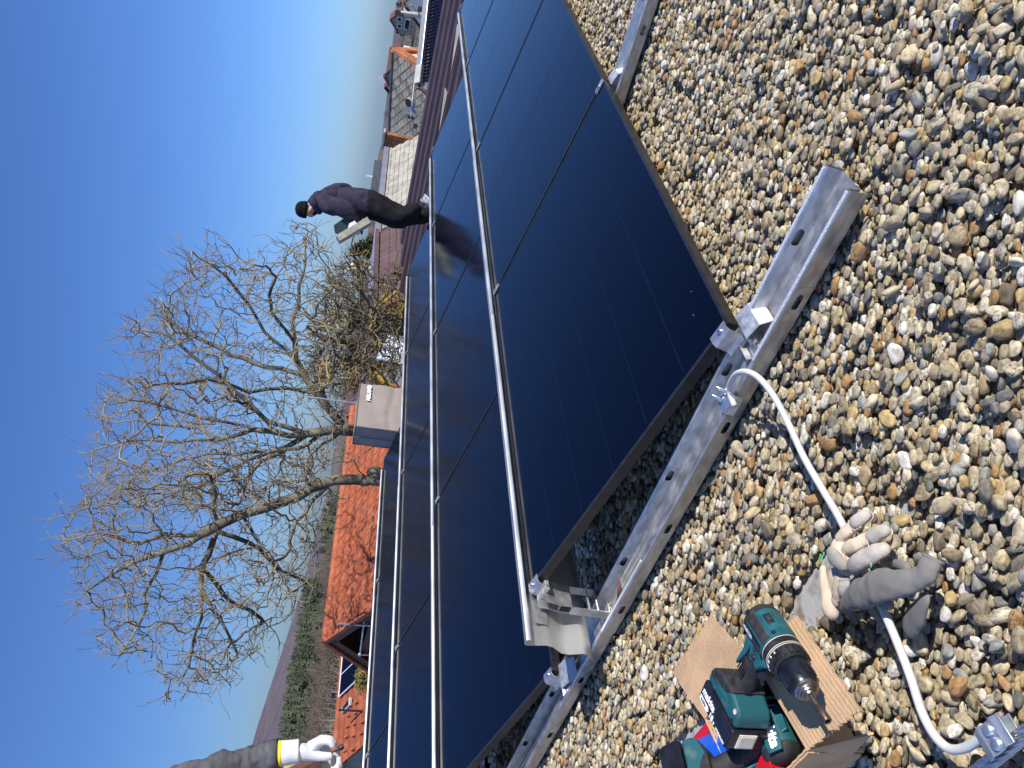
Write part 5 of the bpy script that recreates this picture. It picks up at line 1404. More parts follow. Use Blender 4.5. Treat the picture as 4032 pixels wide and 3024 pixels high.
OUT3 = [(1240, 1560), (1420, 1540), (1560, 1520), (1598, 1400), (1605, 1250), (1600, 1110), (1560, 1060), (1500, 1090), (1440, 1040), (1380, 1000), (1330, 1060), (1290, 1150), (1260, 1280), (1220, 1400)]
nd3 = colonize(45, T3L, OUT3, YT3, 1.5, 1500, .105, .14, 1.2, .0050, 2.3)
base3 = at(1600, 1560, YT3); base3.z = GZ
tree_meshes('lichen_tree', 'low tangled tree with yellow lichen on its branches right of the covered box', base3, *nd3, .085, .016, 'lichen_bark', mats_twig='lichen_bark')
tr3 = bpy.data.objects['lichen_tree']
mb = MB(); tp = at(1596, 1558, YT3); mb.tube([Vector((tp.x, tp.y, GZ)), tp], [.14, .085], 8); mb.build('lower_trunk', 'lichen_bark', tr3, smooth=180)
# ---- bare trees on the slope behind the houses
def slope_tree(k):
    rs = np.random.RandomState(800+k); mb = MB()
    def grow(p, d, l, r_, lev):
        m_ = p + d*l*.5 + Vector(rs.normal(size=3))*l*.06; q = p + d*l; mb.tube([p, m_, q], [r_, r_*.85, r_*.65], 4 if lev < 2 else 3, caps=False)
        if lev >= 5: return
        for _ in range(3 if lev < 4 else 4):
            nd_ = (d + Vector(rs.normal(size=3))*.50); nd_.z += .06; nd_.normalize(); grow(p + d*l*rs.uniform(.5, 1), nd_, l*rs.uniform(.60, .82), r_*.80, lev+1)
    grow(Vector((0, 0, 0)), ZUP, .26, .030, 0)
    return mb
tms = [slope_tree(k) for k in range(4)]
tme_ = [(q.mesh('crown', 'twig_far')) for q in tms]
stm_ = MB(); stm_.tube([(0, 0, -.1), (0, 0, .26)], [.022, .016], 6); stme = stm_.mesh('trunk', 'bark')
rs = np.random.RandomState(17)
spots = [(1490, 165, 60, 'T'), (1478, 225, 62, 'T'), (1520, 12, 70, 'T'), (1505, 60, 85, 'U')]
rowp = [(1498, 370, 110), (1494, 410, 100), (1490, 450, 105), (1486, 490, 95), (1488, 520, 110), (1483, 545, 98), (1505, 350, 90), (1478, 700, 120), (1470, 760, 110), (1468, 800, 100), (1462, 830, 95), (1460, 700, 130), (1500, 430, 80), (1496, 480, 78), (1400, 1250, 70), (1395, 1420, 65), (1370, 1500, 75), (1405, 1150, 90)]
def put_tree(ix, iy, Y, hpx, label, group, k):
    top = at(ix, iy, Y); h = hpx/FPX*Y
    t_ = thing('bare_tree', label, 'tree', Vector((top.x, top.y, top.z-h)), group)
    M = Matrix.Rotation(rs.rand()*6.28, 4, 'Z') @ Matrix.Diagonal((h*1.05, h*1.05, h*.95, 1))
    inst('crown', tme_[k % 4], t_, M); inst('trunk', stme, t_, M)
put_tree(1504, 175, 58, 105, 'round bare tree directly above the brick gable of the slate house', 'bare trees along the hillside', 0)
put_tree(1512, 235, 60, 90, 'bare tree above the slate ridge just left of the brick gable', 'bare trees along the hillside', 1)
put_tree(1532, 10, 70, 70, 'bare tree at the top right corner above the white house', 'bare trees along the hillside', 2)
rowp2 = []
for k in range(46):
    iy = 330 + 600*rs.rand(); rowp2.append((1484 + (930-iy)*.030 + rs.rand()*26, iy, 75 + 60*rs.rand()))
for k in range(10): rowp2.append((1386 + rs.rand()*40, 1100 + 420*rs.rand(), 60 + 30*rs.rand()))
for k, (ix, iy, Y) in enumerate(rowp2):
    put_tree(ix, iy, Y, 75 + 30*rs.rand(), 'small bare tree in the brown tree line beyond the grey roofs', 'tree line beyond the grey roofs', k)
# scrub on the slope
wp, wt, ws, wi = [], [], [], []
for _ in range(1500):
    y = 45 + 110*rs.rand(); x = y*rs.uniform(.02, .55); z = gz(x, y)
    wp.append((x, y, z-.1)); wt.append((0, 0, rs.rand()*6.28)); ws.append(rs.uniform(.9, 2.4)); wi.append(order[shp[4+rs.randint(4)].name])
me = bpy.data.meshes.new('scrub'); me.from_pydata(wp, [], [])
for n2, ty, arr, key in (('turn', 'FLOAT_VECTOR', np.array(wt, np.float32).ravel(), 'vector'), ('size', 'FLOAT', np.array(ws, np.float32), 'value'), ('shape', 'INT', np.array(wi, np.int32), 'value')):
    q = me.attributes.new(n2, ty, 'POINT'); q.data.foreach_set(key, arr)
so_ = instancer('scrub', me, fc, None); so_['kind'] = 'stuff'; so_['label'] = 'low brown scrub covering the slope behind the grey roofs'
# ================================================================== COVERED UNIT, ROD
LT = onplane(1399, 1678, W(0, -4.2, 0), B); RT_ = onplane(1419, 1510, W(0, -4.2, 0), B)
la, lb = ab(LT); ra, _ = ab(RT_); LLT = onA(1395.4, 1746.8, la); dep = lb - ab(LLT)[1]; zt = (LT.z+RT_.z)/2
cv = thing('covered_unit', 'grey brown fabric cover with white lettering over a box shaped unit at the array end', 'cover', W((la+ra)/2, lb-dep/2, 0))
bm = bmesh.new(); nxx, nyy, nzz = 26, 12, 24
def cover_pt(u, v, w):    # u along A, v along B (0 back .. 1 front), w height
    a_ = la+(ra-la)*u; b_ = lb-dep*(1-v); z_ = .01 + (zt-.01)*w
    bulge = .012*math.sin(math.pi*w)*(1 if 0 < w < 1 else 0)
    n1_ = mnoise.noise(Vector((u*2.2, w*3.2, 1.3)))*.016*min(1, 4*w*(1-w)+.1); n2_ = mnoise.noise(Vector((u*6, w*5, 4)))*.007
    crease = -.012*math.exp(-((w-.42-.04*math.sin(u*5))/.05)**2)
    if v >= 1: b_ += bulge + n1_ + n2_ + crease
    if v <= 0: b_ -= bulge
    if u <= 0: a_ -= bulge*.7 + n1_*.6 + crease*.5
    if u >= 1: a_ += bulge*.7
    if w >= 1: z_ += .012*math.sin(math.pi*u)*math.sin(math.pi*v) 
    return W(a_, b_, z_)
mbf = MB()
def face_grid(fn, n, m_):
    vs = [fn(i/n, j/m_) for j in range(m_+1) for i in range(n+1)]
    mbf.add(vs, [(j*(n+1)+i, j*(n+1)+i+1, (j+1)*(n+1)+i+1, (j+1)*(n+1)+i) for j in range(m_) for i in range(n)])
face_grid(lambda s, t_: cover_pt(s, 1, t_), 30, 26); face_grid(lambda s, t_: cover_pt(s, 0, t_), 8, 8)
face_grid(lambda s, t_: cover_pt(0, s, t_), 14, 26); face_grid(lambda s, t_: cover_pt(1, s, t_), 8, 8); face_grid(lambda s, t_: cover_pt(s, t_, 1), 12, 6)
o = mbf.build('fabric', 'cover_fabric', cv, smooth=50)
pp = MB()
cs = [W(la-.004, lb+.004, zt), W(ra, lb+.004, zt), W(ra, lb-dep, zt), W(la-.004, lb-dep, zt)]
for p, q in zip(cs, cs[1:]+cs[:1]): pp.tube([p, p.lerp(q, .5) + ZUP*.003, q], .006, 6)
pp.tube([cs[0], W(la-.006, lb+.006, .3), W(la-.004, lb+.004, .02)], .006, 6); pp.tube([cs[3], W(la-.004, lb-dep, .02)], .006, 6)
pp.build('piping', 'cover_piping', cv)
sm = MB(); sm.tube([W(la-.016, lb-dep*.52, zt), W(la-.020, lb-dep*.52, .3), W(la-.014, lb-dep*.52, .02)], .004, 5); sm.build('seam', 'cover_piping', cv)
lettering('print', 'AIRLAND', .062, 'print_cover', cv, W(la+(ra-la)*.77, lb+.022, zt-.118), A, ZUP, shear=-.18, bold=.004, sx=1.12, extr=.003)
rod = thing('lightning_rod', 'thin silver lightning rod rising behind the fabric covered unit', 'lightning rod', W(5.36, -4.75, 0))
p0_, p1_ = onplane(1420, 1589, W(0, -4.75, 0), B), onplane(1075, 1544, W(0, -4.75, 0), B)
mb = MB(); mb.tube([Vector((p0_.x, p0_.y, 0)), p0_, p1_], [.010, .010, .006], 8); mb.build('rod', 'galvanised', rod, smooth=60)
mb = MB(); mb.lathe([(0, .16), (.07, .15), (.08, .05)], Vector((p0_.x, p0_.y, .0)), ZUP, 16); mb.build('base_block', 'concrete', rod)

# ================================================================== PEOPLE
def seg_d(p, a, b):
    ab_ = b-a; t_ = max(0, min(1, (p-a).dot(ab_)/ab_.length_squared)); return (p-(a+ab_*t_)).length
YM = 9.5
def M_(zx, zy, dy=0.0): return at(1100+zx/2.765, 700+zy/2.765, YM+dy)
man = thing('person', 'person in a dark hoodie, black trousers and beanie walking with a carton in the arms', 'person', Vector((M_(1700, 350).x, YM, 0)))
J = dict(pelvis=M_(985, 290), waist=M_(860, 275), chest=M_(640, 262), upch=M_(520, 270), neck=M_(425, 320), head=M_(345, 345), crown=M_(262, 342),
 shl=M_(520, 300, -.17), ell=M_(735, 335, -.24), wrl=M_(850, 500, -.14), hal=M_(880, 560, -.10),
 shr=M_(505, 215, .17), elr=M_(720, 105, .22), wrr=M_(830, 330, .16), har=M_(860, 440, .10),
 hipl=M_(1040, 315, -.09), knl=M_(1290, 485, -.12), anl=M_(1490, 330, -.10), tol=M_(1535, 300, -.10),
 hipr=M_(1040, 285, .09), knr=M_(1330, 430, .10), anr=M_(1690, 405, .10), tor=M_(1760, 420, .10))
names = list(J); V = [J[n_] for n_ in names]; ix_ = {n_: i for i, n_ in enumerate(names)}
E_ = [('pelvis','waist'),('waist','chest'),('chest','upch'),('upch','neck'),('neck','head'),('head','crown'),('upch','shl'),('shl','ell'),('ell','wrl'),('wrl','hal'),('upch','shr'),('shr','elr'),('elr','wrr'),('wrr','har'),
 ('pelvis','hipl'),('hipl','knl'),('knl','anl'),('anl','tol'),('pelvis','hipr'),('hipr','knr'),('knr','anr'),('anr','tor')]
RADM = dict(pelvis=.215, waist=.220, chest=.232, upch=.175, neck=.062, head=.085, crown=.070, shl=.140, ell=.118, wrl=.072, hal=.042, shr=.130, elr=.105, wrr=.068, har=.042, hipl=.185, knl=.140, anl=.094, tol=.05, hipr=.175, knr=.130, anr=.092, tor=.045)
hands = []
def add_v(n_, p, r_, q): J[n_] = p; names.append(n_); V.append(p); ix_[n_] = len(V)-1; RADM[n_] = r_; E_.append((q, n_))
for s_, dy in (('l', -.10), ('r', .10)):
    bx_, by_ = (880, 560) if s_ == 'l' else (860, 440)
    for k in range(4):
        add_v('f%s%da' % (s_, k), M_(bx_+18+k*4, by_+34, dy-.035+k*.022), .012, 'ha'+s_); add_v('f%s%db' % (s_, k), M_(bx_+10+k*4, by_+70-6*abs(k-1), dy-.03+k*.02), .010, 'f%s%da' % (s_, k))
    add_v('t%sa' % s_, M_(bx_-22, by_+24, dy), .013, 'ha'+s_); add_v('t%sb' % s_, M_(bx_-30, by_+52, dy), .011, 't%sa' % s_)
add_v('nose', M_(352, 432), .014, 'head'); add_v('brow', M_(318, 412), .030, 'head'); add_v('chin', M_(405, 405), .040, 'head'); add_v('ear', M_(345, 348, -.088), .014, 'head')
cls = {}
for n_ in names:
    if n_ in ('head', 'crown', 'nose', 'brow', 'ear'): cls[n_] = 2
    elif n_ == 'chin': cls[n_] = 3
    elif n_.startswith(('f', 't')) and n_ not in ('tol', 'tor'): cls[n_] = 4
    elif n_ in ('hal', 'har'): cls[n_] = 4
    elif n_ in ('hipl', 'hipr', 'knl', 'knr', 'anl', 'anr', 'tol', 'tor', 'pelvis'): cls[n_] = 1
    else: cls[n_] = 0
segs = [(J[p], J[q], p, q, (RADM[p]+RADM[q])/2) for p, q in E_]
def man_mat(c):
    best = min(segs, key=lambda s_: seg_d(c, s_[0], s_[1])/max(.03, s_[4])); p, q = best[2], best[3]
    hem = (c - M_(955, 290)).dot((J['waist']-J['pelvis']).normalized())
    if p in ('pelvis', 'waist') or q in ('hipl', 'hipr'): return 0 if hem > 0 else 1
    if q == 'neck': return 0
    if p == 'neck' : return 2
    return max(cls[p], cls[q]) if cls[q] in (2, 3, 4) and cls[p] != 0 else cls[q]
body = skinned('body', V, [(ix_[p], ix_[q]) for p, q in E_], [RADM[n_] for n_ in names], ['hoodie', 'trousers', 'skin', 'beanie', 'trousers'], man, man_mat, sub=3, root=ix_['pelvis'])
# folds in the cloth
tx_ = bpy.data.textures.new('cloth', 'CLOUDS'); tx_.noise_scale = .085; tx_.noise_depth = 3
md_ = body.modifiers.new('folds', 'DISPLACE'); md_.texture = tx_; md_.strength = .042; md_.mid_level = .5
mb = MB(); hc = M_(262, 345); axh = (M_(185, 335)-M_(320, 352)).normalized(); fwd = (M_(300, 430)-M_(300, 340)).normalized(); fwd = (fwd - axh*fwd.dot(axh)).normalized()
mb.lathe([(-.040, .094), (-.03, .098), (0, .100), (.035, .094), (.066, .073), (.084, .042), (.092, .0)], hc + axh*.005, axh, 20, sy=.86, ref=fwd, caps=False)
mb.lathe([(-.044, .097), (-.046, .101), (-.008, .103), (-.006, .098)], hc + axh*.005, axh, 20, sy=.87, ref=fwd, caps=False)
mb.build('beanie', 'beanie', man, smooth=180)
hd_ = MB(); hd_.tube([M_(372, 205, .10), M_(352, 245, .11), M_(400, 300, .09), M_(430, 360, 0), M_(400, 300, -.10), M_(352, 245, -.10), M_(372, 205, -.06)], [.03, .05, .05, .045, .05, .05, .03], 10)
hd_.ball(M_(425, 245), .115, 8, sc=(1.0, 1.0, .75)); hd_.build('hood', 'hoodie', man, smooth=180)
for an, to, hx_ in ((M_(1500, 290, -.10), M_(1700, 330, -.10), (1560, 195)), (M_(1725, 330, .10), M_(1765, 500, .10), (1740, 330))):
    sh_ = MB(); d_ = (to-an); 
    a1_ = M_(hx_[0], hx_[1], (an.y-YM)) if False else None
if True:
    # near shoe: heel lifted, toes down ; far shoe flat
    def shoe(heel, toe, upv, lab):
        d_ = (toe-heel); L_ = d_.length; x = d_/L_; z = (upv - x*upv.dot(x)).normalized(); y = z.cross(x)
        up_ = MB(); st_ = [(0, .034, .075), (.15, .040, .085), (.38, .044, .070), (.62, .048, .050), (.85, .044, .038), (1.0, .018, .026)]
        rings = []
        for t_, w_, h_ in st_:
            for k in range(10):
                a_ = 2*math.pi*k/10; rings.append(heel + x*(L_*t_) + y*(w_*math.cos(a_)) + z*(h_*.5 + h_*.5*math.sin(a_) + .012))
        fs = [(i*10+j, i*10+(j+1) % 10, (i+1)*10+(j+1) % 10, (i+1)*10+j) for i in range(len(st_)-1) for j in range(10)] + [tuple(range(9, -1, -1)), tuple(range(50, 60))]
        up_.add(rings, fs); so_ = up_.build('shoe', 'shoe', man, smooth=180)
        sl_ = MB(); sl_.prism([(-.012, -.036), (L_*.3, -.042), (L_*.7, -.050), (L_*1.0, -.026), (L_*1.03, 0), (L_*1.0, .026), (L_*.7, .050), (L_*.3, .042), (-.012, .036)], heel, x, y, z, -.006, .022); sl_.build('sole', 'shoe_sole', so_)
    shoe(M_(1588, 192, -.10), M_(1735, 352, -.10), (M_(1490, 330, -.10)-M_(1620, 250, -.10)), '')
    gf = M_(1760, 380, .10); shoe(Vector((gf.x+.06, gf.y, .008)), Vector((gf.x-.20, gf.y-.02, .008)), ZUP, '')
# the carton he carries
ct = thing('carton', 'beige and dark printed carton with a white paper held by the standing worker', 'carton', M_(800, 560))
def C_(x, y, dy=0.0): return at(1150+x/5.53, 750+y/5.53, YM-.24+dy)
cx_ = (C_(1659, 660)-C_(985, 1060)).normalized(); cz_ = (C_(985, 1060)-C_(1080, 1240)); cz_ = (cz_ - cx_*cz_.dot(cx_)).normalized(); cy_ = cz_.cross(cx_)
Lc = (C_(1659, 660)-C_(985, 1060)).length
cc = (C_(1659, 660)+C_(985, 1060))/2
mb = MB(); mb.box(cc - cz_*.01 , Lc, .26, .075, cx_, cy_, cz_); mb.build('tray', 'carton_beige', ct, bevel=.003)
hexp = [(940, 750), (1140, 610), (1262, 700), (1250, 770), (1200, 870), (1020, 955), (960, 910)]
mb = MB(); pts_ = [C_(x, y, .02) for x, y in hexp]; n_ = len(pts_); dv_ = Vector((.02, .16, .02))
mb.add(pts_ + [p + dv_ for p in pts_], [tuple(range(n_-1, -1, -1)), tuple(range(n_, 2*n_))] + [(i, (i+1) % n_, n_+(i+1) % n_, n_+i) for i in range(n_)]); mb.build('dark_box', 'carton_dark', ct)
pw = [(1240, 720), (1360, 655), (1420, 730), (1480, 880), (1500, 920), (1340, 985), (1290, 900), (1190, 920), (1215, 850)]
mb = MB(); pts_ = [C_(x, y, -.02) for x, y in pw]; n_ = len(pts_); dv_ = Vector((0, .03, 0)); mb.add(pts_ + [p + dv_ for p in pts_], [tuple(range(n_-1, -1, -1)), tuple(range(n_, 2*n_))] + [(i, (i+1) % n_, n_+(i+1) % n_, n_+i) for i in range(n_)]); mb.build('paper', 'paper_white', ct)
mb = MB(); mb.box(C_(1345, 855, -.023), .035, .003, .035, cx_, cy_, cz_); mb.build('print', 'carton_dark', ct)

# ---- the other worker: an arm reaching in from the left
YH = 2.8
def H_(x, y, dy=0.0): return at(800+x/3.16, 2600+y/3.16, YH+dy)
w2 = thing('person', 'person mostly out of view reaching in with grey sleeve and white glove holding a tool', 'person', W(-.45, -.95, 0))
fx = W(-.42, -.95, 0)
K = dict(wrist=H_(955, 1160), cuff=H_(900, 1172), mid=H_(500, 1275), fore=H_(120, 1370), elbow=H_(-170, 1480, .02), upper=H_(-520, 1600, .03), shoulder=H_(-900, 1800, .05))
sc_ = K['shoulder']; 
K['spine'] = Vector((sc_.x-.20, sc_.y+.03, sc_.z-.02)); K['neck'] = K['spine'] + Vector((-.02, 0, .13)); K['head'] = K['neck'] + Vector((.02, .01, .13)); K['crown'] = K['head'] + Vector((0, 0, .10))
K['belly'] = K['spine'] + Vector((-.06, .0, -.32)); K['pelv'] = K['belly'] + Vector((-.04, .02, -.18))
hz = K['pelv'].z; px_ = K['pelv'].x; py_ = K['pelv'].y
for s_, d_ in (('a', -.10), ('b', .10)):
    K['hip'+s_] = Vector((px_, py_+d_, hz-.06)); K['kn'+s_] = Vector((px_+.03, py_+d_*1.2, hz*.52)); K['an'+s_] = Vector((px_-.02, py_+d_*1.3, .10)); K['to'+s_] = Vector((px_+.12, py_+d_*1.35, .04))
K['sh2'] = K['spine'] + Vector((-.12, -.16, .0)); K['el2'] = K['sh2'] + Vector((.06, -.10, -.27)); K['wr2'] = H_(1500, 1690, -.05)
KR = dict(wrist=.030, cuff=.045, mid=.050, fore=.056, elbow=.060, upper=.066, shoulder=.085, spine=.13, neck=.055, head=.092, crown=.075, belly=.145, pelv=.14, hipa=.10, kna=.07, ana=.05, toa=.045, hipb=.10, knb=.07, anb=.05, tob=.045, sh2=.085, el2=.062, wr2=.045)
KE = [('pelv','belly'),('belly','spine'),('spine','neck'),('neck','head'),('head','crown'),('spine','shoulder'),('shoulder','upper'),('upper','elbow'),('elbow','fore'),('fore','mid'),('mid','cuff'),('cuff','wrist'),('spine','sh2'),('sh2','el2'),('el2','wr2'),
 ('pelv','hipa'),('hipa','kna'),('kna','ana'),('ana','toa'),('pelv','hipb'),('hipb','knb'),('knb','anb'),('anb','tob')]
rs = np.random.RandomState(31)
KE.remove(('elbow', 'fore')); KE.remove(('fore', 'mid')); KE.remove(('mid', 'cuff'))
prev = 'elbow'
for p, q in (('elbow', 'fore'), ('fore', 'mid'), ('mid', 'cuff')):
    for k in range(1, 6 if q != 'cuff' else 5):
        t_ = k/(6 if q != 'cuff' else 5); n_ = 's_%s%d' % (q, k); K[n_] = K[p].lerp(K[q], t_) + Vector(rs.normal(size=3))*.004; KR[n_] = (KR[p]*(1-t_)+KR[q]*t_)*(1.10 if k % 2 else .90) + rs.normal()*.003
        KE.append((prev, n_)); prev = n_
    KE.append((prev, q)); prev = q
kn = list(K); ki = {n_: i for i, n_ in enumerate(kn)}
ks = [(K[p], K[q], p, q, (KR[p]+KR[q])/2) for p, q in KE]
def w2mat(c):
    b_ = min(ks, key=lambda s_: seg_d(c, s_[0], s_[1])/s_[4]); 
    if b_[3] in ('head', 'crown'): return 2
    if b_[3] in ('hipa', 'kna', 'ana', 'toa', 'hipb', 'knb', 'anb', 'tob'): return 1
    return 0
b2 = skinned('body', [K[n_] for n_ in kn], [(ki[p], ki[q]) for p, q in KE], [KR[n_] for n_ in kn], ['fleece_grey', 'trousers', 'skin'], w2, w2mat, sub=3, root=ki['pelv'])
tx2 = bpy.data.textures.new('sleeve', 'CLOUDS'); tx2.noise_scale = .045; tx2.noise_depth = 2
md_ = b2.modifiers.new('folds', 'DISPLACE'); md_.texture = tx2; md_.strength = .030; md_.mid_level = .5
hr = MB(); hr.lathe([(-.02, .100), (.04, .104), (.09, .08), (.115, .03)], K['head'] + Vector((0, 0, .02)), ZUP, 14); hr.build('beanie', 'beanie', w2, smooth=180)
# sleeve end ring, brown inner cuff, yellow rim, knitted wrist
axw = (H_(1140, 1140)-H_(900, 1172)).normalized()
cf = MB(); c0_ = H_(905, 1172); cf.lathe([(-.035, .049), (-.012, .052), (.004, .050), (.008, .044), (.0, .040)], c0_, axw, 24, sy=.95); cf.build('sleeve_cuff', 'fleece_grey', w2, smooth=180)
cf = MB(); cf.lathe([(0, .040), (.022, .0405), (.026, .038)], H_(915, 1168), axw, 24); cf.build('inner_cuff', 'cuff_brown', w2, smooth=180)
# white glove
gw_ = H_
GV = [('w0', H_(985, 1158), .036, None), ('w1', H_(1130, 1142), .037, 'w0'), ('p1', H_(1260, 1135), .0385, 'w1'), ('p2', H_(1380, 1100), .037, 'p1'),
 ('i0', H_(1470, 1000, -.012), .019, 'p2'), ('i1', H_(1580, 1010, -.022), .0135, 'i0'), ('i2', H_(1630, 1085, -.026), .0115, 'i1'),
 ('m0', H_(1475, 975, .010), .019, 'p2'), ('m1', H_(1600, 985, .010), .0135, 'm0'), ('m2', H_(1645, 1075, .004), .0115, 'm1'),
 ('r0', H_(1455, 1010, .028), .018, 'p2'), ('r1', H_(1560, 1040, .034), .013, 'r0'), ('r2', H_(1575, 1110, .028), .011, 'r1'),
 ('l0', H_(1430, 1050, .042), .016, 'p2'), ('l1', H_(1520, 1085, .048), .0115, 'l0'), ('l2', H_(1530, 1140, .040), .010, 'l1'),
 ('t0', H_(1400, 1190, -.020), .020, 'p1'), ('t1', H_(1510, 1200, -.026), .0165, 't0'), ('t2', H_(1620, 1185, -.026), .0125, 't1')]
gi_ = {g[0]: k for k, g in enumerate(GV)}
skinned('glove', [g[1] for g in GV], [(gi_[g[3]], gi_[g[0]]) for g in GV if g[3]], [g[2] for g in GV], 'glove_white', w2, None, sub=2, root=gi_['p1'])
gc = MB(); gc.lathe([(-.004, .0395), (.0, .042), (.030, .0405), (.052, .0395), (.056, .041), (.060, .0385)], H_(980, 1158), axw, 26); gc.build('knit_wrist', 'glove_white', w2, smooth=180)
gy = MB(); gy.lathe([(-.008, .041), (-.006, .0435), (.002, .0435), (.004, .041)], H_(968, 1160), axw, 26); gy.build('yellow_rim', 'glove_yellow', w2, smooth=180)
# left glove below, only finger tips come up past the edge of view
G2 = [('p', H_(1560, 1560, -.05), .040, None), ('a0', H_(1650, 1450, -.06), .016, 'p'), ('a1', H_(1670, 1330, -.05), .0125, 'a0'), ('a2', H_(1672, 1285, -.045), .011, 'a1'),
 ('b0', H_(1600, 1450, -.05), .016, 'p'), ('b1', H_(1622, 1360, -.045), .0125, 'b0'), ('b2', H_(1628, 1322, -.04), .011, 'b1'), ('c0', H_(1690, 1350, -.02), .015, 'p'), ('c1', H_(1690, 1240, -.015), .0125, 'c0'), ('c2', H_(1672, 1190, -.01), .012, 'c1'),
 ('d0', H_(1545, 1450, -.04), .015, 'p'), ('d1', H_(1560, 1390, -.04), .012, 'd0'), ('t0', H_(1480, 1520, -.08), .018, 'p'), ('t1', H_(1500, 1440, -.085), .014, 't0'), ('w', K['wr2'].lerp(H_(1560, 1560, -.05), .2), .038, 'p')]
g2i = {g[0]: k for k, g in enumerate(G2)}
skinned('glove', [g[1] for g in G2], [(g2i[g[3]], g2i[g[0]]) for g in G2 if g[3]], [g[2] for g in G2], 'glove_white', w2, None, sub=2, root=0)
tl = thing('screwdriver', 'short tool with a black handle end held between the white gloved fingers', 'tool', H_(1640, 1120))
mb = MB(); d_ = (H_(1590, 1150, -.03)-H_(1745, 1068, -.02)); L_ = d_.length; mb.lathe([(0, .006), (.002, .0092), (.014, .0098), (.017, .0075), (L_*.62, .0045), (L_, .003)], H_(1748, 1066, -.02), d_, 14); mb.build('handle', 'tool_black', tl, smooth=40)
bar = thing('grey_strip', 'flat grey strip held upright between the two white gloves', 'strip', H_(1645, 1230))
q4_ = [H_(1592, 1130, -.004), H_(1706, 1120, -.004), H_(1706, 1345, -.02), H_(1590, 1345, -.02)]
nn_ = (q4_[1]-q4_[0]).cross(q4_[3]-q4_[0]).normalized(); plate('strip', q4_, .004, 'pole_grey', bar, nn_)
# ================================================================== THINGS LYING IN FRONT
# ---- white coated conductor
cb_ = thing('white_cable', 'thick white cable running from the rail clamp under the gloves to the zinc coupler', 'cable', onz(3200, 1900, .02))
cpx = [(2893, 1600, .050), (2872, 1545, .060), (2876, 1508, .072), (2900, 1472, .086), (2940, 1464, .090), (2990, 1490, .082), (3050, 1565, .062), (3110, 1680, .045), (3165, 1800, .036), (3240, 1930, .034), (3310, 2050, .034), (3400, 2240, .034), (3490, 2430, .036), (3545, 2560, .034), (3590, 2680, .034), (3625, 2790, .032), (3660, 2865, .030), (3700, 2920, .030), (3745, 2950, .030), (3800, 2945, .032), (3850, 2915, .034), (3890, 2890, .036)]
P_ = [onz(*q) for q in cpx]
def spline(pts, n=6):
    out = []
    for i in range(len(pts)-1):
        p0, p1, p2, p3 = pts[max(0, i-1)], pts[i], pts[i+1], pts[min(len(pts)-1, i+2)]
        for k in range(n):
            t_ = k/n; out.append(.5*((2*p1) + (p2-p0)*t_ + (2*p0-5*p1+4*p2-p3)*t_*t_ + (3*p1-p0-3*p2+p3)*t_**3))
    return out+[pts[-1]]
mb = MB(); mb.tube(spline(P_, 5), .0070, 12); mb.build('sheath', 'white_cable', cb_, smooth=180)
# ---- clamp gripping the rail lip
rc = thing('rail_connector', 'zinc plated connector with two bolts holding the white cable on the rail', 'connector', onz(2885, 1600, .045))
pa, pb_ = onz(2873, 1530, .056), onz(2862, 1655, .050); dr_ = -(B) ; L_ = .058; o_ = W(-.112, ab(onz(2878, 1590, .05))[1]+.028, .05)
mb = MB(); mb.sheet([(-.016, -.018), (-.012, .004), (-.003, .010), (.012, .006), (.022, .009), (.030, .004)], .0028, o_, A, ZUP, -B, 0, L_); mb.build('plate', 'steel_zinc', rc, smooth=40)
for k in (.014, .040):
    c = o_ + A*.016 - B*k + ZUP*.009
    bo = MB(); bo.lathe([(0, .0078), (.007, .0078)], c, ZUP*.8+A*.45, 6); bo.lathe([(.006, .0042), (.026, .0042), (.0275, .003)], c, ZUP*.8+A*.45, 10); bo.build('bolt', 'bolt_steel', rc, smooth=40)
# ---- coupler with bare wires at the corner of the picture
zc = .040
cpl = thing('wire_coupler', 'zinc coupler plate with two round bolt heads joining the white cable to bare wires', 'connector', onz(3915, 2900, zc))
q = [onz(3838, 2884, zc), onz(3925, 2806, zc), onz(3998, 2912, zc), onz(3912, 2994, zc)]
e1 = (q[1]-q[0]).normalized(); e2 = (q[3]-q[0]); e2 = (e2 - e1*e2.dot(e1)); h_ = e2.length; e2.normalize(); w_ = (q[1]-q[0]).length
for k, (zz, mt) in enumerate(((0, 'plate'), (-.020, 'lower_plate'))):
    mb = MB(); c = q[0] + e1*w_/2 + e2*h_/2 + ZUP*zz; mb.sheet([(-w_/2, -.001), (-w_*.38, 0), (-w_*.26, .0035), (-w_*.14, 0), (w_*.14, 0), (w_*.26, .0035), (w_*.38, 0), (w_/2, -.001)], .003, c, e1, ZUP, e2, -h_/2, h_/2); mb.build(mt, 'steel_zinc', cpl, smooth=60, bevel=.0006)
for k in (.26, .74):
    c = q[0] + e1*w_*.5 + e2*h_*k; bo = MB(); bo.lathe([(0, .0088), (.0035, .0084), (.0050, .006), (.0054, .0)], c + ZUP*.003, ZUP, 18, caps=False); bo.build('bolt_head', 'steel_zinc', cpl, smooth=60)
wr = thing('bare_wires', 'pair of bare grey stranded wires passing through the zinc coupler at the corner', 'wire', onz(3950, 2920, .03))
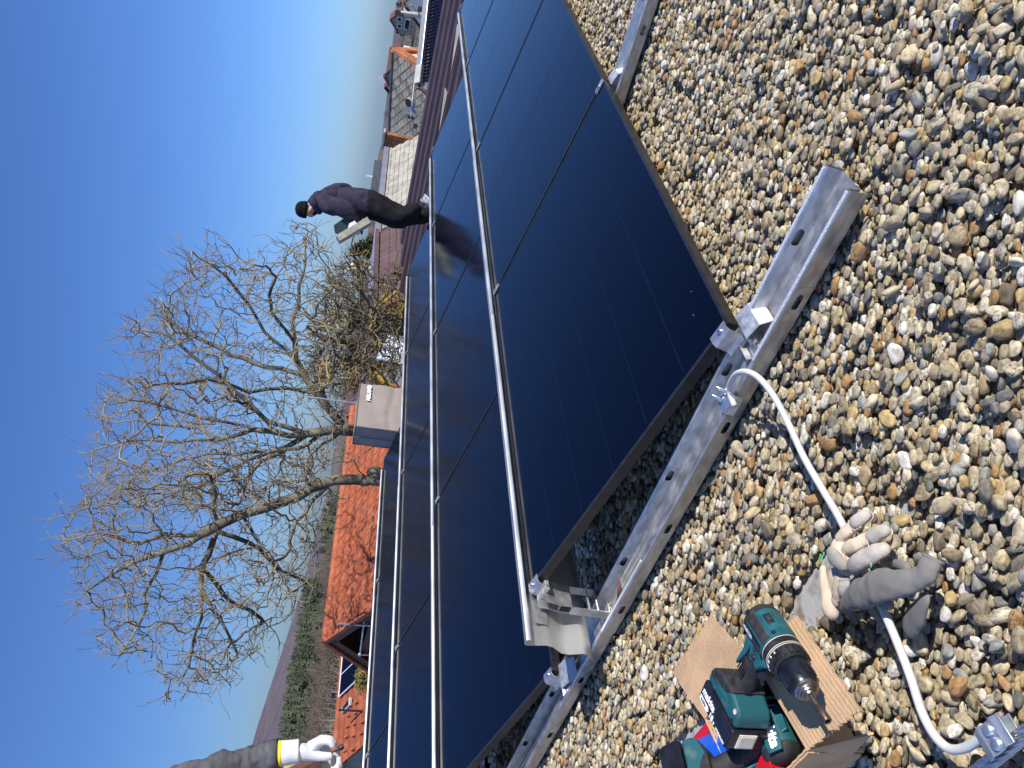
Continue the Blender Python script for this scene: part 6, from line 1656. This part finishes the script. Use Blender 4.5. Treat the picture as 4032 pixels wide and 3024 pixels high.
for k, (p1, p2) in enumerate((((3800, 3060), (4060, 2848)), ((3835, 3075), (4070, 2884)))):
    a_, b_ = onz(*p1, .030), onz(*p2, .030); a_ = a_ + (a_-b_)*.6; b_ = b_ + (b_-a_)*.25
    mb = MB(); mb.tube([a_, a_.lerp(b_, .5) + ZUP*.0, b_], .0046, 10)
    x = (b_-a_).normalized(); y = x.orthogonal().normalized(); z = x.cross(y); n_ = int((b_-a_).length/.006)
    for s_ in range(6):
        mb.tube([a_ + x*((b_-a_).length*i/n_) + (y*math.cos(s_*1.047+i*.34) + z*math.sin(s_*1.047+i*.34))*.0042 for i in range(n_+1)], .0019, 4, caps=False)
    mb.build('wire', 'wire_steel', wr, smooth=180)
# ---- cardboard box with its flaps folded out
ZB_ = .120
c1, c2, c3 = onz(2775, 2832, ZB_), onz(2962, 2588, ZB_), onz(3176, 2955, ZB_-.004)
bx = thing('cardboard_box', 'torn open cardboard box with flaps folded out beneath the teal drills', 'box', Vector(((c1.x+c3.x)/2, (c1.y+c3.y)/2, 0)))
ux = (c1-c2); vx = (c3-c2); c4 = c1 + vx
def corrugated(name, P, U, V, nu, nv, th=.004, amp=.0011, waves=26, bend=None, tear=0.0, seed=1, mat='cardboard', along='v', cutw=None):
    rs = np.random.RandomState(seed); top, bot = [], []
    Nn = U.cross(V).normalized(); Nn = Nn if Nn.z > 0 else -Nn
    je = [rs.normal()*tear for _ in range(nu+1)]; jf = [rs.normal()*tear*.6 for _ in range(nv+1)]
    for j in range(nv+1):
        for i in range(nu+1):
            u, v = i/nu, j/nv
            uu, vv = u, v
            if j == nv: vv += je[i]
            if i == nu: uu += jf[j]
            ph = (u if along == 'v' else v)
            z = amp*math.sin(2*math.pi*waves*ph) + (bend(u, v) if bend else 0)
            p = P + U*uu + V*vv + Nn*z; top.append(p); bot.append(p - Nn*th)
    n_ = nu+1; m_ = len(top); fs = []
    for j in range(nv):
        for i in range(nu):
            a_, b_, c_, d_ = j*n_+i, j*n_+i+1, (j+1)*n_+i+1, (j+1)*n_+i
            fs += [(a_, b_, c_, d_), (m_+d_, m_+c_, m_+b_, m_+a_)]
    for i in range(nu): fs += [(i, m_+i, m_+i+1, i+1), (nv*n_+i, nv*n_+i+1, m_+nv*n_+i+1, m_+nv*n_+i)]
    for j in range(nv): fs += [(j*n_, (j+1)*n_, m_+(j+1)*n_, m_+j*n_), (j*n_+nu, m_+j*n_+nu, m_+(j+1)*n_+nu, (j+1)*n_+nu)]
    mb = MB(); mb.add(top+bot, fs); return mb.build(name, mat, bx, smooth=60)
fa_, fb_ = onz(2662, 2660, .075), onz(2782, 2408, .075)
# flap towards the panels: c1-c2 edge out to fa-fb
corrugated('flap', c1, (c2-c1), (fa_-c1 + fb_-c2)/2, 120, 16, waves=34, amp=.0006, tear=.016, seed=3, along='v', bend=lambda u, v: .004*math.sin(v*3) + (-.0035 if .30 < v < .36 else 0) + (-.0025 if .80 < v < .84 else 0))
ga, gb = onz(3140, 2418, .105), onz(3384, 2800, .100)
corrugated('flap', c2 + (c2-c1)*.0, vx, ((ga-c2)+(gb-c3))/2, 22, 60, waves=17, amp=.0006, tear=.014, seed=5, along='u', bend=lambda u, v: .006*math.sin(u*2.6+.4)*math.sin(v*2.8))
def wall(name, p, q, h0=.12, mat='cardboard'):
    corrugated(name, p - ZUP*.002, q-p, Vector((0, 0, -(p.z-.012))), 30, 8, waves=26, amp=.0008, tear=.006, seed=int(p.x*100) % 50+1)
wall('side_panel', c1, c2); wall('side_panel', c2, c3); wall('side_panel', c3, c4); wall('side_panel', c4, c1)
mb = MB(); mb.add([c1*1, c2*1, c3*1, c4*1], [(0, 1, 2, 3)]); mb.V = [(v[0], v[1], .015) for v in mb.V]; mb.build('bottom', 'cardboard_in', bx, solid=.004)
# outer flap hanging on the near side
hd1, hd2 = onz(3190, 2985, .085), onz(3290, 3040, .02)
corrugated('flap', c3, (c4-c3)*.9, Vector((.055, -.05, -.085)), 30, 8, waves=20, amp=.0008, tear=.02, seed=9)
corrugated('flap', c1 - (c2-c1)*0, vx*.9, Vector((-.055, .02, -.055)), 30, 8, waves=20, amp=.0008, tear=.02, seed=11)

# ---- cordless drill, drawn in its own frame: x to the chuck, -y down the handle, z to the side that faces up
def make_drill(M, label, group, big=True):
    t_ = thing('cordless_drill', label, 'drill', M=M, group=group)
    X, Y, Z = Vector((1, 0, 0)), Vector((0, 1, 0)), ZUP
    def bd(mb, name, mat, **k): return mb.build(name, mat, t_, world=False, **k)
    # motor housing, slightly taller than wide
    mb = MB(); mb.lathe([(-.006, .006), (-.005, .018), (.0, .026), (.008, .0325), (.022, .0355), (.050, .036), (.074, .0365), (.088, .034), (.090, .030)], (0, 0, 0), X, 28, ref=Y, sy=.96, caps=True); bd(mb, 'motor_housing', 'teal_dirty', smooth=50)
    mb = MB(); mb.lathe([(-.0075, .008), (-.006, .020), (-.001, .0275), (.007, .0340), (.017, .0362), (.018, .0352)], (0, 0, 0), X, 28, ref=Y, sy=.96, caps=True); bd(mb, 'rear_cap', 'rubber', smooth=50)
    # raised black side band with a worn maker's plate, teal top panel with the speed switch
    def shell(u0, u1, a0, a1, r0, th, name, mat, n=8, sy=.96):
        mb = MB(); V_ = []
        for s_ in (0, 1):
            for i in range(5):
                for j in range(n+1):
                    u = u0+(u1-u0)*i/4; a_ = R(a0+(a1-a0)*j/n); e_ = (i in (0, 4)) or (j in (0, n)); rr = r0 + (th*(.35 if e_ else 1) if s_ else 0)
                    V_.append((u, math.cos(a_)*rr, math.sin(a_)*rr*sy))
        q_ = n+1; h_ = 5*q_; F_ = []
        for i in range(4):
            for j in range(n): F_.append((h_+i*q_+j, h_+i*q_+j+1, h_+(i+1)*q_+j+1, h_+(i+1)*q_+j))
        for i in range(4): F_ += [(i*q_, h_+i*q_, h_+(i+1)*q_, (i+1)*q_), (i*q_+n, (i+1)*q_+n, h_+(i+1)*q_+n, h_+i*q_+n)]
        for j in range(n): F_ += [(j, j+1, h_+j+1, h_+j), (4*q_+j, h_+4*q_+j, h_+4*q_+j+1, 4*q_+j+1)]
        mb.add(V_, F_); return bd(mb, name, mat, smooth=60)
    shell(.012, .082, 52, 84, .0355, .0018, 'black_band', 'rubber')
    shell(.028, .088, 4, 50, .0355, .0016, 'top_panel', 'teal')
    shell(.034, .058, 16, 36, .0370, .0020, 'switch_frame', 'tool_black'); shell(.040, .052, 20, 32, .0388, .0026, 'speed_switch', 'rubber')
    shell(.014, .078, 92, 122, .0358, .0014, 'name_plate', 'tool_gloss')
    shell(-.001, .012, 128, 150, .033, .0020, 'vent_rib', 'teal'); shell(.000, .012, 60, 82, .033, .0020, 'vent_rib', 'teal')
    for a_ in (100, 108): 
        shell(.004, .007, a_, a_+5, .035, .0016, 'vent', 'tool_black')
    for (u, a_) in ((.010, 66), (.078, 36), (.080, 118), (.066, 150)):
        sc_ = MB(); c = Vector((u, math.cos(R(a_))*.0365, math.sin(R(a_))*.0352)); nn__ = Vector((0, math.cos(R(a_)), math.sin(R(a_)))); sc_.lathe([(-.001, .0045), (.0012, .0045), (.0012, .003)], c, nn__, 12); so_ = sc_.build('screw', 'tool_black', t_, world=False, smooth=40)
    pl_c = Vector((.046, math.cos(R(107))*.0376, math.sin(R(107))*.0364)); yn = Vector((0, math.sin(R(107)), -math.cos(R(107))))
    lettering_local('maker_print', 'makita', .0125, 'print_worn', t_, Vector((.032, math.cos(R(104))*.0378, math.sin(R(104))*.0364)), X, yn, shear=.15, bold=.0004)
    lettering_local('maker_print', 'DHP482', .0055, 'print_worn', t_, Vector((.062, math.cos(R(112))*.0378, math.sin(R(112))*.0364)), X, yn, bold=.0002) if False else None
    # clutch rings
    mb = MB(); mb.lathe([(.088, .031), (.089, .0345), (.103, .0345), (.104, .0335)], (0, 0, 0), X, 30, caps=True); bd(mb, 'mode_ring', 'tool_black', smooth=40)
    for (x0, r_) in ((.0885, .0350), (.1035, .0349), (.1068, .0346)):
        mb = MB(); mb.lathe([(x0, r_-.001), (x0, r_), (x0+.0013, r_), (x0+.0013, r_-.001)], (0, 0, 0), X, 36, caps=False); bd(mb, 'white_line', 'latch_cream', smooth=30)
    mb = MB(); n_ = 30; prof = []
    for j in range(18):
        a_ = 2*math.pi*j/18; mb.box(Vector((.1185, math.cos(a_)*.0333, math.sin(a_)*.0333)), .018, .0060, .0030, X, Vector((0, -math.sin(a_), math.cos(a_))), Vector((0, math.cos(a_), math.sin(a_))))
    mb.lathe([(.104, .0335), (.128, .0325), (.131, .029)], (0, 0, 0), X, 30); bd(mb, 'torque_ring', 'tool_black', smooth=30)
    for k, tx in enumerate(('7', '9', '11', '13', '15')):
        a_ = R(64+k*17); lettering_local('number', tx, .0066, 'print_white', t_, Vector((.1125, math.cos(a_)*.0350, math.sin(a_)*.0350)), Vector((0, math.sin(a_), -math.cos(a_)))*-1, X, bold=.0002)
    # chuck
    mb = MB(); mb.lathe([(.130, .0262), (.134, .0275), (.158, .0262), (.172, .0245), (.176, .0225)], (0, 0, 0), X, 30)
    for j in range(10):
        a_ = 2*math.pi*j/10; mb.box(Vector((.152, math.cos(a_)*.0262, math.sin(a_)*.0262)), .030, .0055, .0022, X, Vector((0, -math.sin(a_), math.cos(a_))), Vector((0, math.cos(a_), math.sin(a_))))
    bd(mb, 'chuck_sleeve', 'tool_gloss', smooth=40)
    mb = MB(); mb.lathe([(.1755, .0222), (.1800, .0214), (.1812, .0190), (.1850, .0172), (.1858, .0150), (.1890, .0138), (.1895, .0110), (.1930, .0098), (.1930, .005)], (0, 0, 0), X, 30); bd(mb, 'chuck_nose', 'tool_metal', smooth=40)
    if big:
        mb = MB(); mb.lathe([(.189, .0036), (.212, .0036), (.214, .0058), (.216, .0072), (.243, .0072), (.2445, .0062), (.2445, .0042), (.238, .0040)], (0, 0, 0), X, 14, caps=False); bd(mb, 'nut_setter', 'bit_brown', smooth=35)
    # handle, trigger
    mb = MB(); hp = [Vector(q) for q in ((.052, -.018, 0), (.050, -.040, 0), (.044, -.066, 0), (.038, -.094, 0), (.034, -.122, 0), (.034, -.142, 0))]
    mb.tube(hp, [.026, .0225, .0205, .0200, .0225, .030], 18, squash=1.0, up=(0, 0, 1)); bd(mb, 'handle', 'rubber', smooth=180)
    mb = MB(); mb.prism([(.020, -.020), (.034, -.036), (.030, -.062), (.018, -.092), (.013, -.100), (.012, -.088), (.018, -.056), (.010, -.030), (.004, -.014)], (0, 0, 0), X, Y, Z, .006, .0205); bd(mb, 'handle_back', 'teal', bevel=.003)
    mb = MB(); mb.prism([(.034, -.030), (.094, -.026), (.096, -.036), (.082, -.046), (.072, -.062), (.060, -.054), (.048, -.060), (.040, -.046)], (0, 0, 0), X, Y, Z, -.022, .0225); bd(mb, 'trigger_guard', 'teal', bevel=.004)
    mb = MB(); mb.prism([(.062, -.040), (.084, -.042), (.090, -.056), (.084, -.074), (.072, -.080), (.060, -.072)], (0, 0, 0), X, Y, Z, -.010, .012); bd(mb, 'trigger', 'tool_black', bevel=.004)
    mb = MB(); mb.ball((.057, -.044, .0235), .0062, 6, sc=(1.2, .7, .5)); bd(mb, 'direction_switch', 'tool_black', smooth=180)
    for k in range(5):
        mb = MB(); y0 = -.066-.013*0; mb.tube([Vector((.030+k*.0048, -.062-k*.002, .0198)), Vector((.024+k*.0052, -.100-k*.002, .0194))], .0013, 5); bd(mb, 'grip_rib', 'tool_black', smooth=180)
    # foot of the handle and battery
    mb = MB(); mb.prism([(-.026, -.158), (-.022, -.146), (.010, -.132), (.050, -.130), (.088, -.142), (.097, -.152), (.097, -.176), (-.026, -.176)], (0, 0, 0), X, Y, Z, -.034, .0345); bd(mb, 'handle_foot', 'teal_dirty', bevel=.006)
    mb = MB(); mb.prism([(-.024, -.156), (-.018, -.140), (.012, -.128), (.060, -.128), (.040, -.146), (-.005, -.160)], (0, 0, 0), X, Y, Z, -.036, .0362); bd(mb, 'black_shoulder', 'rubber', bevel=.004)
    mb = MB(); mb.prism([(.0, -.150), (.055, -.146), (.060, -.154), (.004, -.160)], (0, 0, 0), X, Y, Z, .034, .0375); mb.prism([(-.016, -.166), (-.010, -.162), (.012, -.164), (.008, -.172)], (0, 0, 0), X, Y, Z, .034, .0370); bd(mb, 'teal_inlay', 'teal', bevel=.0012)
    for (u, v) in ((.086, -.168), (-.012, -.152), (.084, -.148)):
        sc_ = MB(); sc_.lathe([(0, .0052), (.0012, .0052), (.0012, .0034), (-.001, .0030)], (u, v, .0348), Z, 14); sc_.build('screw', 'latch_cream' if v > -.15 else 'tool_black', t_, world=False, smooth=40)
    mb = MB(); mb.prism([(-.028, -.178), (.100, -.178), (.103, -.186), (.102, -.216), (.094, -.226), (-.020, -.226), (-.030, -.216)], (0, 0, 0), X, Y, Z, -.037, .0372); bt = bd(mb, 'battery', 'tool_gloss', bevel=.005, bseg=3)
    mb = MB(); mb.box((.1035, -.199, .004), .003, .032, .036); mb.box((.1045, -.199, .004), .003, .026, .030); lt_ = bd(mb, 'latch', 'latch_cream', bevel=.0012)
    zt_ = .0378
    lettering_local('maker_print', 'makita', .0200, 'print_white', t_, Vector((.006, -.1985, zt_)), X, Y, shear=.12, bold=.0009)
    mb = MB(); mb.prism([(-.022, -.222), (.012, -.222), (.018, -.2165), (.012, -.211), (-.022, -.211)], (0, 0, zt_-.0003), X, Y, Z, 0, .0006); bd(mb, 'capacity_plate', 'print_white')
    lettering_local('capacity', '6.0Ah', .0095, 'tool_gloss', t_, Vector((-.006, -.2165, zt_+.0004)), X, Y, bold=.0003)
    lettering_local('voltage', '18', .0160, 'print_white', t_, Vector((.031, -.2160, zt_)), X, Y, bold=.0006); lettering_local('voltage', 'v', .0115, 'print_white', t_, Vector((.0445, -.2175, zt_)), X, Y, bold=.0004)
    lettering_local('small_print', 'LITHIUM-ION', .0062, 'print_white', t_, Vector((.073, -.2185, zt_)), X, Y, bold=.0002)
    return t_
def lettering_local(name, txt, size, mat, parent, O, X, Y, shear=0.0, bold=0.0, sx=1.0, extr=0.0003):
    X = X.normalized(); Z = X.cross(Y).normalized(); Y = Z.cross(X)
    me = text_mesh(txt, size, extr, shear, bold, sx); me.materials.clear(); me.materials.append(MAT[mat])
    o = bpy.data.objects.new(name, me); COL.objects.link(o); o.parent = parent; o.matrix_local = frame(O, X, Y, Z); return o
zd = .165
C0 = onz(2988, 2427, zd); C1 = onz(3206, 2760, zd); Xd = (C1-C0).normalized(); Yd = Vector((-Xd.y, Xd.x, 0))
Md = frame(C0, Xd, Yd, ZUP)
d1_ = make_drill(Md, 'teal and black cordless drill lying on the cardboard with a nut setter in its chuck', 'cordless drills in the cardboard box')
# second drill down in the box, nose towards the first one
E0, E1 = onz(3120, 3000, .082), onz(2992, 2716, .082); X2 = (E1-E0).normalized(); X2 = (X2 + Vector((0, 0, -.10))).normalized()
Z2 = -((CAM-E1).normalized()*.85 + ZUP*.3); Z2 = (Z2 - X2*Z2.dot(X2)).normalized(); Y2 = Z2.cross(X2)
d2_ = d1_.copy(); COL.objects.link(d2_); M2 = frame(E1 - X2*.150, X2, Y2, Z2); d2_.matrix_world = M2; ROOTM[d2_.name] = M2.copy()
d2_['label'] = 'second teal and black cordless drill lying deeper in the cardboard box beside the first'
for c in list(d1_.children):
    if c.name.startswith('nut_setter'): continue
    k = c.copy(); COL.objects.link(k); k.parent = d2_
lettering_local('maker_print', 'makita', .025, 'print_white', d2_, Vector((.042, .004, -.0400)), Vector((-1, 0, 0)), Vector((0, 1, 0)), shear=.12, bold=.0012, sx=1.15)
mb = MB(); mb.prism([(-.002, -.012), (.010, -.014), (.082, -.010), (.086, .012), (.012, .016), (-.002, .014)], (0, 0, -.0335), Vector((1, 0, 0)), Vector((0, 1, 0)), -ZUP, 0, .0056); mb.build('side_panel', 'teal', d2_, world=False, bevel=.0015)
mb = MB(); mb.prism([(.030, .020), (.084, .020), (.086, .032), (.034, .033)], (0, 0, -.020), Vector((1, 0, 0)), Vector((0, 1, 0)), -ZUP, 0, .0105); mb.build('top_panel', 'teal', d2_, world=False, bevel=.0015)
# ---- red and blue bins
def bin_(name, label, ridge0, ridge1, ez, half, drop, mat, zr):
    p, q = onz(*ridge0, zr), onz(*ridge1, zr); x = (q-p).normalized(); y = Vector((-x.y, x.x, 0))
    if y.dot(CAM-p) < 0: y = -y
    t_ = thing(name, label, 'bin', Vector((p.x, p.y, 0)), 'open plastic bins beside the drills')
    mb = MB(); L_ = (q-p).length
    pr = [(-half, -drop), (-half*.92, -drop*.35), (-half*.30, .0), (half*.30, .0), (half*.92, -drop*.35), (half, -drop)]
    mb.sheet(pr, .0028, p, y, ZUP, x, 0, L_); mb.build('shell', mat, t_, bevel=.0008)
    rm = MB(); rm.sheet([(u*1.02, v*1.02+.001) for u, v in pr], .0040, p, y, ZUP, x, -.004, .004); rm.build('rim', mat, t_, bevel=.001)
    bw = MB(); bw.prism([(u*.97, v*.97-.002) for u, v in pr], p, y, ZUP, x, L_-.004, L_-.001); bw.build('back_wall', mat, t_)
    return t_
bin_('blue_bin', 'bright blue open plastic bin at the picture edge beside the drill battery', (2672, 3010), (2880, 2938), 0, .046, .062, 'blue_plastic', .115)
bin_('red_bin', 'bright red open plastic bin in front of the blue one at the picture edge', (2895, 3040), (3035, 2990), 0, .034, .05, 'red_plastic', .120)
bin_('red_bin', 'red plastic bin standing upright behind the blue one under the drill battery', (2700, 2965), (2800, 2850), 0, .030, .075, 'red_plastic', .095)

# ---- leather work glove
def G_(x, y, z): return onz(3200+x/2.765, 1900+y/2.765, z-.010)
def soft(name, pts, rad, mat, par, squash=.7, n=16, sub=6, wob=.10, freq=55, seed=0, rib=None, open_end=False):
    """a limp cloth or leather tube with rounded ends and creases"""
    P_ = spline([Vector(q) for q in pts], sub); m_ = len(P_); L_ = [0]
    for i in range(1, m_): L_.append(L_[-1]+(P_[i]-P_[i-1]).length)
    T_ = L_[-1]; xs_ = [k/(len(rad)-1) for k in range(len(rad))]; rr = []
    for l_ in L_:
        r_ = float(np.interp(l_/T_, xs_, rad)); e_ = T_-l_
        if e_ < r_: r_ *= math.sqrt(max(.02, 1-((r_-e_)/r_)**2))
        if not open_end and l_ < r_: r_ *= math.sqrt(max(.05, 1-((r_-l_)/r_)**2))
        rr.append(r_)
    mb = MB(); mb.tube(P_, rr, n, squash=squash, up=(0, 0, 1))
    V_ = []
    for k, v in enumerate(mb.V):
        i = min(m_-1, k//n); v = Vector(v); c = P_[i]; d = v-c; l_ = L_[i]
        w = 1 + wob*mnoise.noise(v*freq + Vector((seed, 0, 0))) + wob*.7*mnoise.noise(v*freq*2.3 + Vector((seed, 5, 0)))
        if rib and rib[0] <= l_/T_ <= rib[1]: w += .035*(1 if (i % 2) else -1)
        V_.append(tuple(c + d*w))
    mb.V = V_; return mb.build(name, mat, par, smooth=180)
lg = thing('leather_glove', 'worn beige leather work glove with grey fingertips lying across the white cable', 'glove', G_(500, 800, .02))
soft('palm', [G_(250, 620, .046), G_(300, 760, .052), G_(350, 900, .052), G_(360, 1020, .048)], [0.0132, 0.0224, 0.0238, 0.0172], 'glove_canvas', lg, .62, 20, seed=1, wob=.12)
soft('finger', [G_(270, 640, .052), G_(370, 540, .054), G_(470, 455, .050), G_(560, 395, .044)], [0.0119, 0.0122, 0.0119, 0.0112], 'glove_canvas', lg, .72, seed=2)
soft('fingertip', [G_(415, 470, .055), G_(500, 410, .052), G_(580, 355, .046), G_(630, 330, .040)], [0.0122, 0.0129, 0.0122, 0.0099], 'leather_grey', lg, .74, seed=3, wob=.06)
soft('finger', [G_(330, 740, .058), G_(450, 690, .060), G_(570, 630, .057), G_(690, 575, .052)], [0.0119, 0.0132, 0.0129, 0.0119], 'glove_canvas', lg, .72, seed=4)
soft('fingertip', [G_(590, 620, .060), G_(690, 560, .056), G_(790, 520, .050), G_(850, 505, .043)], [0.0129, 0.0139, 0.0129, 0.0099], 'leather_grey', lg, .74, seed=5, wob=.06)
soft('finger', [G_(400, 930, .060), G_(520, 860, .064), G_(650, 790, .060), G_(760, 730, .054), G_(840, 690, .046)], [0.0132, 0.0168, 0.0175, 0.0162, 0.0119], 'leather_grey', lg, .72, 18, seed=6, wob=.08)
soft('finger', [G_(500, 500, .036), G_(560, 380, .034), G_(590, 270, .032)], [0.0092, 0.0092, 0.0083], 'glove_canvas', lg, .8, seed=7)
soft('thumb', [G_(175, 730, .060), G_(250, 830, .070), G_(330, 910, .068), G_(395, 945, .060)], [0.0086, 0.0149, 0.0142, 0.0073], 'leather_grey', lg, .6, seed=8, wob=.08)
soft('palm_inside', [G_(350, 990, .050), G_(300, 1100, .050), G_(260, 1230, .044), G_(240, 1340, .038)], [0.0145, 0.0172, 0.0145, 0.0106], 'glove_canvas', lg, .5, 18, seed=9, wob=.22)
soft('cuff', [G_(110, 900, .036), G_(120, 1060, .042), G_(150, 1220, .042), G_(190, 1380, .040), G_(250, 1500, .034)], [0.0066, 0.0096, 0.0116, 0.0178, 0.0145], 'leather', lg, .75, 18, seed=10, wob=.10)
soft('cuff', [G_(390, 1060, .050), G_(330, 1150, .052), G_(300, 1240, .044)], [0.0079, 0.0132, 0.0079], 'leather_grey', lg, .6, seed=11)
soft('palm_base', [G_(330, 900, .034), G_(290, 1050, .034), G_(240, 1220, .032), G_(225, 1400, .030)], [.018, .026, .025, .018], 'leather', lg, .40, 20, seed=20, wob=.16)
soft('cuff_fold', [G_(330, 1010, .048), G_(350, 1080, .050), G_(380, 1130, .046)], [.010, .015, .010], 'leather_grey', lg, .6, seed=21, wob=.2)
for pts_, z_ in (([(388, 410), (400, 470), (455, 515), (530, 480)], .068), ([(560, 555), (585, 620), (612, 695)], .074), ([(310, 690), (340, 770), (405, 910)], .075), ([(636, 318), (660, 360), (640, 410), (560, 480)], .058), ([(855, 510), (868, 560), (800, 640)], .060)):
    sm = MB(); sm.tube(spline([G_(x, y, z_-.009) for x, y in pts_], 4), .0010, 5); sm.build('seam', 'glove_canvas', lg, smooth=180)
# ---- grey knitted glove thrown over it
kg = thing('knit_glove', 'dark grey knitted glove with ribbed cuff lying crumpled over the white cable', 'glove', G_(900, 1200, .02))
soft('glove', [G_(1300, 850, .058), G_(1262, 920, .062), G_(1225, 1000, .064), G_(1120, 1060, .066), G_(980, 1095, .070), G_(800, 1120, .072), G_(620, 1165, .068), G_(470, 1235, .058), G_(370, 1310, .044), G_(330, 1370, .032)], [.0185, .0185, .0205, .0260, .0290, .0275, .0260, .0220, .0175, .0120], 'knit_grey', kg, .60, 30, 9, seed=12, wob=.17, freq=26, rib=(0, .16), open_end=True)
soft('finger', [G_(350, 1290, .042), G_(385, 1390, .030), G_(440, 1470, .020), G_(490, 1540, .014)], [0.0132, 0.0120, 0.0102, 0.0078], 'knit_grey', kg, .6, seed=13)
soft('finger', [G_(600, 1290, .050), G_(650, 1390, .040), G_(715, 1480, .028), G_(770, 1560, .018)], [0.0120, 0.0102, 0.0090, 0.0078], 'knit_grey', kg, .6, seed=14)
soft('finger', [G_(720, 1270, .060), G_(800, 1320, .056), G_(860, 1370, .046)], [0.0108, 0.0120, 0.0102], 'knit_grey', kg, .6, seed=15)
soft('finger', [G_(1235, 1190, .052), G_(1215, 1280, .052), G_(1150, 1420, .044), G_(1080, 1540, .036), G_(1020, 1650, .028)], [0.0090, 0.0132, 0.0204, 0.0198, 0.0132], 'knit_grey', kg, .40, 20, seed=16, wob=.08)
soft('thumb', [G_(880, 880, .036), G_(960, 900, .040), G_(1060, 960, .046)], [0.0084, 0.0096, 0.0096], 'knit_grey', kg, .7, seed=17)
lp_ = MB(); lp_.lathe([(0, .0170), (.001, .0192), (.003, .0198), (.005, .0186)], G_(1302, 846, .058), (G_(1302, 846, .058)-G_(1225, 1000, .064)), 26, sy=.62, ref=A, caps=False); lp_.build('cuff_edge', 'knit_grey', kg, smooth=180)
hl_ = MB(); hl_.lathe([(.0012, .0170), (.0016, .0005)], G_(1302, 846, .058), (G_(1302, 846, .058)-G_(1225, 1000, .064)), 20, sy=.62, ref=A); hl_.build('cuff_shade', 'cuff_brown', kg)  # dark disc across the cuff mouth, its colour standing in for shade
rs = np.random.RandomState(5)
for k, (x, y) in enumerate(((120, 780), (85, 800), (75, 830), (105, 815), (90, 850), (636, 902))):
    gb_ = MB(); c = G_(x, y, .044 if x < 300 else .076); gb_.ball(c, .0030, 4, sc=(1.6, .7, .6)); gb_.build('green_scrap', 'green_bits', lg)
# ---- splinter in the rail
wc = thing('wood_splinter', 'brown wood splinter stuck in the rail below the back support', 'splinter', onz(2435, 2320, .02))
mb = MB(); mb.tube([onz(2432, 2284, .035), onz(2440, 2325, .032), onz(2432, 2362, .02)], [.004, .008, .003], 7); mb.build('splinter', 'brown_wood', wc, smooth=180)
